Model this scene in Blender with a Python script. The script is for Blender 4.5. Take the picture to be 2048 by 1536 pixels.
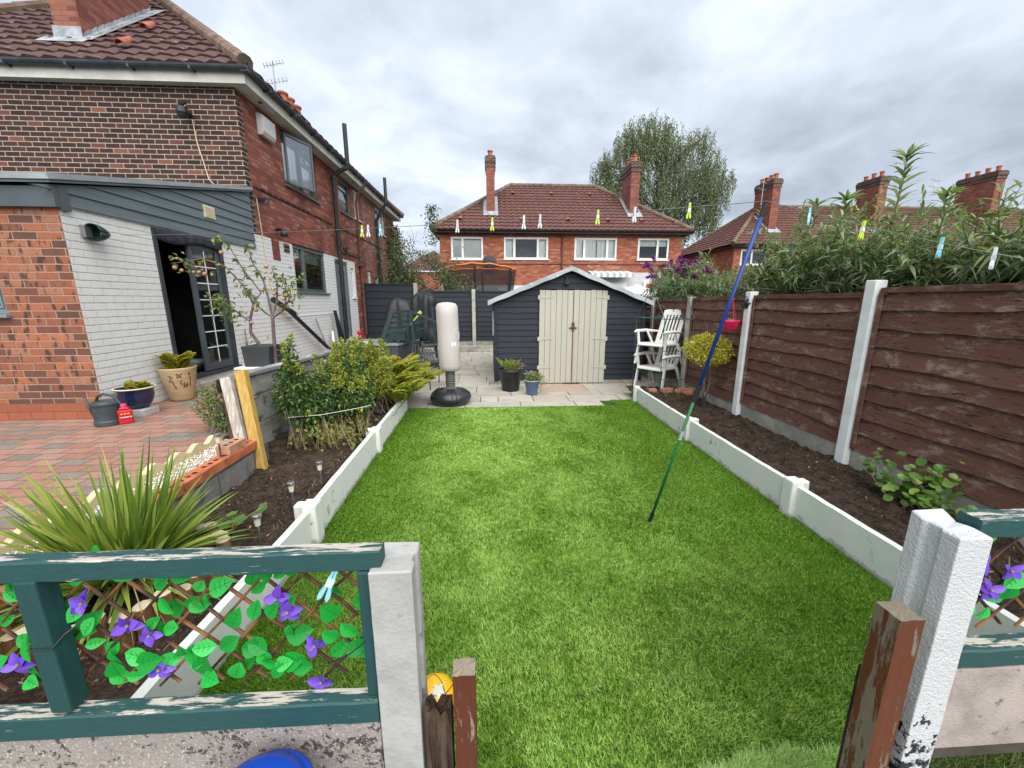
import bpy, math, random
import numpy as np
from mathutils import Vector, Matrix
R = math.radians
rng = np.random.default_rng(7); random.seed(7)
for o in list(bpy.data.objects): bpy.data.objects.remove(o)
sc = bpy.context.scene
COL = sc.collection
# ---------------------------------------------------------------- camera, sky, sun, exposure
cd = bpy.data.cameras.new("camera"); cam = bpy.data.objects.new("camera", cd); COL.objects.link(cam)
cam.location = (0, 0, 1.65); cam.rotation_euler = (R(90-12.0), 0, R(-3.16))
cd.sensor_width = 36; cd.lens = 13.71; cd.clip_start = .02; cd.clip_end = 2000
sc.camera = cam
SUN_EL, SUN_AZ = 48, 166      # degrees; azimuth clockwise from +Y (behind and right of the camera)
w = bpy.data.worlds.new("World"); sc.world = w; w.use_nodes = True
nt = w.node_tree; nt.nodes.clear()
def wn(t, **k):
    n = nt.nodes.new(t)
    for a, b in k.items(): setattr(n, a, b)
    return n
out = wn('ShaderNodeOutputWorld'); sky = wn('ShaderNodeTexSky', sky_type='NISHITA', sun_disc=False)
sky.sun_elevation = R(SUN_EL); sky.sun_rotation = R(SUN_AZ)
b1 = wn('ShaderNodeBackground'); b1.inputs[1].default_value = .1; nt.links.new(sky.outputs[0], b1.inputs[0])
tc = wn('ShaderNodeTexCoord'); sp = wn('ShaderNodeSeparateXYZ'); nt.links.new(tc.outputs['Generated'], sp.inputs[0])
def wm(op, a, b=None):
    n = wn('ShaderNodeMath', operation=op)
    for i, v in enumerate((a, b)):
        if v is None: continue
        if isinstance(v, (int, float)): n.inputs[i].default_value = v
        else: nt.links.new(v, n.inputs[i])
    return n.outputs[0]
zz = wm('ADD', wm('MAXIMUM', sp.outputs[2], 0.0), .22)
cb = wn('ShaderNodeCombineXYZ')
nt.links.new(wm('DIVIDE', sp.outputs[0], zz), cb.inputs[0]); nt.links.new(wm('DIVIDE', sp.outputs[1], zz), cb.inputs[1]); cb.inputs[2].default_value = 3.7
def wnoise(sc_, det, dist, rough=.55):
    n = wn('ShaderNodeTexNoise'); n.inputs['Scale'].default_value = sc_; n.inputs['Detail'].default_value = det
    n.inputs['Distortion'].default_value = dist; n.inputs['Roughness'].default_value = rough
    nt.links.new(cb.outputs[0], n.inputs['Vector']); return n.outputs[0]
mixv = wm('ADD', wm('MULTIPLY', wnoise(.8, 7, .6, .52), .68), wm('MULTIPLY', wnoise(2.6, 6, .3, .55), .35))
rp = wn('ShaderNodeValToRGB'); nt.links.new(mixv, rp.inputs[0])
e = rp.color_ramp.elements
e[0].position = .38; e[0].color = (.26, .295, .345, 1); e[1].position = .66; e[1].color = (.60, .65, .72, 1)
m_ = e.new(.48); m_.color = (.36, .40, .46, 1); m_ = e.new(.56); m_.color = (.46, .505, .575, 1)
b2 = wn('ShaderNodeBackground'); b2.inputs[1].default_value = 1.0; nt.links.new(rp.outputs[0], b2.inputs[0])
mx = wn('ShaderNodeMixShader'); mx.inputs[0].default_value = .93
nt.links.new(b1.outputs[0], mx.inputs[1]); nt.links.new(b2.outputs[0], mx.inputs[2]); nt.links.new(mx.outputs[0], out.inputs[0])
sd = bpy.data.lights.new("sun", 'SUN'); sun = bpy.data.objects.new("sun", sd); COL.objects.link(sun)
sd.energy = 3.1; sd.angle = R(80); sd.color = (1, .97, .92)
a_ = R(SUN_AZ); el = R(SUN_EL); dv = Vector((math.sin(a_)*math.cos(el), math.cos(a_)*math.cos(el), math.sin(el)))
sun.rotation_euler = dv.to_track_quat('Z', 'Y').to_euler(); sun.location = dv*30
sc.view_settings.view_transform = 'Standard'; sc.view_settings.look = 'None'
sc.view_settings.exposure = .88; sc.view_settings.gamma = 1
sc.render.engine = 'CYCLES'
sc.cycles.max_bounces = 6; sc.cycles.transparent_max_bounces = 12; sc.cycles.caustics_reflective = False; sc.cycles.caustics_refractive = False

# ---------------------------------------------------------------- mesh helpers
WL = {}
def tag(o, label=None, cat=None, group=None, kind=None):
    if label: o['label'] = label
    if cat: o['category'] = cat
    if group: o['group'] = group
    if kind: o['kind'] = kind
    return o
def empty(name, loc, label=None, cat=None, group=None):
    o = bpy.data.objects.new(name, None); COL.objects.link(o); o.location = loc; o.empty_display_size = .1
    WL[o.name] = Vector(loc)
    return tag(o, label, cat, group)
def link_mesh(name, me, mats, parent=None, origin=None):
    """origin is in world space; mesh data is already relative to it"""
    for m in (mats if isinstance(mats, (list, tuple)) else [mats]): me.materials.append(m)
    o = bpy.data.objects.new(name, me); COL.objects.link(o)
    org = Vector(origin) if origin is not None else (WL[parent.name] if parent else Vector((0, 0, 0)))
    WL[o.name] = org.copy()
    if parent: o.parent = parent; o.location = org - WL[parent.name]
    else: o.location = org
    return o
def nrm(v): 
    v = Vector(v); return v.normalized()
class MB:
    def __init__(s): s.v = []; s.f = []; s.m = []; s.mi = 0
    def add(s, vs, fs):
        b = len(s.v); s.v += [tuple(p) for p in vs]; s.f += [tuple(b+i for i in f) for f in fs]; s.m += [s.mi]*len(fs); return s
    def quad(s, *p): return s.add(p, [tuple(range(len(p)))])
    def box(s, x0, x1, y0, y1, z0, z1):
        return s.add([(x0,y0,z0),(x1,y0,z0),(x1,y1,z0),(x0,y1,z0),(x0,y0,z1),(x1,y0,z1),(x1,y1,z1),(x0,y1,z1)],
                     [(0,3,2,1),(4,5,6,7),(0,1,5,4),(1,2,6,5),(2,3,7,6),(3,0,4,7)])
    def obox(s, c, size, M):
        c = Vector(c); hx, hy, hz = [k/2 for k in size]
        vs = [c + M @ Vector(p) for p in [(-hx,-hy,-hz),(hx,-hy,-hz),(hx,hy,-hz),(-hx,hy,-hz),(-hx,-hy,hz),(hx,-hy,hz),(hx,hy,hz),(-hx,hy,hz)]]
        return s.add(vs, [(0,3,2,1),(4,5,6,7),(0,1,5,4),(1,2,6,5),(2,3,7,6),(3,0,4,7)])
    def beam(s, a, b, w, h, up=(0,0,1)):
        a = Vector(a); b = Vector(b); d = (b-a); L = d.length; d.normalize(); up = Vector(up)
        x = d.cross(up).normalized(); u = x.cross(d)
        M = Matrix((x, d, u)).transposed()
        return s.obox((a+b)/2, (w, L, h), M)
    def tube(s, pts, r, n=8, cap=True):
        pts = [Vector(p) for p in pts]; k = len(pts)
        rs = r if isinstance(r, (list, tuple)) else [r]*k
        vs = []; prev = None
        for i, p in enumerate(pts):
            t = (pts[min(i+1, k-1)]-pts[max(i-1, 0)]); t = t.normalized() if t.length > 1e-9 else Vector((0,0,1))
            if prev is None: x = t.orthogonal().normalized()
            else:
                x = prev - t*prev.dot(t); x = x.normalized() if x.length > 1e-6 else t.orthogonal().normalized()
            prev = x; y = t.cross(x)
            for j in range(n):
                a = 2*math.pi*j/n; vs.append(p + (x*math.cos(a)+y*math.sin(a))*rs[i])
        fs = [(i*n+j, i*n+(j+1) % n, (i+1)*n+(j+1) % n, (i+1)*n+j) for i in range(k-1) for j in range(n)]
        if cap: fs += [tuple(range(n-1, -1, -1)), tuple((k-1)*n+j for j in range(n))]
        return s.add(vs, fs)
    def lathe(s, c, prof, n=24, sx=1, sy=1, cap=True):
        c = Vector(c); vs = []
        for r_, z in prof:
            for j in range(n):
                a = 2*math.pi*j/n; vs.append(c+Vector((r_*math.cos(a)*sx, r_*math.sin(a)*sy, z)))
        k = len(prof)
        fs = [(i*n+j, i*n+(j+1) % n, (i+1)*n+(j+1) % n, (i+1)*n+j) for i in range(k-1) for j in range(n)]
        if cap: fs += [tuple(range(n-1, -1, -1)), tuple((k-1)*n+j for j in range(n))]
        return s.add(vs, fs)
    def prism(s, poly, axis, a0, a1):
        """poly in the two other axes order: axis 'y' -> (x,z), 'x' -> (y,z), 'z' -> (x,y)"""
        def P(p, a): return (p[0], a, p[1]) if axis == 'y' else ((a, p[0], p[1]) if axis == 'x' else (p[0], p[1], a))
        n = len(poly); vs = [P(p, a0) for p in poly]+[P(p, a1) for p in poly]
        return s.add(vs, [tuple(range(n)), tuple(range(2*n-1, n-1, -1))]+[(i, i+n, (i+1) % n+n, (i+1) % n) for i in range(n)])
    def grid(s, P, nu, nv):
        vs = [P(i/nu, j/nv) for j in range(nv+1) for i in range(nu+1)]
        return s.add(vs, [(j*(nu+1)+i, j*(nu+1)+i+1, (j+1)*(nu+1)+i+1, (j+1)*(nu+1)+i) for j in range(nv) for i in range(nu)])
    def bounds(s):
        a = np.array(s.v); return a.min(0), a.max(0)
    def build(s, name, mats, parent=None, bevel=0, smooth=False, recalc=True, top=False, sub=0, solid=0):
        if parent is not None: org = WL[parent.name]
        else:
            lo, hi = s.bounds(); org = Vector(((lo[0]+hi[0])/2, (lo[1]+hi[1])/2, lo[2]))
        me = bpy.data.meshes.new(name)
        a = np.array(s.v, dtype=float) - np.array(org)
        me.from_pydata(a.tolist(), [], s.f); me.update()
        if recalc:
            import bmesh
            bm = bmesh.new(); bm.from_mesh(me); bmesh.ops.recalc_face_normals(bm, faces=bm.faces); bm.to_mesh(me); bm.free()
        mats = mats if isinstance(mats, (list, tuple)) else [mats]
        if len(mats) > 1: me.polygons.foreach_set('material_index', s.m)
        if smooth: me.polygons.foreach_set('use_smooth', [True]*len(me.polygons))
        o = link_mesh(name, me, mats, parent, org)
        if solid:
            q = o.modifiers.new('solid', 'SOLIDIFY'); q.thickness = solid; q.offset = 0
        if bevel:
            q = o.modifiers.new('bevel', 'BEVEL'); q.width = bevel; q.segments = 2; q.limit_method = 'ANGLE'; q.angle_limit = R(40)
        if sub:
            q = o.modifiers.new('sub', 'SUBSURF'); q.levels = sub; q.render_levels = sub
        return o
def np_mesh(name, verts, faces3, mats, parent=None, quads=False, smooth=False):
    verts = np.asarray(verts, dtype=np.float32).reshape(-1, 3); faces = np.asarray(faces3, dtype=np.int32)
    k = faces.shape[1]
    if parent is not None: org = WL[parent.name]
    else:
        lo = verts.min(0); hi = verts.max(0); org = Vector((float(lo[0]+hi[0])/2, float(lo[1]+hi[1])/2, float(lo[2])))
    v = verts - np.array(org, dtype=np.float32)
    me = bpy.data.meshes.new(name); me.vertices.add(len(v)); me.vertices.foreach_set('co', v.ravel())
    me.loops.add(faces.size); me.loops.foreach_set('vertex_index', faces.ravel())
    me.polygons.add(len(faces)); me.polygons.foreach_set('loop_start', np.arange(0, faces.size, k, dtype=np.int32))
    me.update(calc_edges=True); me.validate()
    return link_mesh(name, me, mats, parent, org)
def norm_rows(a): return a/np.maximum(np.linalg.norm(a, axis=1, keepdims=True), 1e-9)
def leaf_arrays(pos, d, L, W, droop=.15, fold=.25):
    """leaf-shaped folded pair of triangles per leaf"""
    n = len(pos); d = norm_rows(np.asarray(d, float)); pos = np.asarray(pos, float)
    L = np.broadcast_to(L, (n,))[:, None]; W = np.broadcast_to(W, (n,))[:, None]
    rnd = norm_rows(rng.normal(size=(n, 3))*.55+np.array([0, 0, 1.0]))
    side = norm_rows(np.cross(d, rnd)); up = np.cross(side, d)
    mid = pos + d*L*.45
    V = np.stack([pos, mid+side*W/2+up*W*fold, mid-side*W/2+up*W*fold, pos+d*L-np.array([0, 0, 1])*L*droop], 1)
    b = np.arange(n)[:, None]*4
    F = np.concatenate([b+np.array([[0, 1, 3]]), b+np.array([[0, 3, 2]])])
    return V.reshape(-1, 3), F
def blade_arrays(pos, d, L, W, bend, seg=5, taper=1.0, end=None):
    """long curved blades: start direction d, bending by gravity amount bend"""
    n = len(pos); d = norm_rows(np.asarray(d, float)); pos = np.asarray(pos, float)
    L = np.broadcast_to(L, (n,))[:, None]; W = np.broadcast_to(W, (n,))[:, None]; bend = np.broadcast_to(bend, (n,))[:, None]
    side = norm_rows(np.cross(d, np.array([0, 0, 1.0])+rng.normal(size=(n, 3))*.25))
    P = []; 
    for i in range(seg+1):
        t = i/seg
        c = pos+d*L*t - np.array([0, 0, 1])*bend*L*t*t
        wd = W*(1-t**2.2*taper)*(.55+.9*min(t*3, .5))
        if i == seg: wd = W*.03
        P += [c-side*wd/2, c+side*wd/2]
    V = np.stack(P, 1); k = 2*(seg+1)
    b = np.arange(n)[:, None]*k
    F = np.concatenate([b+np.array([[2*i, 2*i+1, 2*i+3, 2*i+2]]) for i in range(seg)])
    return V.reshape(-1, 3), F
def cat(arrs):
    Vs = []; Fs = []; o = 0
    for V, F in arrs: Vs.append(V); Fs.append(F+o); o += len(V)
    return np.concatenate(Vs), np.concatenate(Fs)

# ---------------------------------------------------------------- material helpers
class NT:
    def __init__(s, name):
        s.m = bpy.data.materials.new(name); s.m.use_nodes = True; s.t = s.m.node_tree; s.t.nodes.clear()
        s.out = s.t.nodes.new('ShaderNodeOutputMaterial')
    def n(s, typ, **k):
        q = s.t.nodes.new(typ)
        for a, b in k.items(): setattr(q, a, b)
        return q
    def set(s, sock, v):
        if isinstance(v, bpy.types.NodeSocket): s.t.links.new(v, sock)
        elif isinstance(v, (tuple, list)) and len(v) == 3 and sock.type == 'RGBA': sock.default_value = (*v, 1)
        else: sock.default_value = v
    def math(s, op, a, b=None, c=None, clamp=False):
        q = s.n('ShaderNodeMath', operation=op, use_clamp=clamp)
        for i, v in enumerate((a, b, c)):
            if v is not None: s.set(q.inputs[i], v)
        return q.outputs[0]
    def mix(s, f, a, b, mode='MIX'):
        q = s.n('ShaderNodeMix', data_type='RGBA', blend_type=mode)
        s.set(q.inputs[0], f); s.set(q.inputs[6], a); s.set(q.inputs[7], b); return q.outputs[2]
    def coord(s): return s.n('ShaderNodeTexCoord').outputs['Object']
    def vec(s, v, sc_=(1, 1, 1)):
        q = s.n('ShaderNodeMapping'); s.t.links.new(v, q.inputs[0]); q.inputs['Scale'].default_value = sc_; return q.outputs[0]
    def noise(s, v, scale, det=3, rough=.6, dist=0):
        q = s.n('ShaderNodeTexNoise'); s.set(q.inputs['Vector'], v); q.inputs['Scale'].default_value = scale
        q.inputs['Detail'].default_value = det; q.inputs['Roughness'].default_value = rough; q.inputs['Distortion'].default_value = dist
        return q.outputs[0]
    def smooth(s, x, a, b):
        q = s.n('ShaderNodeMapRange', interpolation_type='SMOOTHSTEP'); s.set(q.inputs[0], x); q.inputs[1].default_value = a; q.inputs[2].default_value = b; return q.outputs[0]
    def ramp(s, x, stops, const=False):
        q = s.n('ShaderNodeValToRGB'); s.set(q.inputs[0], x); r = q.color_ramp
        if const: r.interpolation = 'CONSTANT'
        r.elements[0].position = stops[0][0]; r.elements[0].color = (*stops[0][1], 1)
        r.elements[1].position = stops[-1][0]; r.elements[1].color = (*stops[-1][1], 1)
        for p, c in stops[1:-1]: e = r.elements.new(p); e.color = (*c, 1)
        return q.outputs[0]
    def bump(s, h, st=.3, dist=.01, nrm=None):
        q = s.n('ShaderNodeBump'); s.set(q.inputs['Height'], h); q.inputs['Strength'].default_value = st; q.inputs['Distance'].default_value = dist
        if nrm is not None: s.set(q.inputs['Normal'], nrm)
        return q.outputs[0]
    def bsdf(s, col, rough=.6, metal=0, spec=.35, normal=None, extra=None):
        q = s.n('ShaderNodeBsdfPrincipled'); s.set(q.inputs['Base Color'], col); s.set(q.inputs['Roughness'], rough); s.set(q.inputs['Metallic'], metal)
        q.inputs['Specular IOR Level'].default_value = spec
        if normal is not None: s.set(q.inputs['Normal'], normal)
        return q
    def finish(s, sh): s.t.links.new(sh.outputs[0] if hasattr(sh, 'outputs') else sh, s.out.inputs[0]); return s.m
def mulc(c, k): return tuple(min(1, x*k) for x in c)
def MAT(name, col, rough=.6, var=.2, scale=5, stretch=(1, 1, 1), bump=.15, bs=60, metal=0, spec=.35, isl=0, col2=None, spots=None, det=4):
    g = NT(name); c = g.coord(); v = g.vec(c, stretch)
    n = g.noise(v, scale, det)
    a = mulc(col, 1-var); b = col2 if col2 else mulc(col, 1+var)
    base = g.mix(g.smooth(n, .32, .68), a, b)
    if spots:   # (colour, threshold, scale)
        base = g.mix(g.smooth(g.noise(v, spots[2], 5, .65), spots[1], spots[1]+.06), base, spots[0])
    if isl:
        r = g.n('ShaderNodeNewGeometry').outputs['Random Per Island']
        base = g.mix(1.0, base, g.ramp(r, [(0, (1-isl,)*3), (1, (1+isl*.0,)*3)]), 'MULTIPLY')
    nm = g.bump(g.noise(v, bs, 4, .65), bump, .004) if bump else None
    return g.finish(g.bsdf(base, rough, metal, spec, nm))
def LEAF(name, c1, c2, c3=None, trans=.35, rough=.5, big=0, bigscale=1.2):
    g = NT(name); r = g.n('ShaderNodeNewGeometry').outputs['Random Per Island']
    col = g.ramp(r, [(0, c1), (.6, c2), (1, c3 or mulc(c2, 1.3))])
    if big: col = g.mix(g.smooth(g.noise(g.coord(), bigscale, 3), .42, .62), col, big)
    p = g.bsdf(col, rough, 0, .4); t = g.n('ShaderNodeBsdfTranslucent'); g.set(t.inputs[0], g.mix(1.0, col, (1.0, 1.0, .5), 'MULTIPLY'))
    m = g.n('ShaderNodeMixShader'); m.inputs[0].default_value = trans
    g.t.links.new(p.outputs[0], m.inputs[1]); g.t.links.new(t.outputs[0], m.inputs[2]); return g.finish(m)
def BRICK(name, stops, mortar, bw=.225, bh=.075, mw=.010, mode='wall', marks=0, mottle=.25, rough=.8, bump=.6, soot=None, off=.5, peel=None, zoff=0, white=None):
    """running-bond masonry computed per brick: colour by a random number of each brick"""
    g = NT(name); c = g.coord(); s = g.n('ShaderNodeSeparateXYZ'); g.set(s.inputs[0], c)
    if mode == 'wall':
        nn = g.n('ShaderNodeSeparateXYZ'); g.set(nn.inputs[0], g.n('ShaderNodeNewGeometry').outputs['True Normal'])
        isx = g.math('GREATER_THAN', g.math('ABSOLUTE', nn.outputs[0]), .7)
        q = g.n('ShaderNodeMix', data_type='FLOAT'); g.set(q.inputs[0], isx); g.set(q.inputs[2], s.outputs[0]); g.set(q.inputs[3], s.outputs[1])
        u, v = q.outputs[0], g.math('ADD', s.outputs[2], zoff)
    elif mode == 'floor': u, v = s.outputs[0], s.outputs[1]
    wob = g.math('MULTIPLY', g.math('SUBTRACT', g.noise(c, 14, 2), .5), .009)
    v = g.math('ADD', v, wob); u = g.math('ADD', u, wob)
    rv = g.math('DIVIDE', v, bh); row = g.math('FLOOR', rv); fv = g.math('SUBTRACT', rv, row)
    uu = g.math('ADD', g.math('DIVIDE', u, bw), g.math('MULTIPLY', g.math('MODULO', g.math('ABSOLUTE', row), 2.0), off))
    col = g.math('FLOOR', uu); fu = g.math('SUBTRACT', uu, col)
    cb = g.n('ShaderNodeCombineXYZ'); g.set(cb.inputs[0], col); g.set(cb.inputs[1], row)
    wnz = g.n('ShaderNodeTexWhiteNoise', noise_dimensions='2D'); g.set(wnz.inputs['Vector'], cb.outputs[0]); r = wnz.outputs['Value']
    du = g.math('MULTIPLY', g.math('MINIMUM', fu, g.math('SUBTRACT', 1.0, fu)), bw)
    dvv = g.math('MULTIPLY', g.math('MINIMUM', fv, g.math('SUBTRACT', 1.0, fv)), bh)
    dd = g.math('MINIMUM', du, dvv)
    dd = g.math('ADD', dd, g.math('MULTIPLY', g.math('SUBTRACT', g.noise(c, 70, 2), .5), .004))
    brick = g.smooth(dd, mw*.35, mw*.75)
    bc = g.ramp(r, stops)
    bc = g.mix(g.math('MULTIPLY', g.noise(c, 22, 4, .7), mottle*2), bc, g.mix(1.0, bc, (.45, .42, .42), 'MULTIPLY'))
    if marks:
        # burnt kiss marks: dark vertical smudges on some of the bricks
        mk = g.math('MULTIPLY', g.smooth(g.noise(g.vec(c, (1, 1, .35)), 17, 2, .5), .53, .63), g.math('GREATER_THAN', wnz.outputs['Value'], .3))
        bc = g.mix(g.math('MULTIPLY', mk, marks), bc, (.035, .025, .025))
    if white is not None:      # paint over brick: only the bed joints stay dark
        bedd = g.math('ADD', dvv, g.math('MULTIPLY', g.math('SUBTRACT', g.noise(c, 30, 3), .5), .006))
        bed = g.smooth(bedd, .0008, .0042)
        headj = g.smooth(du, .0, .006)
        full = g.mix(g.math('ADD', g.math('MULTIPLY', headj, .35), .65), (0.28, .29, .29), g.mix(g.noise(c, 9, 4, .7), white, mulc(white, .82)))
        full = g.mix(bed, mulc(white, .22), full)
        full = g.mix(g.smooth(g.noise(c, 5, 5, .75), .66, .70), full, (.40, .20, .15))
    else:
        mc = g.mix(g.noise(c, 3, 3), mulc(mortar, .7), mulc(mortar, 1.15))
        full = g.mix(brick, mc, bc)
    if soot: full = g.mix(g.math('MULTIPLY', g.smooth(g.noise(c, soot[0], 3), .5, .72), soot[1]), full, mulc(soot[2], 1))
    h = g.math('ADD', g.math('MULTIPLY', brick, 1.0), g.math('MULTIPLY', g.noise(c, 45, 4, .7), .5))
    return g.finish(g.bsdf(full, rough, 0, .25, g.bump(h, bump, .006)))
def GLASS(name='window_glass_mat', tint=(.75, .82, .82), gloss=.2):
    g = NT(name); t = g.n('ShaderNodeBsdfTransparent'); g.set(t.inputs[0], tint)
    gl = g.n('ShaderNodeBsdfGlossy'); gl.inputs['Roughness'].default_value = .03; g.set(gl.inputs[0], (.9, .93, .95))
    fr = g.n('ShaderNodeFresnel'); fr.inputs[0].default_value = 1.5
    f = g.math('ADD', g.math('MULTIPLY', fr.outputs[0], 1.1), gloss*.5, clamp=True)
    m = g.n('ShaderNodeMixShader'); g.set(m.inputs[0], f); g.t.links.new(t.outputs[0], m.inputs[1]); g.t.links.new(gl.outputs[0], m.inputs[2])
    return g.finish(m)
def PAINTWOOD(name, col, bare, thr=.62, stretch=(1.5, 12, 12), topthr=.5, rough=.55, sc_=3.0, side=0):
    """painted timber, flaking more on faces that look up"""
    g = NT(name); c = g.coord(); v = g.vec(c, stretch); nz = g.n('ShaderNodeSeparateXYZ'); g.set(nz.inputs[0], g.n('ShaderNodeNewGeometry').outputs['Normal'])
    up = g.smooth(nz.outputs[2], .5, .9)
    n = g.math('ADD', g.noise(v, sc_, 8, .72), g.math('MULTIPLY', up, thr-topthr))
    if side: n = g.math('ADD', n, g.math('MULTIPLY', g.math('LESS_THAN', nz.outputs[0], -.6), side))
    f = g.smooth(n, thr, thr+.04)
    gr = g.noise(v, sc_*4, 3)
    pc = g.mix(gr, mulc(col, .7), mulc(col, 1.25)); bc = g.mix(g.noise(v, sc_*6, 4), mulc(bare, .55), mulc(bare, 1.15))
    nm = g.bump(g.math('SUBTRACT', g.math('MULTIPLY', gr, .5), f), .5, .003)
    return g.finish(g.bsdf(g.mix(f, pc, bc), rough, 0, .3, nm))
# ---------------------------------------------------------------- materials
m_gable = BRICK('dark_gable_brick', [(0, (.040,.022,.021)), (.5, (.062,.032,.029)), (.92, (.095,.042,.034)), (.98, (.17,.065,.045)), (1, (.26,.10,.065))], (.42,.35,.27), mw=.0105, mottle=.35)
m_side = BRICK('red_side_brick', [(0, (.20,.062,.044)), (.5, (.285,.095,.062)), (.85, (.36,.13,.085)), (1, (.36,.20,.15))], (.115,.06,.048), mw=.010, mottle=.3, soot=(1.1, .45, (.06,.03,.028)))
m_side2 = BRICK('neighbour_brick', [(0, (.16,.05,.036)), (.6, (.27,.085,.055)), (1, (.34,.16,.12))], (.44,.34,.27), mw=.011, mottle=.3)
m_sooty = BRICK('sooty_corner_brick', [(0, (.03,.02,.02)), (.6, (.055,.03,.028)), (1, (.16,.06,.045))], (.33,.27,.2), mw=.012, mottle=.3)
m_white = BRICK('white_painted_brick', [(0, (.7,.7,.7)), (1, (.8,.8,.8))], (.5,.5,.5), white=(.72,.725,.70), bump=.45, rough=.65, mottle=.1)
m_ext = BRICK('mixed_extension_brick', [(0, (.13,.07,.055)), (.25, (.21,.085,.058)), (.5, (.32,.12,.070)), (.75, (.42,.155,.08)), (.93, (.36,.18,.12)), (1, (.55,.17,.07))], (.33,.23,.16), mw=.0105, mottle=.4, marks=.8, bump=.8)
m_plinth = BRICK('smooth_red_plinth_brick', [(0, (.28,.085,.05)), (1, (.34,.11,.06))], (.17,.09,.06), bh=.085, mw=.007, mottle=.15)
m_mid = BRICK('orange_house_brick', [(0, (.27,.075,.04)), (.5, (.36,.11,.06)), (.85, (.43,.15,.08)), (1, (.46,.25,.16))], (.27,.14,.10), mw=.010, mottle=.25, soot=(.7, .3, (.16,.05,.03)))
m_greyw = BRICK('grey_painted_brick', [(0, (.5,.51,.55)), (1, (.56,.57,.6))], (.42,.43,.46), mw=.008, mottle=.05, bump=.2)
m_chim = BRICK('chimney_brick', [(0, (.19,.062,.047)), (.5, (.26,.09,.063)), (1, (.34,.13,.085))], (.18,.10,.08), mw=.009, mottle=.3)
m_paver = BRICK('block_paving', [(0, (.24,.21,.18)), (.28, (.30,.25,.21)), (.32, (.37,.185,.135)), (.7, (.43,.23,.17)), (1, (.42,.26,.20))], (.13,.11,.09), bw=.205, bh=.125, mw=.010, mode='floor', mottle=.45, rough=.85, bump=.5, off=.5)
m_block = BRICK('stained_concrete_block', [(0, (.16,.16,.155)), (1, (.27,.26,.245))], (.10,.10,.10), bw=.45, bh=.22, mw=.012, mottle=.5, soot=(6, .6, (.055,.06,.065)))
def TILE(name, a, b):
    g = NT(name); c = g.coord(); r = g.n('ShaderNodeNewGeometry').outputs['Random Per Island']
    base = g.mix(g.noise(c, 2.2, 5, .65), a, b); base = g.mix(g.smooth(g.noise(c, 26, 4, .7), .4, .7), base, g.mix(1.0, base, (.62,.62,.64), 'MULTIPLY'))
    base = g.mix(g.math('MULTIPLY', g.smooth(g.noise(c, 7, 4), .58, .7), .5), base, (.27,.22,.17))
    return g.finish(g.bsdf(base, .85, 0, .2, g.bump(g.noise(c, 50, 3), .3, .005)))
m_tile = TILE('brown_concrete_tile', (.070,.040,.038), (.140,.082,.076))
m_tile2 = TILE('red_brown_far_tile', (.10,.046,.040), (.175,.085,.072))
m_hip = MAT('mossy_ridge_tile', (.155,.105,.08), .9, .35, 4, spots=((.11,.11,.06), .55, 6))
m_terra = MAT('terracotta', (.34,.11,.065), .8, .25, 6)
m_lead = MAT('lead_flashing', (.33,.36,.38), .5, .3, 5, metal=.3)
m_wpvc = MAT('white_pvc', (.72,.72,.70), .4, .05, 3, bump=0)
m_soff = MAT('white_soffit_board', (.55,.54,.49), .6, .12, 3, bump=0)
m_gpvc = MAT('grey_green_window_frame', (.105,.135,.135), .4, .1, 4, bump=0)
m_black = MAT('black_plastic', (.018,.019,.021), .4, .3, 5, bump=.05)
m_gutter = MAT('dark_grey_gutter', (.045,.055,.065), .45, .3, 4, bump=.05)
m_clad = MAT('grey_painted_cladding', (.115,.145,.155), .55, .14, 2, (1, .6, 6), bump=.2)
m_clad_d = MAT('dark_grey_fascia', (.065,.082,.09), .5, .15, 2, bump=.1)
m_rust = MAT('rusty_iron_pipe', (.10,.05,.04), .8, .4, 8)
m_room = MAT('dark_room', (.055,.052,.055), .9, .3, 2, bump=0)
m_curt = MAT('pale_curtain', (.85,.86,.84), .9, .08, 20, (1, 1, .1), bump=0)
m_blind = MAT('roller_blind', (.62,.66,.62), .9, .05, 3, bump=0)
m_glass = GLASS(gloss=.3); m_glass3 = GLASS('reflective_glass', (.95,.97,.97), gloss=.45); m_glassf = GLASS('far_window_glass', (.9,.93,.93), gloss=.10); m_glass2 = GLASS('patio_door_glass', (.55,.6,.62), .10)
m_dark = MAT('charcoal_frame', (.035,.042,.05), .45, .2, 4, bump=0)
m_door = MAT('blue_grey_door', (.16,.20,.205), .5, .1, 3, bump=0)
m_cream = MAT('cream_plastic', (.62,.57,.40), .5, .08, 4, bump=0)
m_greenpl = MAT('dark_green_plastic', (.012,.035,.026), .35, .25, 6, bump=.1)
m_alu = MAT('galvanised_metal', (.42,.43,.44), .35, .2, 6, metal=.8)
m_cable = MAT('cream_cable', (.62,.50,.33), .6, .1, 5, bump=0)

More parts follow.
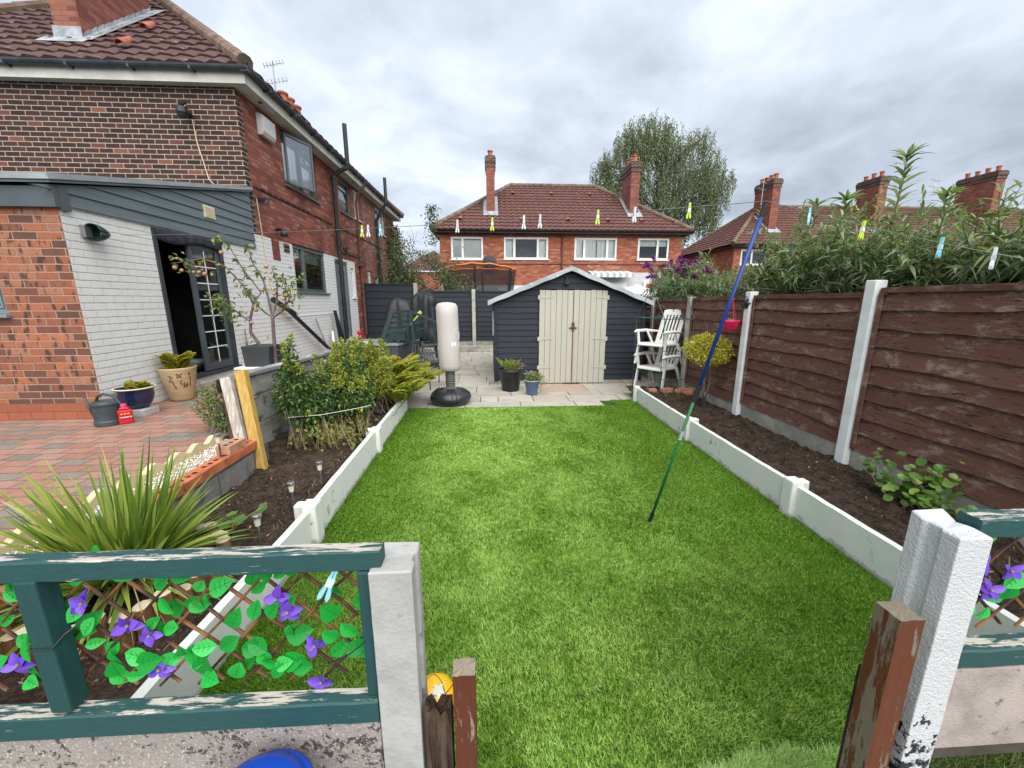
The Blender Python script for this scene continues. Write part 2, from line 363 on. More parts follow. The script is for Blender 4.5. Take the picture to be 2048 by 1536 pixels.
# ---------------------------------------------------------------- building helpers
def PX(axis, pos, sgn):
    return (lambda u, d, z: (pos+sgn*d, u, z)) if axis == 'x' else (lambda u, d, z: (u, pos+sgn*d, z))
def wall(mb, axis, pos, sgn, u0, u1, z0, z1, holes=(), depth=.1, band=None, cuts_u=(), cuts_z=(), step=None):
    """outer face of a wall with real openings and their reveals"""
    P = PX(axis, pos, sgn)
    us = sorted({u0, u1, *[h[0] for h in holes], *[h[1] for h in holes], *cuts_u}); zs = sorted({z0, z1, *[h[2] for h in holes], *[h[3] for h in holes], *cuts_z})
    us = [u for u in us if u0 <= u <= u1]; zs = [z for z in zs if z0 <= z <= z1]
    for a, b in zip(us, us[1:]):
        for c, d in zip(zs, zs[1:]):
            um, zm = (a+b)/2, (c+d)/2
            if any(h[0] < um < h[1] and h[2] < zm < h[3] for h in holes): continue
            if band: mb.mi = band(um, zm)
            mb.quad(P(a, 0, c), P(b, 0, c), P(b, 0, d), P(a, 0, d))
    for a, b, c, d in holes:
        if band: mb.mi = band((a+b)/2, (c+d)/2)
        for q in (((a, c), (a, d)), ((a, d), (b, d)), ((b, d), (b, c)), ((b, c), (a, c))):
            (ua, za), (ub, zb) = q
            mb.quad(P(ua, 0, za), P(ub, 0, zb), P(ub, -depth, zb), P(ua, -depth, za))
def pbox(mb, P, u0, u1, d0, d1, z0, z1):
    a = P(u0, d0, z0); b = P(u1, d1, z1)
    mb.box(min(a[0], b[0]), max(a[0], b[0]), min(a[1], b[1]), max(a[1], b[1]), min(a[2], b[2]), max(a[2], b[2]))
def window(parent, axis, pos, sgn, u0, u1, z0, z1, fm, mull=(), trans=(), blind=0, curtain=None, fw=.055, recess=.04, label=None, name='window', sill=True, roomd=.9, glass=None, open_leaf=None):
    P = PX(axis, pos, sgn); d0, d1 = -recess-.06, -recess; g = .004
    u0 += g; u1 -= g; z0 += g; z1 -= g
    mb = MB()
    pbox(mb, P, u0, u0+fw, d0, d1, z0, z1); pbox(mb, P, u1-fw, u1, d0, d1, z0, z1)
    pbox(mb, P, u0+fw, u1-fw, d0, d1, z0, z0+fw); pbox(mb, P, u0+fw, u1-fw, d0, d1, z1-fw, z1)
    for m in mull: pbox(mb, P, m-fw*.45, m+fw*.45, d0+.002, d1-.003, z0+fw, z1-fw)
    edges = [u0+fw]+[x for m in mull for x in (m-fw*.45, m+fw*.45)]+[u1-fw]
    for t, seg in trans:
        a, b = edges[2*seg], edges[2*seg+1]; pbox(mb, P, a, b, d0+.004, d1-.006, t-fw*.4, t+fw*.4)
    # sash frames inside each light
    for i in range(0, len(edges), 2):
        a, b = edges[i], edges[i+1]; s = fw*.35
        for q in ((a, a+s, z0+fw, z1-fw), (b-s, b, z0+fw, z1-fw), (a+s, b-s, z0+fw, z0+fw+s), (a+s, b-s, z1-fw-s, z1-fw)):
            pbox(mb, P, q[0], q[1], d0+.01, d1+.012, q[2], q[3])
    if sill: pbox(mb, P, u0-.04, u1+.04, -recess+.001, .05, z0-.035, z0-.002)
    o = mb.build(name, fm, parent, bevel=.004)
    if label: o['label'] = label
    gl = MB(); dd = (d0+d1)/2
    gl.quad(P(u0+fw, dd, z0+fw), P(u1-fw, dd, z0+fw), P(u1-fw, dd, z1-fw), P(u0+fw, dd, z1-fw)); gl.build('pane', glass or m_glass, o, recalc=False)
    rm = MB(); b0, b1 = d0-.02, d0-roomd
    A = [P(u0-.3, b0, z0-.5), P(u1+.3, b0, z0-.5), P(u1+.3, b0, z1+.05), P(u0-.3, b0, z1+.05)]; B = [P(u0-.3, b1, z0-.5), P(u1+.3, b1, z0-.5), P(u1+.3, b1, z1+.05), P(u0-.3, b1, z1+.05)]
    rm.quad(*B)
    for i in range(4): rm.quad(A[i], A[(i+1) % 4], B[(i+1) % 4], B[i])
    rm.build('room_interior', m_room, o, recalc=False)
    if blind:
        bl = MB(); bd = d0-.06; bl.quad(P(u0+.02, bd, z1-(z1-z0)*blind), P(u1-.02, bd, z1-(z1-z0)*blind), P(u1-.02, bd, z1), P(u0+.02, bd, z1)); bl.build('blind', m_blind, o)
    if curtain:
        for (a, b) in curtain:
            c = MB(); n = max(6, int((b-a)/.03)); zlo = z0+.02
            c.grid(lambda s, t: P(a+(b-a)*s, d0-.09+.022*math.sin(s*n*1.05), zlo+(z1-zlo)*t), n*3, 1); c.build('curtain', m_curt, o, smooth=True)
    return o
def roof_slope(mb, E0, E1, T1, T0, gauge=.33, tw=.30, amp=.020, lip=.035, res=6):
    E0, E1, T0, T1 = map(Vector, (E0, E1, T0, T1)); ud = (E1-E0).normalized(); mid = (T0+T1)/2
    up = (mid-E0); up = (up-ud*up.dot(ud)); H = up.length; up.normalize(); N = ud.cross(up).normalized()
    if N.z < 0: N = -N
    rows = max(2, round(H/gauge)); st = tw/res
    def prof(u):
        f = (u/tw) % 1.0; return amp*(math.sin(2*math.pi*f)*.8+.35*math.sin(4*math.pi*f+.6))
    for i in range(rows):
        t0, t1 = i/rows, (i+1)/rows
        def seg(t):
            L = E0.lerp(T0, t); Rr = E1.lerp(T1, t); return (L-E0).dot(ud), (Rr-E0).dot(ud)
        a0, b0 = seg(t0); a1, b1 = seg(t1)
        n = max(1, int((b0-a0)/st)); jit = random.uniform(-.004, .004)
        vs = []
        for k in range(n+1):
            s = k/n; u_0 = a0+(b0-a0)*s; u_1 = min(max(u_0, a1), b1)
            p0 = E0+ud*u_0+up*(H*t0); p1 = E0+ud*u_1+up*(H*t1)
            w = prof(u_0)
            vs += [p0+N*(w-.012), p0+N*(w+lip+jit), p1+N*(prof(u_1)*1.0)]
        fs = []
        for k in range(n):
            b = 3*k; fs += [(b, b+3, b+4, b+1), (b+1, b+4, b+5, b+2)]
        mb.add(vs, fs)
def hip_line(mb, a, b, r=.11, n=None):
    a = Vector(a); b = Vector(b); L = (b-a).length; n = n or max(2, int(L/.42)); pts = []; rs = []
    for i in range(n):
        t0, t1 = i/n, (i+1)/n; pts += [a.lerp(b, t0+.001), a.lerp(b, t1-.001)]; rs += [r*1.06, r*.94]
    mb.tube(pts, rs, 10)
def pot(parent, x, y, z, h=.32, r=.11, mat=None):
    mb = MB(); mb.lathe((x, y, z), [(r*1.15, 0), (r*1.15, h*.12), (r*.95, h*.16), (r*.9, h*.78), (r*1.15, h*.82), (r*1.15, h*.95), (r*.95, h), (r*.7, h), (r*.7, h*.8)], 14)
    return mb.build('chimney_pot', mat or m_terra, parent, smooth=False)
def chimney(parent, x0, x1, y0, y1, z0, z1, pots=3, mat=None, capz=.38, along='y', label=None, potr=.13):
    mb = MB(); mb.box(x0, x1, y0, y1, z0, z1-capz)
    o = mb.build('chimney', mat or m_chim, parent)
    if label: o['label'] = label
    c = MB(); c.box(x0-.03, x1+.03, y0-.03, y1+.03, z1-capz, z1-capz*.6); c.box(x0-.06, x1+.06, y0-.06, y1+.06, z1-capz*.6, z1-capz*.15); c.box(x0-.02, x1+.02, y0-.02, y1+.02, z1-capz*.15, z1)
    c.build('corbel', m_sooty, o)
    for i in range(pots):
        t = (i+.5)/pots; xx, yy = ((x0+x1)/2, y0+(y1-y0)*t) if along == 'y' else (x0+(x1-x0)*t, (y0+y1)/2)
        pot(o, xx, yy, z1-.01, .34+.03*(i % 2), potr)
    return o
def pipe(parent, pts, r, mat, name='downpipe', joints=(), label=None, n=10):
    mb = MB(); mb.tube(pts, r, n)
    for a, b in joints: mb.tube([a, b], r*1.25, n)
    o = mb.build(name, mat, parent, smooth=False)
    if label: o['label'] = label
    return o

# ---------------------------------------------------------------- setting: ground, lawn base, soil, patios
g = NT('distant_ground'); base = g.mix(g.noise(g.coord(), .6, 5), (.05,.06,.03), (.11,.10,.075)); m_ground = g.finish(g.bsdf(base, .95))
mb = MB(); mb.quad((-150, -40, -.06), (150, -40, -.06), (150, 260, -.06), (-150, 260, -.06)); tag(mb.build('ground', m_ground, recalc=False), kind='structure')
mb = MB(); mb.box(-12, -2.46, .2, 13.2, .0, .43); tag(mb.build('brick_paving', m_paver, recalc=False), kind='structure')
m_lawnb = MAT('turf_backing', (.035,.075,.012), .95, .35, 9)
mb = MB(); mb.quad((-1.33, .62, 0), (2.44, .62, 0), (2.44, 6.35, 0), (-1.33, 6.35, 0)); tag(mb.build('lawn', m_lawnb, recalc=False), kind='structure')
# sandstone patio slabs, each slab its own island of one sheet with thin dark joints
g = NT('sandstone_slab'); c = g.coord(); r = g.n('ShaderNodeNewGeometry').outputs['Random Per Island']
base = g.ramp(r, [(0, (.33,.31,.265)), (.3, (.40,.375,.315)), (.6, (.45,.42,.36)), (.86, (.38,.35,.31)), (.93, (.40,.27,.21)), (1, (.43,.40,.34))])
v = g.vec(c, (1, 2.2, 1)); base = g.mix(g.math('MULTIPLY', g.smooth(g.noise(v, 3.2, 6, .7, .6), .42, .7), .6), base, (.24,.22,.185))
base = g.mix(g.smooth(g.noise(c, 14, 4), .6, .75), base, (.48,.46,.40))
m_slab = g.finish(g.bsdf(base, .8, 0, .25, g.bump(g.noise(v, 14, 5, .65), .4, .006)))
mb = MB(); y = 5.98; row = 0
widths = [.6, .9, .45, .6, .3, .6, .9, .6, .45]
while y < 13.2:
    d = [.33, .40, .30, .60, .45, .60][row % 6]; x = -1.62-.21*(row % 3); k = row
    while x < 3.45:
        wd = widths[(k*5+row*2) % 9]; k += 1
        x1 = min(x+wd, 3.5); g_ = .006; zt = .006+random.uniform(-.002, .002)
        if not (x1 > 2.0 and y < 6.2): mb.box(x+g_, x1-g_, y+g_, y+d-g_, -.03, zt)
        x = x1
    y += d; row += 1
tag(mb.build('patio', m_slab, bevel=.004), kind='structure')
m_joint = MAT('patio_joint_sand', (.10,.09,.075), .95, .3, 10)
mb = MB(); mb.box(-4.1, 3.5, 5.97, 13.4, -.05, -.008); tag(mb.build('patio_joints', m_joint), kind='structure')
# soil beds with real lumps
def soil_mat(name, a, b):
    g = NT(name); c = g.coord(); n1 = g.noise(c, 9, 6, .75); n2 = g.noise(c, 55, 4, .75)
    col = g.mix(g.smooth(n1, .35, .65), a, b); col = g.mix(g.smooth(n2, .5, .68), col, mulc(b, 1.5)); col = g.mix(g.smooth(g.noise(c, 130, 2, .6), .66, .72), col, (.26,.20,.14))
    return g.finish(g.bsdf(col, .95, 0, .15, g.bump(g.math('ADD', g.noise(c, 24, 5, .75), n2), 1.0, .03)))
m_soil = soil_mat('dark_garden_soil', (.022,.015,.011), (.095,.066,.048))
from mathutils import noise as mno
def soil(x0, x1, y0, y1, zf, name='soil_bed', amp=.03, nx=80, ny=300):
    mb = MB()
    def P(s, t):
        x = x0+(x1-x0)*s; y = y0+(y1-y0)*t
        z = zf(x, y)+1.3*amp*mno.noise(Vector((x*4, y*4, 1)))+amp*1.0*mno.noise(Vector((x*13, y*13, 5)))+amp*.6*mno.noise(Vector((x*34, y*34, 9)))
        return (x, y, z)
    mb.grid(P, nx, ny); return tag(mb.build(name, m_soil, smooth=True, recalc=False), kind='structure')
soil(-2.42, -1.27, .5, 7.0, lambda x, y: .205-.03*math.sin((x+2.05)*4), nx=70, ny=330)
soil(2.40, 3.42, .5, 6.75, lambda x, y: .16-.05*(x-2.4), nx=70, ny=330)
# small clods and bark bits scattered over both beds (uncountable)
n = 2600; xs = np.where(rng.random(n) < .5, rng.uniform(-2.05, -1.33, n), rng.uniform(2.5, 3.3, n)); ys = rng.uniform(1.1, 6.5, n)
mbv = []; 
V, F = leaf_arrays(np.stack([xs, ys, np.where(xs < 0, .215, .145)+rng.uniform(-.004, .02, n)], 1), np.stack([rng.normal(size=n), rng.normal(size=n), rng.normal(size=n)*.25], 1), rng.uniform(.008, .035, n), rng.uniform(.003, .012, n), .05, .5)
g = NT('bark_bits'); col = g.ramp(g.n('ShaderNodeNewGeometry').outputs['Random Per Island'], [(0, (.03,.02,.014)), (.6, (.09,.06,.04)), (.9, (.22,.16,.10)), (1, (.45,.38,.27))])
m_bits = g.finish(g.bsdf(col, .9))
tag(np_mesh('bark_chips', V, F, m_bits), 'scattered bark chips and clods lying on the soil beds', 'mulch', kind='stuff')

# ---------------------------------------------------------------- the large brick house on the left
H = empty('brick_house', (-7.5, 12.7, .43), 'large red and dark brown brick house on the left with grey clad extension', 'house')
WX = -4.1
holes = [(8.78, 10.43, 1.84, 2.83), (8.78, 10.34, 3.96, 4.98), (11.75, 12.72, 4.08, 4.98), (12.98, 13.52, 4.13, 4.98), (15.3, 16.5, 4.13, 4.98),
         (11.02, 11.98, .62, 2.74), (12.2, 12.5, 1.75, 2.6), (13.85, 14.25, 1.5, 2.65), (14.7, 15.5, 1.4, 2.5)]
def band(u, z):
    if z < 2.8 and u < 12.6: return 1
    if u > 13.75: return 3
    if u < 7.56: return 2
    return 0
mb = MB(); wall(mb, 'x', WX, 1, 7.42, 18.0, .3, 5.06, holes, .11, band, cuts_u=(7.56, 12.6, 13.75), cuts_z=(2.8,))
mb.build('side_wall', [m_side, m_white, m_sooty, m_side2], H, recalc=False)
mb = MB(); wall(mb, 'y', 7.42, -1, -11.2, WX, .3, 5.06, depth=.1); mb.quad((WX, 18, .3), (-11.2, 18, .3), (-11.2, 18, 5.06), (WX, 18, 5.06)); mb.quad((-11.2, 7.42, .3), (-11.2, 18, .3), (-11.2, 18, 5.06), (-11.2, 7.42, 5.06))
mb.build('gable_wall', m_gable, H, recalc=False)
# string course strips in dark brick on the side wall
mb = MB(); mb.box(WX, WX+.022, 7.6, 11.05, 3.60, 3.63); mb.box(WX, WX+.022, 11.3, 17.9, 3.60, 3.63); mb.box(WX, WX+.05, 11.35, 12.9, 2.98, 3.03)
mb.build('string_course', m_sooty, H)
mb = MB(); 
mb.box(-3.87, -3.84, 7.27, 18.3, 5.03, 5.20); mb.box(-11.4, -3.87, 7.27, 7.30, 5.03, 5.20); mb.box(-11.4, -3.84, 18.27, 18.3, 5.03, 5.20)
mb.build('fascia', m_soff, H)
mb = MB(); mb.box(-4.099, -3.87, 7.30, 18.27, 5.04, 5.062); mb.box(-11.2, -4.1, 7.30, 7.419, 5.04, 5.062)
mb.build('soffit', m_soff, H)
for y in (7.9, 9.9, 12.6):
    q = MB(); q.lathe((-3.96, y, 5.03), [(.035, .0), (.035, .009)], 12); q.build('soffit_vent', m_black, H)
mb = MB()
def gutter(mb, a, b, out_, r=.062):
    """open half-round trough between a and b; out_ = outward unit vector"""
    a = Vector(a); b = Vector(b); o = Vector(out_); n = 8; vs = []
    for p in (a, b):
        for rr in (r, r*.9):
            for k in range(n+1):
                t = math.pi*k/n; vs.append(p+o*(-math.cos(t)*rr)+Vector((0, 0, -math.sin(t)*rr)))
    m = n+1; fs = []
    for k in range(n): fs += [(k, k+1, 2*m+k+1, 2*m+k), (m+k, 3*m+k, 3*m+k+1, m+k+1)]
    fs += [(0, 2*m, 3*m, m), (n, m+n, 3*m+n, 2*m+n), tuple(range(0, m))+tuple(range(2*m-1, m-1, -1)), tuple(range(2*m, 3*m))+tuple(range(4*m-1, 3*m-1, -1))]
    mb.add(vs, fs)
gutter(mb, (-3.777, 7.21, 5.235), (-3.777, 18.36, 5.235), (1, 0, 0)); gutter(mb, (-11.4, 7.207, 5.235), (-3.74, 7.207, 5.235), (0, -1, 0))
mb.box(-3.84, -3.73, 7.18, 7.27, 5.165, 5.24)
y = 7.8
while y < 18.2: mb.box(-3.84, -3.712, y, y+.03, 5.155, 5.20); y += .9
x = -4.6
while x > -9: mb.box(x, x+.03, 7.14, 7.27, 5.155, 5.20); x -= .9
mb.build('gutter', m_gutter, H)
A = (-3.76, 7.19, 5.25); B = (-3.76, 18.4, 5.25); C_ = (-11.5, 18.4, 5.25); D = (-11.5, 7.19, 5.25); T1 = (-7.63, 11.06, 8.50); T2 = (-7.63, 14.5, 8.50)
mb = MB(); roof_slope(mb, D, A, T1, T1); roof_slope(mb, A, B, T2, T1, res=4); mb.quad(B, C_, T2); mb.quad(C_, D, T1, T2)
RF = mb.build('roof', m_tile, H, recalc=False)
mb = MB(); hip_line(mb, (A[0], A[1], A[2]+.03), (T1[0], T1[1], T1[2]+.03)); hip_line(mb, (D[0], D[1], D[2]+.03), (T1[0], T1[1], T1[2]+.03)); hip_line(mb, (T1[0], T1[1], 8.55), (T2[0], T2[1], 8.55)); hip_line(mb, (B[0], B[1], 5.28), (T2[0], T2[1], 8.55))
mb.build('ridge_tiles', m_hip, RF, smooth=False)
def vent_tile(parent, p, d, L=.3, r=.075):
    p = Vector(p); d = Vector(d).normalized(); s = d.cross(Vector((0, 0, 1))).normalized(); u = s.cross(d)
    vs = []; n = 8
    for a, rr in ((p, r), (p-d*L, r*.6)):
        for k in range(n+1): t = math.pi*k/n; vs.append(a+s*math.cos(t)*rr+u*math.sin(t)*rr)
    q = MB(); q.add(vs, [(k, k+1, n+2+k, n+1+k) for k in range(n)]); q.build('vent_tile', m_terra, parent, solid=.012)
sl = .84
for x, y in ((-8.45, 7.6), (-5.85, 7.6), (-6.05, 8.45), (-10.2, 7.6)): vent_tile(RF, (x, y-.05, 5.25+sl*(y-7.19)+.06), (0, -1, -.84))
ch = chimney(H, -7.2, -6.78, 8.0, 9.65, 5.6, 9.6, 4, label='tall red brick chimney with lead flashing on the hip of the roof')
# stepped lead flashing round the chimney
def roofz(y): return 5.25+sl*(y-7.19)
q = MB()
q.add([(-7.36, 7.8, roofz(7.8)+.05), (-6.62, 7.8, roofz(7.8)+.05), (-6.62, 8.0, roofz(8.0)+.055), (-7.36, 8.0, roofz(8.0)+.055)], [(0, 1, 2, 3)])
q.add([(-7.22, 7.985, roofz(8)+.0), (-6.76, 7.985, roofz(8)+.0), (-6.76, 7.985, roofz(8)+.2), (-7.22, 7.985, roofz(8)+.2)], [(0, 1, 2, 3)])
q.add([(-6.77, 7.9, roofz(7.9)+.055), (-6.56, 7.9, roofz(7.9)+.055), (-6.56, 9.75, roofz(9.75)+.055), (-6.77, 9.75, roofz(9.75)+.055)], [(0, 1, 2, 3)])
for k in range(11):
    y = 8.0+k*.15; q.add([(-6.765, y, roofz(y)), (-6.765, y+.15, roofz(y+.15)), (-6.765, y+.15, roofz(y+.15)+.13), (-6.765, y+.02, roofz(y)+.13)], [(0, 1, 2, 3)])
q.build('lead_flashing', m_lead, ch, solid=.006)
c2 = chimney(H, -6.05, -5.6, 12.7, 13.9, 6.3, 7.12, 3, label='distant row of chimney pots peeping over the eaves', capz=.2)
# tv aerial
def aerial(parent, x, y, z0, z1, yag=True, ang=0):
    q = MB(); q.tube([(x, y, z0), (x, y, z1)], .016, 6)
    for zc, L in ((z1-.06, .42), (z1-.46, .5)):
        ca, sa = math.cos(ang), math.sin(ang)
        q.tube([(x-ca*L*.5, y-sa*L*.5, zc-L*.25), (x+ca*L*.6, y+sa*L*.6, zc+.05)], .010, 5)
        for k in range(7):
            t = -.45+k*.16; cx, cy = x+ca*L*t*1.1, y+sa*L*t*1.1; cz = zc+(-.1+.2*(k/7))
            q.tube([(cx+sa*.13, cy-ca*.13, cz), (cx-sa*.13, cy+ca*.13, cz)], .006, 4)
            q.tube([(cx, cy, cz-.06), (cx, cy, cz+.06)], .006, 4)
    return q.build('aerial', m_alu, parent)
aerial(H, -5.58, 12.0, 6.6, 7.78, ang=.3)
# windows and doors of the side wall
w1 = window(H, 'x', WX, 1, 8.78, 10.34, 3.96, 4.98, m_gpvc, mull=(9.62,), trans=((4.62, 1),), curtain=((8.85, 9.58), (9.66, 10.3)), glass=m_glass3, label='upstairs grey framed window with its left casement swung open')
q = MB()   # the opened casement, hinged at the near side
def sash(q, a, b, z0, z1, w=.045):
    a = Vector(a); b = Vector(b)
    q.beam((a.x, a.y, z0+w/2), (b.x, b.y, z0+w/2), .04, w); q.beam((a.x, a.y, z1-w/2), (b.x, b.y, z1-w/2), .04, w)
    d = (b-a).normalized()*w/2; q.beam((a.x+d.x, a.y+d.y, z0), (a.x+d.x, a.y+d.y, z1), .04, w, up=(b-a)); q.beam((b.x-d.x, b.y-d.y, z0), (b.x-d.x, b.y-d.y, z1), .04, w, up=(b-a))
sash(q, (-4.06, 8.82, 0), (-3.82, 9.52, 0), 3.99, 4.93); oc = q.build('open_casement', m_gpvc, w1, bevel=.004); oc['label'] = 'casement frame swung outwards'
q = MB(); q.quad((-4.055, 8.86, 4.03), (-3.825, 9.49, 4.03), (-3.825, 9.49, 4.89), (-4.055, 8.86, 4.89)); q.build('casement_pane', m_glass3, w1, recalc=False)
window(H, 'x', WX, 1, 8.78, 10.43, 1.84, 2.83, m_gpvc, mull=(9.30,), blind=.32, label='ground floor grey framed kitchen window with a half drawn blind')
window(H, 'x', WX, 1, 11.75, 12.72, 4.08, 4.98, m_gpvc, blind=.98)
window(H, 'x', WX, 1, 12.98, 13.52, 4.13, 4.98, m_wpvc, mull=(13.25,))
window(H, 'x', WX, 1, 15.3, 16.5, 4.13, 4.98, m_wpvc, mull=(15.9,), curtain=((15.35, 15.7),))
window(H, 'x', WX, 1, 12.2, 12.5, 1.75, 2.6, m_wpvc, fw=.07); window(H, 'x', WX, 1, 13.85, 14.25, 1.5, 2.65, m_wpvc, fw=.07); window(H, 'x', WX, 1, 14.7, 15.5, 1.4, 2.5, m_wpvc, mull=(15.1,))
q = MB(); q.box(WX-.09, WX-.02, 11.03, 11.10, .63, 2.73); q.box(WX-.09, WX-.02, 11.90, 11.97, .63, 2.73); q.box(WX-.09, WX-.02, 11.10, 11.90, 2.66, 2.73)
dr = q.build('back_door', m_gpvc, H, bevel=.004); q = MB(); q.box(WX-.08, WX-.035, 11.103, 11.897, .63, 2.655)
for z0, z1 in ((.85, 1.45), (1.6, 2.5)):
    for a, b in ((11.2, 11.45), (11.55, 11.8)): q.box(WX-.036, WX-.022, a, b, z0, z1)
q.build('door_leaf', m_door, dr, bevel=.008)
# drain pipes, lights, alarm box
pipe(H, [(-3.99, 11.15, .5), (-3.99, 11.15, 2.0), (-3.99, 11.15, 4.78), (-3.82, 11.17, 4.92), (-3.66, 11.2, 5.0), (-3.62, 11.2, 5.1), (-3.62, 11.2, 6.02)], .055, m_black, joints=[((-3.99, 11.15, z), (-3.99, 11.15, z+.1)) for z in (2.35, 3.1, 3.45, 4.7)], label='thick black soil pipe rising past the eaves')
pipe(H, [(-3.99, 15.0, .5), (-3.99, 15.0, 4.45), (-3.82, 15.0, 4.75), (-3.64, 15.0, 5.0), (-3.62, 15.0, 5.1), (-3.62, 15.0, 5.85)], .055, m_black)
pipe(H, [(-4.03, 13.0, 2.9), (-4.03, 13.0, 4.6), (-3.95, 13.0, 4.85), (-3.78, 13.0, 5.0), (-3.74, 13.0, 5.16)], .035, m_rust); 
q = MB(); q.box(-4.095, -3.93, 12.9, 13.1, 2.72, 2.9); q.tube([(-4.03, 13.0, 2.72), (-4.03, 13.0, .6)], .04, 8); q.tube([(-4.0, 13.06, 2.9), (-4.0, 13.7, 3.4)], .03, 6); q.build('hopper', m_rust, H)
q = MB(); q.prism([(-4.098, 4.56), (-4.02, 4.56), (-3.98, 4.62), (-3.98, 4.88), (-4.098, 4.92)], 'y', 7.96, 8.38); q.build('alarm_box', MAT('weathered_white_metal', (.52,.52,.50), .5, .15, 4), H, bevel=.008)
def floodlight(parent, P, size=.14, label=None, mat=m_black):
    x, y, z = P; q = MB(); q.box(x, x+.05, y-.03, y+.03, z-.02, z+.05)
    M = Matrix.Rotation(R(35), 3, 'Y'); q.obox((x+.11, y, z-.01), (.05, size, size*.75), M)
    o = q.build('flood_light', mat, parent, bevel=.006)
    q = MB(); q.obox((x+.135, y, z-.028), (.008, size*.8, size*.55), M); q.build('lens', m_alu, o)
    if label: o['label'] = label
floodlight(H, (WX+.001, 7.75, 3.42)); floodlight(H, (WX+.001, 11.75, 3.08), .16)
q = MB(); q.box(WX, WX+.04, 7.44, 7.5, 3.45, 3.58); q.build('junction_box', m_black, H)
q = MB(); q.tube([(WX, 8.2, 3.0), (WX+.12, 8.2, 3.0), (WX+.14, 8.2, 2.98)], .03, 8); q.lathe((WX+.15, 8.2, 2.86), [(.02, .13), (.05, .12), (.07, .05), (.06, 0)], 12); q.build('wall_lamp', m_black, H)
q = MB(); q.tube([(WX, 11.32, 3.3), (WX+.1, 11.34, 3.3)], .045, 8); q.build('vent_cowl', m_black, H)
q = MB(); q.tube([(-4.85, 7.42, 4.62), (-4.85, 7.3, 4.62)], .035, 8); q.lathe((-4.85, 7.24, 4.52), [(.03, .16), (.075, .14), (.085, .06), (.06, .0)], 12); q.tube([(-4.93, 7.3, 4.72), (-4.80, 7.28, 4.74)], .02, 6); q.build('security_light', m_black, H)
q = MB(); q.tube([(-4.82, 7.405, 4.55), (-4.80, 7.405, 4.2), (-4.74, 7.405, 3.9), (-4.70, 7.405, 3.66), (-4.62, 7.405, 3.56), (-4.45, 7.405, 3.56), (-4.13, 7.40, 3.50), (-4.08, 7.43, 3.47), (-4.08, 7.62, 3.42), (-4.085, 7.66, 3.0), (-4.085, 7.74, 1.9), (-4.085, 8.2, 1.2)], .008, 5); q.build('cable', m_cable, H)
q = MB(); q.box(WX, WX+.02, 8.42, 8.62, 2.62, 2.78); q.build('air_brick', m_sooty, H)
q = MB(); q.box(WX, WX+.004, 7.98, 8.25, 2.42, 2.84); q.build('bare_brick_patch', m_side, H)
q = MB(); q.box(WX+.001, WX+.012, 7.8, 10.9, 1.33, 1.345); q.build('white_conduit', m_wpvc, H)
# ---------------------------------------------------------------- extension (lean-to)
q = MB()
def bandx(u, z): return 1
wall(q, 'x', WX, 1, 4.22, 7.42, .3, 2.62, [(5.25, 6.52, .62, 2.53)], .12, lambda u, z: 1)
wall(q, 'y', 4.22, -1, -9.0, WX, .60, 2.62, [(-6.3, -4.80, 1.52, 2.35)], .12, lambda u, z: 0)
q.mi = 2; q.box(-9.0, WX-.002, 4.19, 4.30, .3, .60)
EX = q.build('extension_wall', [m_ext, m_white, m_plinth], H, recalc=False)
window(H, 'y', 4.22, -1, -6.3, -4.80, 1.52, 2.35, m_door, name='window', label='pale blue grey framed extension window at the left edge')
def rl(y): return 2.70+(y-4.2)*(3.44-2.70)/3.22
q = MB(); zc = 2.55; k = 0
while zc < 3.42:
    z0, z1 = zc, zc+.125; ya = 4.215 if z1 < 2.68 else 4.2+(z1-2.72)/((3.44-2.70)/3.22)
    ya0 = 4.215 if z0 < 2.66 else 4.2+(z0-2.72)/((3.44-2.70)/3.22)
    if ya0 < 7.40:
        ya = min(ya, 7.405)
        q.add([(WX+.030, ya0, z0), (WX+.030, 7.412, z0), (WX+.012, 7.412, z1), (WX+.012, ya, z1), (WX, ya0, z0), (WX, 7.412, z0)], [(0, 1, 2, 3), (0, 4, 5, 1)])
    zc += .122
q.build('cladding', m_clad, H, recalc=False)
q = MB(); q.box(-9.0, WX+.035, 4.165, 4.212, 2.52, 2.70); q.box(WX+.001, WX+.04, 4.213, 4.30, 2.5, 2.71); q.build('fascia_board', m_clad_d, H)
q = MB(); q.add([(-9.0, 4.12, 2.72), (WX+.07, 4.12, 2.72), (WX+.07, 7.419, 3.47), (-9.0, 7.419, 3.47), (-9.0, 4.12, 2.76), (WX+.07, 4.12, 2.76), (WX+.07, 7.419, 3.51), (-9.0, 7.419, 3.51)],
    [(0, 1, 2, 3), (7, 6, 5, 4), (0, 4, 5, 1), (1, 5, 6, 2), (2, 6, 7, 3), (3, 7, 4, 0)]); q.build('extension_roof', m_clad, H)
q = MB(); q.beam((WX+.078, 4.1, 2.77), (WX+.078, 7.419, 3.525), .016, .05); q.beam((-9, 4.11, 2.77), (WX+.085, 4.11, 2.77), .016, .05); q.build('edge_trim', MAT('pale_metal_trim', (.30,.34,.35), .4, .15, 3, metal=.3), H)
q = MB(); q.box(WX+.02, WX+.04, 6.2, 6.42, 2.83, 3.0)
for k in range(6): q.box(WX+.04, WX+.047, 6.22, 6.40, 2.845+k*.024, 2.857+k*.024)
q.build('vent_grille', m_cream, H)
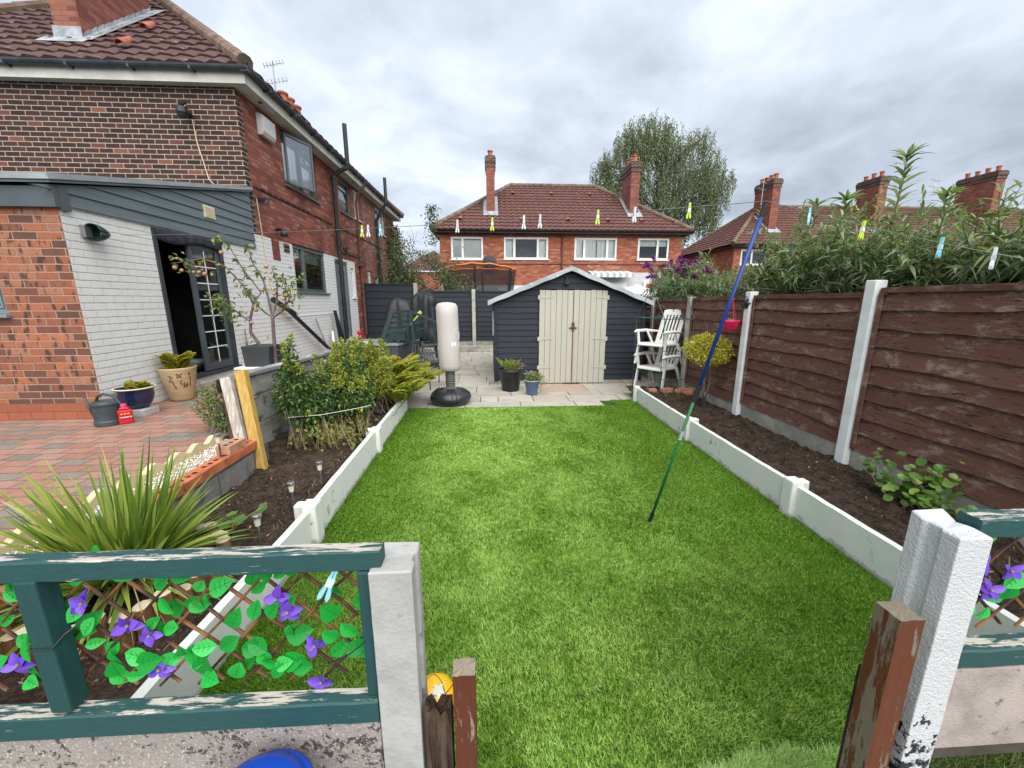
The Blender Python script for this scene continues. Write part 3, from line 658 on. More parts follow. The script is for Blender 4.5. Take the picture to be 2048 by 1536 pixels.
# patio sliding door: left half open, right leaf with white glazing bars
P = PX('x', WX, 1); q = MB()
pbox(q, P, 5.255, 5.31, -.11, .012, .64, 2.525); pbox(q, P, 6.45, 6.515, -.11, .012, .64, 2.525); pbox(q, P, 5.31, 6.45, -.11, .012, 2.44, 2.525); pbox(q, P, 5.24, 6.53, -.12, .05, .60, .64)
PD = q.build('patio_door', m_dark, H, bevel=.004); PD['label'] = 'charcoal framed patio door standing half open'
q = MB(); pbox(q, P, 5.84, 5.91, -.06, -.02, .65, 2.43); pbox(q, P, 6.38, 6.445, -.06, -.02, .65, 2.43); pbox(q, P, 5.91, 6.38, -.06, -.02, .65, .75); pbox(q, P, 5.91, 6.38, -.06, -.02, 2.36, 2.43)
LFp = q.build('sliding_leaf', m_clad_d, PD, bevel=.003)
q = MB(); q.quad(P(5.91, -.04, .75), P(6.38, -.04, .75), P(6.38, -.04, 2.36), P(5.91, -.04, 2.36)); q.build('pane', m_glass2, PD, recalc=False)
q = MB(); pbox(q, P, 6.14, 6.152, -.035, -.028, .75, 2.36)
for k in range(1, 7): z = .75+k*1.61/7; pbox(q, P, 5.93, 6.36, -.035, -.0275, z-.007, z+.007)
q.build('glazing_bars', m_wpvc, PD)
q = MB(); 
A = [P(5.0, -.13, .45), P(6.9, -.13, .45), P(6.9, -.13, 2.56), P(5.0, -.13, 2.56)]; Bq = [P(4.4, -2.6, .45), P(7.3, -2.6, .45), P(7.3, -2.6, 2.56), P(4.4, -2.6, 2.56)]
q.quad(*Bq)
for i in range(4): q.quad(A[i], A[(i+1) % 4], Bq[(i+1) % 4], Bq[i])
q.build('room_interior', m_room, PD, recalc=False)
m_rug = MAT('dark_red_cushion', (.35,.05,.03), .9, .3, 4); q = MB()
q.lathe(P(6.1, -1.2, 1.45), [(.02, .32), (.14, .28), (.17, .1), (.1, 0)], 12); q.lathe(P(6.35, -1.3, 1.0), [(.02, .4), (.2, .32), (.22, .1), (.1, 0)], 12); q.build('cushion', m_rug, PD, smooth=True)
q = MB(); q.lathe(P(5.9, -.8, .5), [(.3, .0), (.32, .25), (.2, .3)], 14); q.lathe(P(6.2, -.6, .62), [(.2, .0), (.28, .1), (.3, .14), (.0, .16)], 14); q.build('laundry_pile', MAT('grey_cloth', (.30,.31,.33), .9, .4, 6), PD, smooth=True)
q = MB(); q.grid(lambda s, t: P(5.3+1.15*s, .02+.008*math.sin(s*40), 2.53-.13*t-.03*math.sin(s*7)*t), 60, 3); q.build('rolled_fly_screen', MAT('charcoal_netting', (.03,.03,.04), .9, .4, 20), PD, smooth=True, solid=.01)
q = MB(); q.box(WX-.001, WX+.10, 5.15, 6.62, .3, .535); q.build('door_step', MAT('pale_step_brick', (.42,.37,.31), .8, .2, 6), H, bevel=.005)
# green cowl wall lamp near the corner
q = MB(); n = 16
def cowl(s, t):
    a = math.pi*2*s; r_ = .085*math.cos(t*math.pi/2)**.7
    return (WX+.10+.10*(1-t)*0+math.cos(a)*r_, 4.42+.19*t-.03, 2.33+math.sin(a)*r_)
q.grid(cowl, n, 8); lampo = q.build('cowl_lamp', m_greenpl, H, smooth=True, solid=.006); lampo['label'] = 'dark green cowl lamp on the white painted wall'
q = MB(); q.box(WX, WX+.05, 4.38, 4.45, 2.28, 2.40); q.build('lamp_bracket', m_alu, lampo)
# ---------------------------------------------------------------- middle house beyond the back fence
def semi(name, label, x0, x1, yf, z_ground, zw, wins, chims, whites, hipw=3.9, res=4, pitch=.75, dp=(), bandf=None, mats=None, depth=7.2, xr=None):
    o = empty(name, ((x0+x1)/2, yf+depth/2, z_ground), label, 'house', 'brick houses beyond the back fence')
    holes = [(a, b, c, d) for a, b, c, d, *_ in wins]
    mb = MB(); wall(mb, 'y', yf, -1, x0, x1, z_ground, zw, holes, .1, bandf, cuts_u=whites[0], cuts_z=whites[1])
    mb.mi = 0
    mb.quad((x0, yf, z_ground), (x0, yf+depth, z_ground), (x0, yf+depth, zw), (x0, yf, zw)); mb.quad((x1, yf, z_ground), (x1, yf+depth, z_ground), (x1, yf+depth, zw), (x1, yf, zw)); mb.quad((x0, yf+depth, z_ground), (x1, yf+depth, z_ground), (x1, yf+depth, zw), (x0, yf+depth, zw))
    mb.build('wall', mats or [m_mid, m_greyw], o, recalc=False)
    e = .35; ze = zw+.12; a = (x0-e, yf-e, ze); b = (x1+e, yf-e, ze); c = (x1+e, yf+depth+e, ze); d = (x0-e, yf+depth+e, ze)
    h = depth/2+e; zr = ze+h*pitch; t0 = (x0-e+h, yf+depth/2, zr); t1 = (x1+e-h, yf+depth/2, zr)
    mb = MB(); roof_slope(mb, a, b, t1, t0, res=res, lip=.045, amp=.024); roof_slope(mb, b, c, t1, t1, res=res, lip=.045); roof_slope(mb, d, a, t0, t0, res=res, lip=.045); mb.quad(c, d, t0, t1)
    rf = mb.build('roof', m_tile2, o, recalc=False)
    mb = MB()
    for p, q_ in ((a, t0), (b, t1), (c, t1), (d, t0), (t0, t1)): hip_line(mb, (p[0], p[1], p[2]+.04), (q_[0], q_[1], q_[2]+.04), .12)
    mb.build('ridge_tiles', m_hip, rf)
    mb = MB(); mb.box(x0-e+.03, x1+e-.03, yf-e+.03, yf-.002, zw-.02, zw+.02); mb.box(x1+.002, x1+e-.03, yf, yf+depth, zw-.02, zw+.02); mb.box(x0-e+.03, x0-.002, yf, yf+depth, zw-.02, zw+.02); mb.build('soffit', m_sooty, o)
    mb = MB(); gutter(mb, (x0-e, yf-e-.05, ze-.01), (x1+e, yf-e-.05, ze-.01), (0, -1, 0), .075); mb.box(x0-e+.01, x1+e-.01, yf-e-.0, yf-e+.03, zw-.02, zw+.10); mb.build('gutter', m_black, o)
    mb = MB(); mb.box(x0, x1, yf-.02, yf, 3.42, 3.455); mb.build('string_course', m_sooty, o)
    for a_, b_, c_, d_, mul, cur, bl in wins: window(o, 'y', yf, -1, a_, b_, c_, d_, m_wpvc, mull=mul, curtain=cur, blind=bl, fw=.07, recess=.02, glass=m_glassf)
    for cx0, cx1, cy0, cy1, zt, n, lab in chims:
        cc = chimney(o, cx0, cx1, cy0, cy1, ze+(cy0-yf)*pitch-.3, zt, n, label=lab, capz=.5, potr=.12)
        rz = lambda y: ze+(y-yf+e)*pitch
        q = MB(); w_ = .16
        for X0, X1 in ((cx0-w_, cx0+.01), (cx1-.01, cx1+w_)):
            q.add([(X0, cy0-.3, rz(cy0-.3)+.07), (X1, cy0-.3, rz(cy0-.3)+.07), (X1, cy1, rz(cy1)+.07), (X0, cy1, rz(cy1)+.07)], [(0, 1, 2, 3)])
        q.add([(cx0-w_, cy0-.34, rz(cy0-.34)+.075), (cx1+w_, cy0-.34, rz(cy0-.34)+.075), (cx1+w_, cy0, rz(cy0)+.075), (cx0-w_, cy0, rz(cy0)+.075)], [(0, 1, 2, 3)])
        q.build('lead_flashing', m_lead, cc, solid=.01)
    for x, y in dp: vent_tile(rf, (x, y, ze+(y-yf+e)*pitch+.08), (0, -1, -pitch), .25, .1)
    return o, rf
def bm_(u, z): return 1 if (z < 3.05 and u > 4.3) or (z < 2.42 and u < 4.3) else 0
Z0, Z1 = 3.66, 4.70
wins = [(-1.86, -.30, Z0-.03, Z1, (-1.30,), ((-1.7, -1.35),), .97), (.71, 2.89, Z0, Z1, (1.22, 2.38), ((.8, 1.15), (2.45, 2.8)), 0),
        (4.19, 6.32, Z0, Z1, (4.68, 5.83), ((4.27, 4.62), (4.75, 5.3), (5.35, 5.78), (5.88, 6.25)), 0), (7.37, 8.96, Z0, Z1, (8.38,), None, .36)]
MH, mrf = semi('semi_detached_house', 'orange brick pair of houses with two chimneys straight behind the shed', -2.4, 9.6, 20.0, -.05, 4.86, wins,
     [(-.12, .30, 21.0, 22.4, 8.62, 2, 'slim chimney with a single visible pot on the left of the roof'), (7.18, 7.62, 21.0, 22.5, 8.5, 3, 'wider chimney with its flank showing on the right of the roof')],
     ((4.3,), (2.42, 3.05)), bandf=bm_, dp=[(x, 22.6) for x in (1.3, 3.4, 5.5, 6.9)]+[(x, 20.25) for x in (-1.4, 1.6, 3.9, 5.9, 7.6, 9.2)])
pipe(MH, [(3.57, 19.93, .2), (3.57, 19.93, 4.6), (3.57, 19.75, 4.85)], .045, m_rust)
def dish(parent, x, y, z, r=.38):
    q = MB(); M = Matrix.Rotation(R(-70), 4, 'X')@Matrix.Rotation(R(15), 4, 'Y'); n = 20; vs = [Vector((0, 0, -.06))]
    fs = []
    for k, (rr, zz_) in enumerate(((.5, -.045), (1, 0))):
        for j in range(n): a = 2*math.pi*j/n; vs.append(Vector((r*rr*math.cos(a), r*rr*math.sin(a), zz_)))
    fs = [(0, 1+j, 1+(j+1) % n) for j in range(n)]+[(1+j, 1+n+j, 1+n+(j+1) % n, 1+(j+1) % n) for j in range(n)]
    q.add([M@v+Vector((x, y, z)) for v in vs], fs); q.tube([(x, y+.05, z), (x, y+.3, z-.25), (x, y+.4, z-.25)], .02, 6); q.tube([(x, y, z-r), (x, y-.3, z-.2)], .012, 5); q.box(x-.04, x+.04, y-.34, y-.28, z-.24, z-.16)
    return q.build('satellite_dish', MAT('dark_grey_dish', (.085,.09,.10), .6, .15, 3), parent, solid=.01)
dish(MH, .0, 19.55, 3.45, .36)
# striped awning, red door, small white windows at ground level
q = MB(); m_stripe = NT('striped_awning'); g = m_stripe; s = g.n('ShaderNodeSeparateXYZ'); g.set(s.inputs[0], g.coord())
st = g.math('GREATER_THAN', g.math('FRACT', g.math('MULTIPLY', s.outputs[0], 3.2)), .5); m_stripe = g.finish(g.bsdf(g.mix(st, (.68,.68,.66), (.38,.40,.40)), .8))
q.grid(lambda s_, t: (4.9+2.1*s_, 19.98-.7*t, 3.12-.15*t-(0 if t < .8 else .0)), 20, 3); q.grid(lambda s_, t: (4.9+2.1*s_, 19.27, 2.97-.17*t-.03*abs(math.sin(s_*40))*t), 60, 2); q.build('awning', m_stripe, MH, solid=.01)
m_red = MAT('red_paint', (.42,.012,.022), .4, .1, 3, bump=0)
q = MB(); q.box(7.75, 8.95, 19.9, 19.99, 0.1, 2.62); fr = q.build('door_frame', m_wpvc, MH); q = MB(); q.box(7.9, 8.8, 19.86, 19.9, .1, 2.5); q.build('red_door', m_red, MH)
q = MB(); q.box(6.1, 6.9, 19.93, 20.0, 1.3, 2.55); q.box(.4, 1.6, 19.93, 20.0, 1.4, 2.3); q.build('white_panel', m_wpvc, MH)
# ---------------------------------------------------------------- right hand house row
wins = [(15.25, 16.9, 3.80, 4.72, (15.95,), None, 0), (18.1, 19.9, 3.80, 4.72, (18.6, 19.4), ((18.2, 18.5),), 0), (21.6, 23.2, 3.80, 4.72, (22.4,), None, 0), (24.4, 26.2, 3.80, 4.72, (25.0, 25.7), None, .4), (28.2, 29.9, 3.8, 4.72, (29.0,), None, 0), (31.5, 33.2, 3.8, 4.72, (32.3,), None, .5)]
RH, rrf = semi('terraced_house', 'long brick house row with three chimneys on the right behind the flowering bushes', 14.8, 41, 24.0, -.05, 4.86, wins,
     [(17.45, 17.95, 25.0, 26.7, 9.0, 4, 'red chimney with four pots nearest to the hip end'), (24.3, 24.85, 25.0, 26.6, 9.25, 3, 'middle chimney standing behind the tall bush'), (32.0, 32.6, 25.0, 27.2, 9.7, 4, 'broad chimney furthest to the right')],
     ((), ()), dp=[(x, 24.35) for x in (16.6, 18.9, 21.5, 27, 30)])
aerial(RH, 17.2, 25.6, 7.6, 9.0, ang=2.9); aerial(RH, 28.6, 25.6, 7.6, 9.3, ang=2.7)
q = MB(); q.tube([(19.6, 24.2, 5.2), (19.6, 24.2, 6.5)], .09, 8); q.lathe((19.6, 24.2, 6.5), [(.12, 0), (.12, .1), (.05, .14)], 10); q.build('flue', m_alu, RH)
# little house further off, seen through the thin tree
LH = empty('distant_house', (-5.3, 42, 0), 'small far brick house with a pyramid roof seen through the thin tree', 'house')
mb = MB(); wall(mb, 'y', 38, -1, -8, -3.1, -.05, 4.3, [(-4.4, -3.6, 2.9, 4.0)], .1); mb.quad((-3.1, 38, -.05), (-3.1, 45, -.05), (-3.1, 45, 4.3), (-3.1, 38, 4.3)); mb.build('wall', m_mid, LH, recalc=False)
mb = MB(); roof_slope(mb, (-8.4, 37.6, 4.4), (-2.7, 37.6, 4.4), (-5.5, 41.4, 6.6), (-5.6, 41.4, 6.6), res=3); mb.quad((-2.7, 37.6, 4.4), (-2.7, 45.4, 4.4), (-5.5, 41.4, 6.6)); mb.build('roof', m_tile2, LH, recalc=False)
window(LH, 'y', 38, -1, -4.4, -3.6, 2.9, 4.0, m_wpvc, mull=(-4.0,), fw=.08)

# ---------------------------------------------------------------- fences
m_brown = NT('brown_stained_timber'); g = m_brown; c = g.coord(); v = g.vec(c, (1.2, 1.2, 14)); 
rr = g.n('ShaderNodeNewGeometry').outputs['Random Per Island']
bs = g.mix(g.noise(v, 3, 6, .7, .8), (.105,.046,.034), (.225,.115,.087)); bs = g.mix(g.math('MULTIPLY', g.smooth(g.noise(g.vec(c, (2, 2, 5)), 2.1, 7, .8, .4), .50, .66), .75), bs, (.38,.285,.235))
bs = g.mix(g.smooth(g.noise(g.vec(c, (3, 3, 25)), 3, 4, .7), .60, .64), bs, (.045,.02,.015)); bs = g.mix(1.0, bs, g.ramp(rr, [(0, (.72,.68,.68)), (1, (1, 1, 1))]), 'MULTIPLY')
m_brown = g.finish(g.bsdf(bs, .8, 0, .2, g.bump(g.noise(v, 6, 6, .7), .5, .006)))
def BLACKW(name, a, b):
    g = NT(name); c = g.coord(); v = g.vec(c, (1.5, 1.5, 16)); r = g.n('ShaderNodeNewGeometry').outputs['Random Per Island']
    bs = g.mix(g.noise(v, 3, 6, .7, .6), a, b); bs = g.mix(g.math('MULTIPLY', g.smooth(g.noise(v, 4, 5, .8), .58, .66), .5), bs, mulc(b, 2.4)); bs = g.mix(1.0, bs, g.ramp(r, [(0, (.75,)*3), (1, (1,)*3)]), 'MULTIPLY')
    return g.finish(g.bsdf(bs, .65, 0, .3, g.bump(g.noise(v, 7, 5, .7), .4, .005)))
m_blackw = BLACKW('charcoal_stained_timber', (.012,.015,.021), (.028,.035,.047))
m_conc = MAT('grey_concrete_post', (.36,.35,.31), .85, .18, 6, bump=.4, bs=90, spots=((.22,.22,.2), .62, 7))
m_wconc = MAT('white_painted_concrete', (.74,.76,.76), .75, .08, 5, bump=.35, bs=70, spots=((.42,.41,.37), .66, 4))
m_gravelb = MAT('concrete_gravel_board', (.30,.29,.25), .9, .25, 5, bump=.4, spots=((.45,.44,.40), .6, 3))
def lap_board(mb, axis, pos, sgn, u0, u1, z0, z1, amp=.012, tb=.032, seed=0, n=26):
    """one overlapping board with a wavy waney lower edge"""
    P = PX(axis, pos, sgn); vs = []
    for k in range(n+1):
        t = k/n; u = u0+(u1-u0)*t
        wv = amp*(mno.noise(Vector((u*1.6, seed*3.1, 0)))*1.6+mno.noise(Vector((u*6, seed*7.7, 3)))*.5)
        vs += [P(u, tb, z0+wv), P(u, .006, z1), P(u, .0, z1), P(u, tb-.012, z0+wv)]
    fs = []
    for k in range(n): b = 4*k; fs += [(b, b+4, b+5, b+1), (b+3, b+7, b+4, b)]
    mb.add(vs, fs)
def lap_panel(parent, axis, pos, sgn, u0, u1, z0, z1, nb, mat, amp=.014, seed=0, name='panel', rail=True, batten=True):
    mb = MB(); h = (z1-z0)/nb
    for i in range(nb):
        lap_board(mb, axis, pos, sgn, u0, u1, z0+i*h-.018, z0+(i+1)*h+.012, amp if i else .004, seed=seed*31+i)
    P = PX(axis, pos, sgn)
    pbox(mb, P, u0, u1, -.012, -.002, z0, z1)
    if rail:
        pbox(mb, P, u0, u1, -.02, .042, z1-.035, z1+.008)
        if batten: pbox(mb, P, u0, u0+.035, .0345, .052, z0, z1-.036); pbox(mb, P, u1-.035, u1, .0345, .052, z0, z1-.036)
    return mb.build(name, mat, parent, recalc=False)
FR = empty('brown_garden_fence', (3.45, 4.2, .1), 'brown overlapping timber fence with white and grey concrete posts along the right bed', 'fence')
FX = 3.43
spec = [(1.55, 3.30, .30, 1.755), (3.43, 4.96, .30, 1.715), (5.09, 6.50, .26, 1.70), (6.62, 8.0, .22, 1.68), (8.12, 9.9, .2, 1.68), (10.0, 11.6, .2, 1.68), (11.7, 13.2, .2, 1.68), (-.5, 1.43, .30, 1.755)]
for i, (a, b, z0, z1) in enumerate(spec):
    lap_panel(FR, 'x', FX, -1, a, b, z0, z1, 9, m_brown, .022, i+1)
    q = MB(); q.box(FX-.022, FX+.02, a, b, .0, z0-.02); q.build('gravel_board', m_gravelb, FR, bevel=.004)
for y, zt, mt, lab in ((3.365, 1.83, m_wconc, 'white painted concrete fence post nearest the camera'), (5.025, 1.77, m_wconc, 'second white painted fence post beside the pink basket'), (6.56, 1.72, m_conc, None), (8.06, 1.72, m_conc, None), (9.95, 1.72, m_conc, None), (11.65, 1.72, m_conc, None), (1.49, 1.8, m_conc, None)):
    q = MB(); w_ = .05; q.prism([(3.35, y-w_), (3.46, y-w_), (3.46, y+w_), (3.35, y+w_)], 'z', -.05, zt); o = q.build('post', mt, FR, bevel=.008)
    if lab: o['label'] = lab
FB = empty('black_back_fence', (-.3, 13.2, 0), 'charcoal stained timber fence with concrete posts across the back of the patio', 'fence')
FY = 13.25
for i, (a, b, z0, z1) in enumerate([(-4.05, -2.48, .42, 2.20), (-2.36, -.60, .36, 1.97), (-.48, 1.38, .36, 1.97), (1.50, 3.35, .36, 1.97)]):
    lap_panel(FB, 'y', FY, -1, a, b, z0, z1, 10 if i else 8, m_blackw, .010, 50+i)
    q = MB(); q.box(a, b, FY-.02, FY+.02, .0, z0-.02); q.build('gravel_board', m_gravelb, FB, bevel=.004)
for x, zt in ((-2.42, 2.22), (-.54, 2.03), (1.44, 2.03)):
    q = MB(); q.box(x-.058, x+.058, FY-.09, FY+.04, -.05, zt); q.build('post', m_conc, FB, bevel=.01)
q = MB(); q.box(-.98, .12, 12.9, 13.1, .0, .2); tag(q.build('stone_kerb', m_gravelb, bevel=.02), 'low weathered stone kerb at the foot of the back fence beside the shed', 'kerb')

# ---------------------------------------------------------------- lawn edging
def edging(name, label, x, seg, posts, tilt=0, sgn=1):
    o = empty(name, (x, 3.5, 0), label, 'edging')
    for (xa, a, xb, b, z) in seg:
        q = MB(); n = 24; rg = random.Random(int(a*100))
        for k in range(n):
            t0, t1 = k/n, (k+1)/n
            y0, y1 = a+(b-a)*t0, a+(b-a)*t1; X0, X1 = xa+(xb-xa)*t0, xa+(xb-xa)*t1
            j0 = z+.004*mno.noise(Vector((y0*9, 1, x))); j1 = z+.004*mno.noise(Vector((y1*9, 1, x)))
            q.add([(X0-.022, y0, -.06), (X0+.022, y0, -.06), (X0+.022, y0, j0), (X0-.022, y0, j0), (X1-.022, y1, -.06), (X1+.022, y1, -.06), (X1+.022, y1, j1), (X1-.022, y1, j1)],
                  [(3, 2, 6, 7), (1, 5, 6, 2), (0, 3, 7, 4)]+([(0, 1, 2, 3)] if k == 0 else [])+([(4, 7, 6, 5)] if k == n-1 else []))
        q.build('gravel_board', m_edge, o, recalc=False)
    for (xp, yp, z) in posts:
        q = MB(); q.box(xp-.05, xp+.05, yp-.055, yp+.055, -.06, z); q.box(xp-.05-.06*sgn*1.0 if sgn > 0 else xp+.05, xp-.05 if sgn > 0 else xp+.11, yp-.03, yp+.045, -.06, z-.012)
        q.build('post_stub', m_edge, o, bevel=.012)
    return o
g = NT('chalky_white_edging'); c = g.coord(); s = g.n('ShaderNodeSeparateXYZ'); g.set(s.inputs[0], c)
col = g.mix(g.noise(c, 5, 7), (.60,.62,.575), (.76,.78,.74)); col = g.mix(g.smooth(g.noise(c, 4.5, 7, .7), .62, .68), col, (.34,.31,.24))
splash = g.math('ADD', g.noise(g.vec(c, (1, 1, 2.5)), 11, 6, .75), g.math('MULTIPLY', g.smooth(s.outputs[2], .0, .11), -.35)); col = g.mix(g.math('MULTIPLY', g.smooth(splash, .36, .52), .6), col, (.20,.20,.12))
m_edge = g.finish(g.bsdf(col, .85, 0, .25, g.bump(g.noise(c, 60, 5, .65), .4, .004)))
edging('left_lawn_edging', 'white painted concrete edging between lawn and left soil bed', -1.3, [(-1.30, .7, -1.255, 2.47, .255), (-1.255, 2.58, -1.285, 4.13, .265), (-1.285, 4.24, -1.31, 5.88, .26)], [(-1.245, 2.525, .30), (-1.275, 4.185, .285)], sgn=1)
edging('right_lawn_edging', 'white painted concrete edging between lawn and right soil bed', 2.37, [(2.33, .7, 2.36, 2.63, .255), (2.36, 2.74, 2.385, 4.33, .26), (2.385, 4.43, 2.425, 6.12, .25)], [(2.345, 2.685, .30), (2.38, 4.38, .28)], sgn=-1)
q = MB(); q.lathe((2.42, 6.2, -.02), [(.055, 0), (.055, .27), (.05, .29)], 12); tag(q.build('edging_peg', m_edge, bevel=.004), 'short round pale post at the far end of the right edging', 'post')

# ---------------------------------------------------------------- shed
S = empty('garden_shed', (1.55, 9.1, 0), 'dark timber garden shed with cream double doors and grey felt roof', 'shed')
SX0, SX1, SY0, SY1 = .10, 3.04, 7.72, 10.4; AX, AZ = 1.55, 2.24; EZ = 1.66
def shz(x): return AZ-(AZ-EZ)*abs(x-AX)/(AX-SX0)
mb = MB(); zc = .09; k = 0; hb = .112
while zc < AZ-.03:
    z1 = zc+hb+.01
    def clipx(z): 
        if z <= EZ: return SX0, SX1
        f = (AZ-z)/(AZ-EZ); return AX-(AX-SX0)*f, AX+(SX1-AX)*f
    a0, b0 = clipx(zc); a1, b1 = clipx(z1 if z1 < AZ else AZ-.001)
    spans = [(a0, b0, a1, b1)]
    if zc < 1.83: spans = [(a0, .945, a1, .945), (2.30, b0, 2.30, b1)]
    for (p, q_, r_, t_) in spans:
        n = 14; vs = []
        for i in range(n+1):
            t = i/n; wv = .010*mno.noise(Vector((p*3+t*3, zc*20, 2)))+.004*mno.noise(Vector((p+t*11, zc*20, 7)))
            vs += [(p+(q_-p)*t, SY0-.024, zc-.006+wv), (r_+(t_-r_)*t, SY0-.006, z1), (p+(q_-p)*t, SY0-.008, zc-.006+wv)]
        mb.add(vs, [f for i in range(n) for f in ((3*i, 3*i+3, 3*i+4, 3*i+1), (3*i+2, 3*i+5, 3*i+3, 3*i))])
    zc += hb
mb.box(SX0-.03, SX0+.035, SY0-.045, SY0-.0245, .07, EZ-.02); mb.box(SX1-.035, SX1+.03, SY0-.045, SY0-.0245, .07, EZ-.02)
for (a, b) in ((SX0-.001, 0), (SX1+.001, 0)):
    zc = .09
    while zc < EZ-.02:
        lap_board(mb, 'x', a, -1 if a < 1 else 1, SY0, SY1, zc-.006, min(zc+hb+.01, EZ), .003, seed=int(zc*100)); zc += hb
mb.quad((SX0, SY1, .07), (SX1, SY1, .07), (SX1, SY1, EZ), (AX, SY1, AZ), (SX0, SY1, EZ))
mb.quad((SX0+.02, SY0+.002, .07), (SX1-.02, SY0+.002, .07), (SX1-.02, SY0+.002, EZ), (AX, SY0+.002, AZ), (SX0+.02, SY0+.002, EZ))
mb.build('shed_wall', m_blackw, S, recalc=False)
m_felt = MAT('grey_roof_felt', (.30,.33,.34), .7, .15, 3, bump=.25, spots=((.40,.43,.44), .58, 5))
mb = MB(); y0, y1 = SY0-.14, SY1+.1
for sx, xe in ((-1, SX0-.14), (1, SX1+.14)):
    ze = AZ-(AZ-EZ)*abs(xe-AX)/(AX-SX0)
    def Pp(s_, t, xe=xe, ze=ze): x = AX+(xe-AX)*s_; z = AZ+(ze-AZ)*s_; return (x, y0+(y1-y0)*t, z+.055+.008*mno.noise(Vector((x*3, t*9, 1))))
    mb.grid(Pp, 16, 20)
    mb.grid(lambda s_, t, xe=xe, ze=ze: (AX+(xe-AX)*s_, y0-.006-.012*t, AZ+(ze-AZ)*s_+.055-.085*t+.006*math.sin(s_*23)), 24, 2)
    mb.grid(lambda s_, t, xe=xe, ze=ze: (xe+.004*sx, y0+(y1-y0)*s_, ze+.055-.09*t), 10, 1)
mb.build('felt_roof', m_felt, S, recalc=False, solid=.006)
m_doorp = NT('cream_door_paint'); g = m_doorp; c = g.coord(); n1 = g.noise(g.vec(c, (6, 6, .6)), 3, 5, .7)
s = g.n('ShaderNodeSeparateXYZ'); g.set(s.inputs[0], c)
rust = g.math('MULTIPLY', g.math('MULTIPLY', g.math('SUBTRACT', 1.0, g.smooth(g.math('ABSOLUTE', g.math('SUBTRACT', s.outputs[0], .09)), .0, .05)), g.math('SUBTRACT', 1.0, g.smooth(s.outputs[2], 1.05, 1.3))), g.math('ADD', g.noise(g.vec(c, (20, 20, 1)), 2, 4), .1))
col = g.mix(n1, (.36,.345,.285), (.47,.45,.38)); col = g.mix(g.math('MULTIPLY', rust, .7), col, (.30,.17,.10))
m_doorp = g.finish(g.bsdf(col, .6, 0, .3, g.bump(n1, .2, .004)))
dz0, dz1 = .03, 1.86
for a, b in ((.955, 1.618), (1.628, 2.29)):
    q = MB(); nb = 6; wv = (b-a)/nb
    for k in range(nb): q.box(a+k*wv+.003, a+(k+1)*wv-.003, SY0-.058, SY0-.03, dz0+.004*(k % 2), dz1-.004*((k*7) % 3))
    q.box(a+.004, b-.004, SY0-.031, SY0-.012, dz0+.02, dz1-.02)
    d = q.build('door', m_doorp, S, bevel=.003)
    hx = a if a < 1.2 else b
    for z in (.35, .92, 1.72):
        q = MB(); s_ = 1 if a < 1.2 else -1
        q.box(min(hx-.03*s_, hx+.02*s_), max(hx-.03*s_, hx+.02*s_), SY0-.066, SY0-.0585, z-.04, z+.04)
        q.prism([(hx+.02*s_, z-.02), (hx+.27*s_, z-.006), (hx+.27*s_, z+.008), (hx+.02*s_, z+.022)], 'y', SY0-.066, SY0-.0585); q.build('hinge', m_doorp, d)
m_rustm = MAT('rusty_latch', (.10,.055,.035), .7, .4, 20)
q = MB(); q.box(1.55, 1.70, SY0-.075, SY0-.0585, 1.12, 1.145); q.box(1.60, 1.645, SY0-.085, SY0-.059, 1.09, 1.23); q.tube([(1.625, SY0-.09, 1.20), (1.60, SY0-.09, 1.24), (1.65, SY0-.09, 1.24), (1.625, SY0-.09, 1.2)], .006, 6); q.box(1.60, 1.65, SY0-.10, SY0-.086, 1.13, 1.18); q.build('latch', m_rustm, S, bevel=.003)
q = MB(); q.box(1.45, 1.75, SY0-.075, SY0-.06, .022, .036); q.lathe((1.76, SY0-.075, .0), [(.02, 0), (.02, .04)], 8); q.build('bottom_bolt', m_rustm, S)
q = MB(); q.box(1.44, 1.52, SY0-.06, SY0-.02, 2.0, 2.04); q.box(1.46, 1.50, SY0-.06, SY0-.02, 2.04, 2.09); q.box(1.43, 1.53, SY0-.09, SY0-.05, 1.965, 1.998); q.build('shed_lamp', m_black, S, bevel=.004)
q = MB(); q.box(SX0-.02, SX1+.02, SY0-.03, SY1, .0, .075); q.build('base_bearer', m_gravelb, S, bevel=.005)
q = MB(); q.box(SX0-.05, SX0-.028, 8.1, 8.9, .95, 1.45); q.build('side_window', m_wpvc, S, bevel=.004)

# ---------------------------------------------------------------- trampoline, parasol beyond the fence
T = empty('trampoline', (-.45, 16, 0), 'round trampoline with black safety net and orange top ring behind the fence', 'trampoline')
m_or = MAT('orange_foam', (.75,.20,.03), .6, .1, 3, bump=0)
g = NT('black_safety_net'); c = g.coord(); t = g.n('ShaderNodeBsdfTransparent'); d = g.bsdf((.012,.012,.014), .9); m = g.n('ShaderNodeMixShader'); m.inputs[0].default_value = .62
g.t.links.new(t.outputs[0], m.inputs[1]); g.t.links.new(d.outputs[0], m.inputs[2]); m_net = g.finish(m)
rt, rb = 1.48, 1.25; cx, cy = -.43, 16.2
q = MB(); n = 40; pts = [(cx+rt*math.cos(2*math.pi*k/n), cy+rt*.8*math.sin(2*math.pi*k/n), 2.93+.08*math.cos(4*math.pi*k/n+math.pi)+.02*math.sin(k*2)) for k in range(n+1)]
q.tube(pts, .028, 8, cap=False); q.build('top_ring', m_or, T, smooth=True)
q = MB(); q.grid(lambda s, t: (cx+(rb+(rt-rb)*t)*math.cos(2*math.pi*s), cy+.8*(rb+(rt-rb)*t)*math.sin(2*math.pi*s), .9+(2.9-.9)*t+.08*t*math.cos(4*math.pi*s+math.pi)), 48, 6); q.build('safety_net', m_net, T, recalc=False)
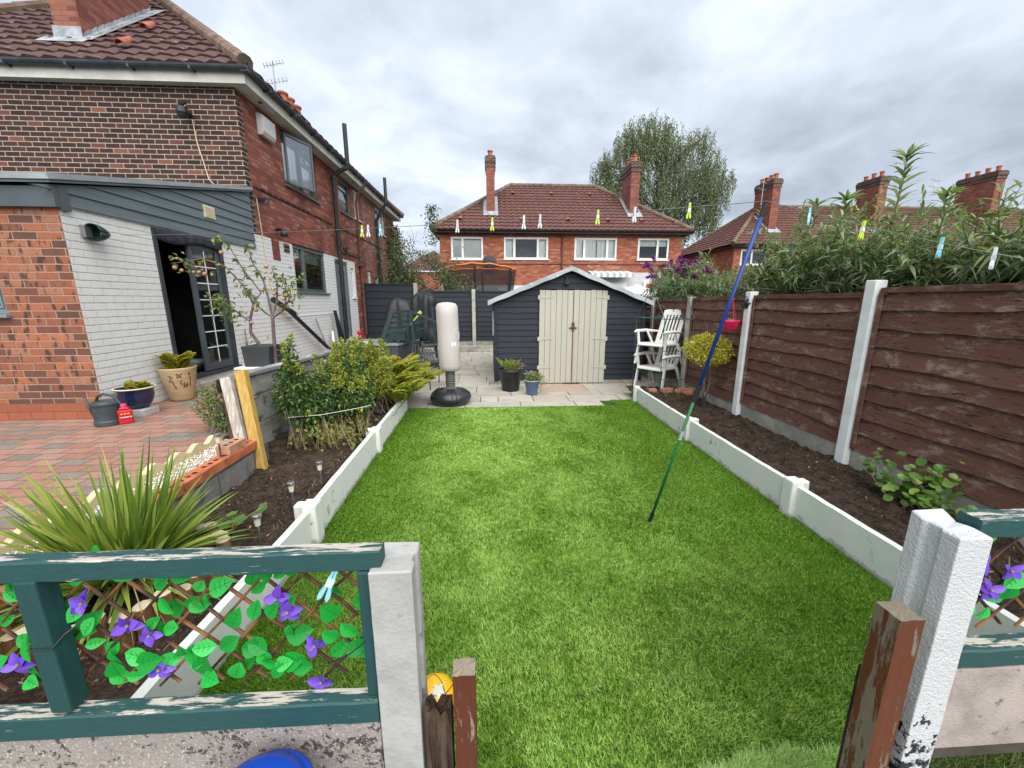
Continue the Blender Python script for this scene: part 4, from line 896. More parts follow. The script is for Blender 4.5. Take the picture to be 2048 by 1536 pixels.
for k in range(6):
    a = 2*math.pi*(k+.42)/6; q = MB(); q.tube([(cx+rb*1.03*math.cos(a), cy+.83*rb*math.sin(a), 0), (cx+rb*1.03*math.cos(a), cy+.83*rb*math.sin(a), .95), (cx+rt*1.0*math.cos(a), cy+.8*rt*math.sin(a), 2.92)], .035, 8); q.build('pole', m_black, T)
q = MB(); q.lathe((cx, cy, .8), [(rb, 0), (rb, .1), (rb*.8, .1), (rb*.8, .0)], 40, 1, .8); q.build('mat_frame', m_black, T)
PR = empty('parasol', (5.4, 14.5, 0), 'open white garden parasol beyond the shed roof', 'parasol')
q = MB(); n = 8; q.lathe((5.4, 14.5, 1.9), [(.85, -.09), (.86, 0), (.45, .2), (.12, .30), (.0, .36)], 8, cap=False); q.build('canopy', MAT('white_canvas', (.75,.75,.74), .8, .04, 3), PR, solid=.008)
q = MB(); q.tube([(5.4, 14.5, 0), (5.4, 14.5, 2.25)], .02, 8); q.build('pole', m_alu, PR)
# ---------------------------------------------------------------- vegetation
l_birch = LEAF('birch_leaf', (.085,.115,.055), (.165,.205,.10), (.26,.30,.155), trans=.4, rough=.65)
l_thin = LEAF('thin_tree_leaf', (.05,.075,.035), (.10,.14,.06), (.18,.22,.11), trans=.3)
l_creep = LEAF('creeper_leaf', (.05,.05,.025), (.10,.09,.045), (.17,.10,.06), trans=.25)
l_budd = LEAF('buddleia_leaf', (.09,.155,.06), (.19,.28,.12), (.42,.48,.31), trans=.4, rough=.6)
l_dark = LEAF('dark_shrub_leaf', (.030,.07,.018), (.075,.145,.035), (.17,.25,.06), trans=.25, rough=.4)
l_spike = LEAF('pale_spike_leaf', (.16,.22,.035), (.32,.36,.06), (.46,.44,.10), trans=.35)
l_fern = LEAF('yellowing_fern', (.20,.30,.035), (.42,.48,.05), (.62,.52,.08), trans=.4)
l_fernp = LEAF('pot_fern', (.20,.24,.02), (.42,.42,.03), (.62,.50,.05), trans=.4)
l_gold = LEAF('golden_leaf', (.22,.22,.02), (.50,.44,.04), (.68,.62,.16), trans=.3)
l_round = LEAF('variegated_leaf', (.06,.11,.03), (.15,.22,.06), (.33,.38,.18), trans=.3)
l_cam = LEAF('glossy_leaf', (.05,.12,.02), (.13,.25,.04), (.28,.36,.09), trans=.25, rough=.25)
l_yuc = LEAF('sword_leaf', (.09,.17,.028), (.22,.33,.055), (.46,.50,.11), trans=.3, rough=.4)
l_straw = LEAF('dry_straw', (.30,.25,.13), (.45,.38,.2), (.25,.14,.07), trans=.2)
l_apple = LEAF('apple_leaf', (.08,.12,.03), (.17,.23,.06), (.30,.33,.12), trans=.35)
m_bark = MAT('grey_brown_bark', (.16,.13,.11), .9, .35, 10, bump=.5); m_barkd = MAT('dark_twig_bark', (.06,.05,.042), .9, .3, 10)
def sph(n): return norm_rows(rng.normal(size=(n, 3)))
def grow(mb, p, d, L, r, depth, tips, spread=.5, up=.15, seg=4, kids=3, shrink=.68, minr=.004, nn=6):
    pts = [Vector(p)]; dd = Vector(d).normalized(); mid = []
    for i in range(seg):
        dd = (dd+Vector(rng.normal(size=3)*.14)+Vector((0, 0, up*.3))).normalized(); pts.append(pts[-1]+dd*L/seg)
    r1 = max(minr, r*.62); mb.tube(pts, [r+(r1-r)*k/seg for k in range(seg+1)], nn, cap=False)
    if depth == 0: tips.append((pts[-1], dd, L)); tips.append((pts[-2], dd, L)); return
    for k in range(kids):
        t = .45+.55*(k+1)/kids; i = min(seg, int(t*seg)); 
        nd = (dd+Vector(rng.normal(size=3)*spread)+Vector((0, 0, up))).normalized(); grow(mb, pts[i], nd, L*shrink*rng.uniform(.8, 1.15), r1*.8, depth-1, tips, spread, up, seg, kids, shrink, minr, max(4, nn-1))
# --- weeping birch
BT = empty('birch_tree', (14.3, 34, 0), 'tall weeping birch tree rising between the two rows of houses', 'tree')
mb = MB(); tips = []
mb.tube([(14.3, 34, 0), (14.25, 34, 3), (14.1, 34, 6.5), (14.0, 34.1, 10), (13.6, 34, 13), (13.2, 34, 15.5)], [.30, .26, .2, .14, .08, .03], 8)
lobes = [((12.6,34,15.0),(1.7,1.6,1.5)), ((10.8,34,13.0),(2.0,2,1.5)), ((9.6,34,11.2),(1.2,1.5,1.2)), ((14.0,34,13.6),(2.0,2,1.5)), ((16.0,34,13.9),(1.5,1.8,1.2)), ((18.0,34,12.4),(1.4,1.6,1.5)), ((16.4,34,11.3),(2.6,2.4,1.7)), ((13.2,34,11.0),(2.6,2.4,1.7)),
         ((18.9,34,10.2),(1.0,1.4,1.1)), ((11.0,34,10.2),(1.9,1.8,1.2)), ((15.0,34,8.8),(2.4,2.0,1.4)), ((18.4,34,8.2),(1.2,1.3,1.1)), ((12.6,34,8.2),(1.6,1.5,1.2)), ((10.0,34,8.6),(1.0,1,.8)), ((15.6,34,6.9),(1.3,1.2,.9)), ((17.3,34,14.6),(.9,1,.9)), ((11.2,34,14.6),(1.0,1,1.0)), ((14.4,34,15.2),(1.0,1,.9)), ((19.6,34,11.6),(.7,1,1.0)), ((9.0,34,12.2),(.8,1,.8)), ((17.2,34,9.4),(1.6,1.6,1.0))]
for (c, s) in lobes:
    c = Vector(c); base = Vector((14.15, 34, max(5.5, c.z-3.5))); mid = base.lerp(c, .5)+Vector((0, 0, .5))
    mb.tube([base, mid, c], [.09, .06, .02], 5, cap=False)
    for k in range(9):
        e = c+Vector([rng.normal()*s[i]*.55 for i in range(3)]); mb.tube([base.lerp(c, rng.uniform(.4, 1)), c.lerp(e, .6)+Vector((0, 0, .3)), e], [.035, .02, .008], 4, cap=False)
mb.build('trunk', m_barkd, BT, smooth=True, recalc=False)
P_ = []; D_ = []
for (c, s) in lobes:
    m = int(54*s[0]*s[2]); u = sph(m)*(rng.random((m, 1))**.38)
    st = np.array(c)+u*np.array(s)*1.05
    for q0 in st:
        L = rng.uniform(.7, 2.2); k = int(L*20); t = np.linspace(0, 1, k)[:, None]; sw = rng.normal(size=3)*.25; sw[2] = 0
        P_.append(q0+sw*t*(1-.4*t)+np.array([0, 0, -1])*L*t**1.25+rng.normal(size=(k, 3))*.07); D_.append(np.stack([rng.normal(size=k)*.5, rng.normal(size=k)*.5, -np.ones(k)*.9], 1))
P_ = np.concatenate(P_); D_ = np.concatenate(D_)
V, F = leaf_arrays(P_, D_, rng.uniform(.10, .19, len(P_)), rng.uniform(.05, .09, len(P_)), .1)
np_mesh('crown', V, F, l_birch, BT)
# --- thin small tree beyond the back fence, and the creeper on the house end
TT = empty('slender_tree', (-2.4, 14.8, 0), 'slender thin-leaved tree beyond the tall fence panel', 'tree'); mb = MB(); tips = []
for bx, by, hh, lean in ((-2.5, 14.8, 1.9, -.05), (-2.1, 15, 2.3, .08), (-1.7, 14.9, 1.5, .15), (-3.0, 14.7, 1.4, -.12), (-1.3, 15.1, 1.2, .12)):
    grow(mb, (bx, by, 0), (lean, 0, 1), hh, .05, 3, tips, .5, .25, 4, 3, .62)
mb.build('trunk', m_bark, TT, smooth=True, recalc=False)
tp = np.array([list(t[0]) for t in tips]); idx = rng.integers(0, len(tp), 5200); pos = tp[idx]+rng.normal(size=(5200, 3))*np.array([.2, .2, .24]); 
keep = (pos[:, 2] < 3.9) | (np.abs(pos[:, 0]+2.0) < .25); pos = pos[keep]
ext = np.stack([rng.uniform(-3.3, -1.45, 3600), rng.uniform(14.4, 15.4, 3600), rng.uniform(1.8, 3.4, 3600)], 1)
ext = ext[(mm := (np.sin(ext[:, 0]*5+ext[:, 2]*4)+rng.normal(size=3600)*.7) > -.1)]; sp_ = np.stack([-2.0+rng.normal(size=500)*.13, np.full(500, 14.8), rng.uniform(3.6, 4.95, 500)], 1)
pos = np.concatenate([pos, ext, sp_])
V, F = leaf_arrays(pos, sph(len(pos))+np.array([0, 0, -.1]), rng.uniform(.06, .12, len(pos)), rng.uniform(.03, .06, len(pos)), .1); np_mesh('crown', V, F, l_thin, TT)
n = 3200; z = rng.uniform(1.5, 4.75, n); y = rng.uniform(16.4, 18.4, n); keep = rng.random(n) < np.clip(1.15-np.abs(z-2.6)/3.2, .1, 1); z = z[keep]; y = y[keep]
pos = np.stack([-4.0+np.abs(rng.normal(size=len(z)))*.22*(1.3-z/5), y, z], 1)
CR = empty('wall_creeper', (-3.9, 17.4, .4), 'brown and green creeper climbing the far corner of the big brick house', 'climbing plant')
V, F = leaf_arrays(pos, sph(len(pos)), rng.uniform(.07, .14, len(pos)), rng.uniform(.05, .09, len(pos))); np_mesh('foliage', V, F, l_creep, CR)
mb = MB(); [mb.tube([(-4.0, 16.6+k*.3, .3), (-3.95, 16.9+k*.25, 2), (-3.98, 17.0+k*.2, 4)], [.03, .02, .008], 5) for k in range(5)]; mb.build('stem', m_bark, CR)
# ivy-clad wisps at the top of neighbour fence (left)
# --- buddleias behind the brown fence
l_flower = LEAF('purple_flower', (.12,.012,.11), (.25,.03,.22), (.36,.07,.32), trans=.2)
def buddleia(name, label, regions, nflow=0, group='flowering bushes behind the brown fence', canes_k=1.0, spikes=()):
    lo = regions[0]; o = empty(name, ((lo[0]+lo[1])/2, (lo[2]+lo[3])/2, 0), label, 'bush', group)
    mb = MB(); P_ = []; D_ = []; L_ = []; W_ = []; fl = []
    def shoot(p, d, L, big=1.0, nleaf=9):
        d = Vector(d).normalized(); pts = [Vector(p)]
        for i in range(4): d = (d+Vector(rng.normal(size=3)*.10)-Vector((0, 0, .10))).normalized(); pts.append(pts[-1]+d*L/4)
        mb.tube(pts, [.006, .005, .004, .003, .002], 4, cap=False)
        for k in range(nleaf):
            t = (k+.8)/nleaf*4; i = min(3, int(t)); q = pts[i].lerp(pts[i+1], t-i); ax = (pts[i+1]-pts[i]).normalized(); sd = ax.orthogonal().normalized(); sd = Matrix.Rotation(rng.uniform(0, 6.28), 3, ax)@sd
            for s in (1, -1):
                P_.append(q); D_.append(sd*s+ax*(.5+.6*k/nleaf)+Vector((0, 0, .12))); sz = big*(1-.45*k/nleaf); L_.append(.20*sz*rng.uniform(.7, 1.2)); W_.append(.024*sz*rng.uniform(.7, 1.7))
        return pts[-1], d
    for (x0, x1, y0, y1, z0, z1, nc) in regions:
        for c in range(int(nc*canes_k)):
            x = rng.uniform(x0, x1); y = rng.uniform(y0, y1); zt = rng.uniform(z0, z1)
            lean = Vector((rng.normal()*.25-.12, rng.normal()*.25, 1)); top = Vector((x, y, zt)); bot = top-lean*zt; bot.z = 0
            bot.x = max(bot.x, 3.6)
            mid = bot.lerp(top, .6)+Vector((0, 0, .1)); mb.tube([bot, mid, top], [.016, .011, .006], 5, cap=False)
            tip, dd = shoot(top, lean, rng.uniform(.25, .5)); 
            if nflow and rng.random() < nflow: fl.append((tip, dd))
            for s in range(5):
                p = mid.lerp(top, rng.uniform(.2, .95)); shoot(p, (rng.normal(), rng.normal(), .5), rng.uniform(.22, .5))
    for (x, y, zb, zt, sz) in spikes:
        mb.tube([(x, y, zb), (x+.02, y, (zb+zt)/2), (x+.03, y, zt)], [.012, .010, .006], 5)
        n = int((zt-zb)/.045)
        for k in range(n):
            t = k/n; zc = zb+(zt-zb)*t; a0 = k*1.2
            for s in range(3):
                a = a0+s*2.1; P_.append(Vector((x+.03*t, y, zc))); D_.append(Vector((math.cos(a), math.sin(a), .55+.5*t))); L_.append(sz*(.6+.5*math.sin(t*3))*rng.uniform(.8, 1.1)); W_.append(.035)
        for s in range(16): a = s*.8; P_.append(Vector((x+.03, y, zt))); D_.append(Vector((math.cos(a), math.sin(a), .9+rng.normal()*.3))); L_.append(sz*.95); W_.append(.032)
    mb.build('stems', m_bark, o, smooth=True, recalc=False)
    PA = np.array([list(p) for p in P_]); DA = np.array([list(p) for p in D_]); LA_ = np.array(L_); WA = np.array(W_); ok = ~((PA[:, 0]+np.minimum(0, norm_rows(DA)[:, 0])*LA_ < 3.50) & (PA[:, 2]-.3*LA_ < 1.86)); ok &= PA[:, 2] > 1.3
    V, F = blade_arrays(PA[ok], DA[ok], LA_[ok], WA[ok]*1.15, .38, seg=3); np_mesh('foliage', V, F, l_budd, o)
    if fl or nflow:
        Pf = []; Df = []
        for tip, dd in fl:
            n = 260; t = rng.random(n); c = np.array(list(tip))+np.array(list(dd))*(t[:, None]*.26)-np.array([0, 0, 1])*(t[:, None]**2*.10); r_ = .045*(1-t*.7)
            Pf.append(c+sph(n)*r_[:, None]); Df.append(sph(n))
        if Pf: Pf = np.concatenate(Pf); Df = np.concatenate(Df); V, F = leaf_arrays(Pf, Df, .03, .024); np_mesh('flowers', V, F, l_flower, o)
    return o
buddleia('buddleia_bush', 'purple flowering buddleia bush nearest the white plastic chairs', [(3.65, 4.6, 7.4, 9.3, 1.7, 2.25, 60), (3.6, 4.1, 7.0, 8.6, 1.6, 2.0, 16)], nflow=.33)
buddleia('buddleia_bush', 'low silvery leaved buddleia bush behind the pink hanging basket', [(3.6, 4.7, 5.6, 7.2, 1.6, 1.92, 80)], nflow=.03)
buddleia('buddleia_bush', 'tall silvery leaved buddleia bush with one spike standing high against the sky', [(3.75, 4.9, 4.3, 5.8, 1.7, 2.50, 84), (3.6, 4.3, 4.0, 5.4, 1.6, 2.05, 40)], spikes=((4.45, 4.35, 2.3, 3.16, .26), (4.2, 4.75, 2.3, 2.82, .26), (4.45, 5.5, 2.3, 2.92, .26)))
buddleia('buddleia_bush', 'broad buddleia bush filling the right edge of the view above the fence', [(3.65, 4.7, 2.2, 4.2, 1.7, 2.22, 110), (3.6, 4.0, 2.0, 4.2, 1.6, 2.0, 34)], spikes=((4.3, 3.75, 2.2, 2.62, .2),))

# --- shrubs and ferns in the left bed
def fern(mbV, base, n, L, lw, col_r=None, spread=1.0, up=.9):
    """arching fronds: leaflets in pairs along each rachis; returns arrays and rachis tubes"""
    P_ = []; D_ = []; LL = []; tubes = []
    for k in range(n):
        a = rng.uniform(0, 2*math.pi); Lf = L*rng.uniform(.65, 1.1); d = Vector((math.cos(a)*spread, math.sin(a)*spread, up*rng.uniform(.7, 1.3))).normalized()
        m = 22; prev = Vector(base)+Vector((rng.normal()*.03, rng.normal()*.03, 0)); b0 = prev.copy(); pts = []
        for i in range(m+1):
            t = i/m; p = b0+d*Lf*t-Vector((0, 0, 1))*Lf*.42*t*t; pts.append(p)
        tubes.append(pts[::4])
        for i in range(2, m):
            t = i/m; ax = (pts[i+1]-pts[i]).normalized(); sd = ax.cross(Vector((0, 0, 1))).normalized()
            w = lw*math.sin(math.pi*min(1, t*.9+.12))**.8
            for s in (1, -1):
                for h in (0, .5):
                    q = pts[i].lerp(pts[i+1], h); P_.append(q); D_.append(sd*s+ax*.35-Vector((0, 0, .15))); LL.append(w*rng.uniform(.85, 1.1))
    return np.array([list(p) for p in P_]), np.array([list(p) for p in D_]), np.array(LL), tubes
def fern_obj(name, label, cat_, clumps, L, lw, mat, group=None, n=14, base=None, up=.9):
    o = empty(name, base or clumps[0], label, cat_, group); arr = []; mb = MB()
    for c in clumps:
        P, D, LL, tb = fern(None, c, n, L, lw, up=up); arr.append(leaf_arrays(P, D, LL, LL*.19, .1)); [mb.tube(t, [.004]*(len(t)-1)+[.0015], 4, cap=False) for t in tb]
    V, F = cat(arr); np_mesh('fronds', V, F, mat, o); mb.build('frond_stems', m_bark if mat is None else l_straw, o, recalc=False); return o
def leafy(name, label, blobs, nl, ls, mat, stems=40, spikes=0, extra=None, group=None, cat_='shrub', droop=.15, zfloor=.2):
    b0 = blobs[0][0]; o = empty(name, (b0[0], b0[1], zfloor), label, cat_, group); P_ = []; mb = MB()
    wts = np.array([s[0]*s[1]+s[2]*(s[0]+s[1]) for c, s in blobs]); wts = wts/wts.sum()
    for (c, s), w_ in zip(blobs, wts):
        m = int(nl*w_); u = sph(m); r_ = rng.random(m)**.33*(1+.10*np.sin(u[:, 0]*9)*np.cos(u[:, 2]*8+u[:, 1]*7)); P_.append(np.array(c)+u*r_[:, None]*np.array(s))
        for k in range(int(stems*w_)+1):
            e = Vector(c)+Vector([rng.normal()*s[i]*.5 for i in range(3)]); bs_ = Vector((c[0]+rng.normal()*s[0]*.4, c[1]+rng.normal()*s[1]*.4, zfloor)); mb.tube([bs_, bs_.lerp(e, .5)+Vector((rng.normal()*.03, 0, 0)), e], [.006, .005, .003], 4, cap=False)
    P_ = np.concatenate(P_); P_ = P_[P_[:, 2] > zfloor+.01]; out_ = np.array([P_[i]-np.mean([b[0] for b in blobs], axis=0) for i in range(len(P_))])
    V, F = leaf_arrays(P_, norm_rows(out_)*.7+sph(len(P_))*.8+np.array([0, 0, .1]), ls*rng.uniform(.6, 1.15, len(P_)), ls*.5*rng.uniform(.7, 1.1, len(P_)), droop)
    np_mesh('foliage', V, F, mat, o); mb.build('stems', m_bark, o, recalc=False)
    for k in range(spikes):
        c, s = blobs[rng.integers(len(blobs))]; x = c[0]+rng.uniform(-.8, .8)*s[0]; y = c[1]+rng.uniform(-.8, .8)*s[1]; zt = c[2]+s[2]*rng.uniform(.6, 1.12); h = rng.uniform(.08, .14); m = 64
        t = np.linspace(0, 1, m); V, F = leaf_arrays(np.stack([x+rng.normal(size=m)*.012*(1.5-t), y+rng.normal(size=m)*.012*(1.5-t), zt-h*.3+h*t], 1), sph(m)+np.array([0, 0, .6]), rng.uniform(.024, .044, m), .018); np_mesh('flower_spike', V, F, l_spike, o)
    return o
leafy('leafy_shrub', 'dark leafy shrub with one tall pale spike beside the two leaning timbers', [((-1.98,3.95,.75),(.17,.22,.30)), ((-1.85,4.2,.60),(.24,.28,.30)), ((-1.96,3.9,1.05),(.07,.08,.2)), ((-1.9,4.05,.55),(.22,.25,.22))], 4200, .055, l_dark, spikes=12, group='shrubs in the left soil bed')
leafy('leafy_shrub', 'widest dark leafy shrub in the middle of the left bed with many pale spikes', [((-1.7,4.55,.72),(.28,.35,.26)), ((-1.55,4.35,.58),(.22,.28,.20)), ((-1.78,4.9,.85),(.24,.3,.24))], 6500, .052, l_dark, spikes=60, group='shrubs in the left soil bed')
leafy('leafy_shrub', 'yellow green leafy shrub between the dark shrub and the ferns', [((-1.66,5.35,.80),(.30,.35,.24)), ((-1.5,5.1,.62),(.2,.3,.2))], 3000, .05, LEAF('yellow_green_leaf', (.14,.19,.025), (.30,.33,.045), (.48,.45,.07), trans=.35), spikes=40, group='shrubs in the left soil bed')
fern_obj('bracken_fern', 'yellowing fern arching over the far end of the left edging', 'fern', [(-1.25,5.95,.3), (-1.5,5.65,.35), (-1.2,6.15,.25), (-1.45,6.05,.45), (-1.32,5.4,.25)], .80, .115, l_fern, group='ferns in the left soil bed', n=30, up=1.5)
fern_obj('bracken_fern', 'orange tinged fern clump behind the others near the grey deck', 'fern', [(-1.8,6.0,.4), (-1.95,6.4,.4), (-1.6,6.45,.4), (-1.85,5.7,.45)], .78, .115, LEAF('orange_tinged_fern', (.26,.32,.04), (.52,.45,.06), (.68,.40,.08), trans=.4), group='ferns in the left soil bed', n=26, up=1.7)
# dry stalks at the shrub's feet, tied with white string
ST = empty('dry_stalks', (-1.6, 4.1, .2), 'dry straw coloured stalks tied with white string in front of the shrubs', 'dead plant')
n = 230; P0 = np.stack([rng.uniform(-1.95, -1.38, n), rng.uniform(3.75, 4.6, n), np.full(n, .2)], 1)
V, F = blade_arrays(P0, np.stack([rng.normal(size=n)*.25, rng.normal(size=n)*.2-.15, np.ones(n)], 1), rng.uniform(.2, .42, n), rng.uniform(.005, .011, n), rng.uniform(.0, .25, n), seg=4); np_mesh('stalks', V, F, l_straw, ST)
n = 500; V, F = leaf_arrays(np.stack([rng.uniform(-2.0, -1.36, n), rng.uniform(3.65, 4.5, n), rng.uniform(.22, .42, n)], 1), sph(n), rng.uniform(.03, .07, n), rng.uniform(.02, .045, n)); np_mesh('withered_leaves', V, F, LEAF('withered_leaf', (.09,.13,.03), (.20,.24,.06), (.33,.20,.08)), ST)
q = MB(); q.tube([(-2.0, 3.80, .53), (-1.7, 3.86, .535), (-1.42, 4.02, .55), (-1.3, 4.15, .55)], .0025, 5); q.build('string', m_wpvc, ST)
n = 7; q = MB(); yl = LEAF('yellow_flower', (.6,.5,.02), (.75,.6,.03)); 
for pc in ([-1.83, 3.86, .56], [-1.40, 4.12, .52]): V, F = leaf_arrays(np.array([pc]*9)+rng.normal(size=(9, 3))*.013, sph(9), .03, .02); np_mesh('yellow_bloom', V, F, yl, ST)
leafy('round_shrub', 'rounded pale edged evergreen shrub on the paving by the timber posts', [((-2.62,3.75,.68),(.17,.17,.19)), ((-2.5,3.72,.56),(.12,.13,.13))], 1900, .035, l_round, stems=20, zfloor=.43)
# --- apple tree in front of the white wall
AT = empty('apple_tree', (-2.72, 4.92, .43), 'small apple tree with pinkish apples leaning against the low wall', 'tree'); mb = MB()
Y0 = 4.92
def br(pts, r): mb.tube([(x, Y0+dy, z) for x, dy, z in pts], r, 7, cap=False)
limbs = [([(-2.66,.0,.43),(-2.65,0,.9),(-2.63,0,1.3),(-2.62,0,1.45)], [.024,.022,.02,.018]),
 ([(-2.62,0,1.45),(-2.66,.03,1.7),(-2.70,.05,1.9),(-2.8,.05,2.1),(-2.83,.05,2.3)], [.014,.012,.010,.007,.004]),
 ([(-2.62,0,1.45),(-2.45,-.05,1.55),(-2.36,-.08,1.68),(-2.31,-.08,1.88)], [.012,.010,.008,.004]),
 ([(-2.62,0,1.45),(-2.58,.06,1.65),(-2.56,.08,1.85),(-2.6,.08,2.05)], [.010,.009,.007,.004]),
 ([(-2.66,0,.95),(-2.80,.0,1.10),(-2.90,.0,1.28),(-2.88,.0,1.45),(-2.82,.0,1.62),(-2.92,.0,1.85),(-3.08,-.02,2.05),(-3.3,-.04,2.13),(-3.58,-.05,2.08)], [.022,.021,.018,.015,.013,.011,.009,.007,.004]),
 ([(-2.88,0,1.40),(-3.0,.03,1.48),(-3.15,.03,1.62),(-3.35,.02,1.72)], [.010,.009,.007,.004]),
 ([(-2.82,.0,1.62),(-2.74,.04,1.75),(-2.9,.04,2.0),(-3.02,.04,2.25),(-3.13,.04,2.36)], [.009,.008,.007,.005,.003]),
 ([(-2.62,0,1.45),(-2.75,-.04,1.58),(-2.85,-.04,1.8)], [.010,.007,.004]), ([(-2.45,-.05,1.55),(-2.40,-.03,1.75),(-2.46,0,1.95)], [.008,.006,.003])]
for p, r_ in limbs: br(p, r_)
mb.build('trunk', MAT('apple_bark', (.12,.085,.085), .8, .3, 12), AT, smooth=True, recalc=False)
Pl = []
for p, _ in limbs[1:]:
    for k in range(26):
        t = rng.uniform(.35, 1)*(len(p)-1); i = min(len(p)-2, int(t)); a_ = np.array(p[i]); b_ = np.array(p[i+1]); c = a_+(b_-a_)*(t-i); Pl.append([c[0], Y0+c[1], c[2]])
for c, k in (((-3.5,2.08),26), ((-3.2,1.62),46), ((-3.12,1.5),40), ((-2.32,1.85),26), ((-2.4,1.6),14), ((-3.1,2.33),12), ((-2.9,1.18),10)): Pl += [[c[0]+rng.normal()*.08, Y0+rng.normal()*.06, c[1]+rng.normal()*.07] for _ in range(k)]
Pl = np.array(Pl); V, F = leaf_arrays(Pl, sph(len(Pl))+np.array([0, 0, -.2]), rng.uniform(.045, .085, len(Pl)), rng.uniform(.025, .045, len(Pl)), .2); np_mesh('foliage', V, F, l_apple, AT)
m_appl = MAT('pink_apple_skin', (.36,.16,.10), .45, .25, 20, col2=(.42,.27,.14), bump=0)
ap = [(-3.58,2.13), (-3.55,2.0), (-3.62,2.03), (-3.42,1.98), (-3.36,1.98), (-3.3,1.96), (-3.22,1.95), (-2.97,1.83), (-2.78,1.55), (-2.9,1.52), (-2.85,1.4), (-2.6,2.05), (-2.62,1.98), (-2.68,1.78), (-2.45,1.68), (-2.38,1.66), (-2.42,1.72), (-3.08,2.2), (-2.35,1.6), (-2.55,1.74)]
for k, (x, z) in enumerate(ap):
    q = MB(); r_ = .017+.004*((k*7) % 3); q.lathe((x, Y0-.04, z-r_), [(.003, r_*.15), (r_*.6, 0), (r_, r_*.8), (r_*.85, r_*1.5), (r_*.4, r_*1.8), (.002, r_*1.65)], 10); q.build('apple', m_appl, AT, smooth=True)
# --- phormium-like sword leaved plant
YP = empty('sword_leaf_plant', (-1.86, 1.83, .3), 'large spiky sword leaved plant fanning out behind the green railing', 'plant')
arr = []
n = 430; a = rng.uniform(0, 2*math.pi, n); el_ = np.clip(rng.beta(1.5, 1.3, n), .05, 1)
d = np.stack([np.cos(a)*(1.25-el_), np.sin(a)*(1.25-el_)*.85, .12+el_*1.05], 1)
arr.append(blade_arrays(np.stack([-1.84+np.cos(a)*.06+rng.normal(size=n)*.03, 1.83+np.sin(a)*.06+rng.normal(size=n)*.03, np.full(n, .30)], 1), d, rng.uniform(.5, .76, n)*(.64+.38*el_), rng.uniform(.018, .037, n), (1-el_)*.34+.02, seg=7))
V, F = cat(arr); np_mesh('leaves', V, F, l_yuc, YP)
n = 46; a = rng.uniform(0, 2*math.pi, n); V, F = blade_arrays(np.tile(np.array([[-1.84, 1.83, .3]]), (n, 1)), np.stack([np.cos(a), np.sin(a), rng.uniform(.15, .6, n)], 1), rng.uniform(.4, .72, n), rng.uniform(.004, .010, n), .45, seg=7); np_mesh('dry_leaves', V, F, l_straw, YP)
# --- melon-like seedling, camellia, golden standard, pots
def roundleaf(P, D, r, mat, name, parent, n=9):
    """flat lobed round leaves with a slight cup"""
    vs = []; fs = []
    for p, d, rr in zip(P, D, r):
        N = Vector(d).normalized(); x = N.orthogonal().normalized(); x = Matrix.Rotation(rng.uniform(0, 6.28), 3, N)@x; y = N.cross(x); b = len(vs); p = Vector(p); vs.append(p-N*rr*.15)
        for k in range(n): a = 2*math.pi*k/n; q = rr*(1+.16*math.cos(a*5)) if n > 9 else rr; vs.append(p+x*math.cos(a)*q+y*math.sin(a)*q*.82)
        fs += [(b, b+1+k, b+1+(k+1) % n) for k in range(n)]
    m = MB(); m.add(vs, fs); return m.build(name, mat, parent, recalc=False)
MS = empty('squash_seedling', (-1.68, 2.37, .22), 'small sprawling lobed-leaf seedling on the bare left soil', 'seedling')
pp = [(-1.72,2.30), (-1.66,2.28), (-1.75,2.36), (-1.62,2.36), (-1.69,2.40), (-1.57,2.52), (-1.78,2.28)]
roundleaf([(x, y, .27+.02*k % .05) for k, (x, y) in enumerate(pp)], [(rng.normal()*.3, rng.normal()*.3-.3, 1) for _ in pp], [.042, .045, .036, .04, .038, .042, .03], LEAF('squash_leaf', (.09,.18,.04), (.15,.28,.06)), 'leaves', MS, 20)
q = MB(); [q.tube([(-1.68, 2.37, .2), ((x-1.68)/2, (y+2.37)/2, .25), (x, y, .27)], .003, 5) for x, y in pp]; q.build('stems', l_spike, MS)
CM = empty('camellia_plant', (3.17, 2.55, .14), 'young glossy leaved camellia at the foot of the brown fence', 'plant'); mb = MB(); tips = []
for k in range(7): grow(mb, (3.2+rng.normal()*.03, 2.5+rng.normal()*.08, .12), (-.15+rng.normal()*.25, rng.normal()*.5, 1), rng.uniform(.13, .24), .008, 1, tips, .5, .1, 3, 3, .7, .003, 5)
mb.build('stems', m_bark, CM, recalc=False)
tp = [np.array(list(t[0])) for t in tips]; Pc = []
for t in tp: Pc += [t+rng.normal(size=3)*np.array([.04, .055, .05]) for _ in range(5)]
Pc = [p for p in Pc if p[2] > .15 and p[0] < 3.36]
Pc += [np.array([3.1+rng.normal()*.07, 2.4+rng.normal()*.12, .24+abs(rng.normal())*.07]) for _ in range(46)]
dv_ = [(-.35+rng.normal()*.4, -.25+rng.normal()*.4, 1) for _ in Pc]
roundleaf(Pc, dv_, [rng.uniform(.018, .036) for _ in Pc], l_cam, 'leaves', CM, 8)
GS = empty('golden_standard_tree', (3.14, 5.45, .15), 'golden leaved lollipop shrub on a thin stem against the brown fence', 'shrub')
mb = MB(); mb.tube([(3.13, 5.45, .13), (3.12, 5.42, .4), (3.07, 5.40, .80)], [.013, .012, .009], 6); mb.tube([(3.15, 5.44, .13), (3.19, 5.42, .45), (3.20, 5.42, .80)], [.013, .011, .008], 6); mb.tube([(3.09,5.40,.75),(2.98,5.4,.9)], .006, 5); mb.build('trunk', m_bark, GS, smooth=True)
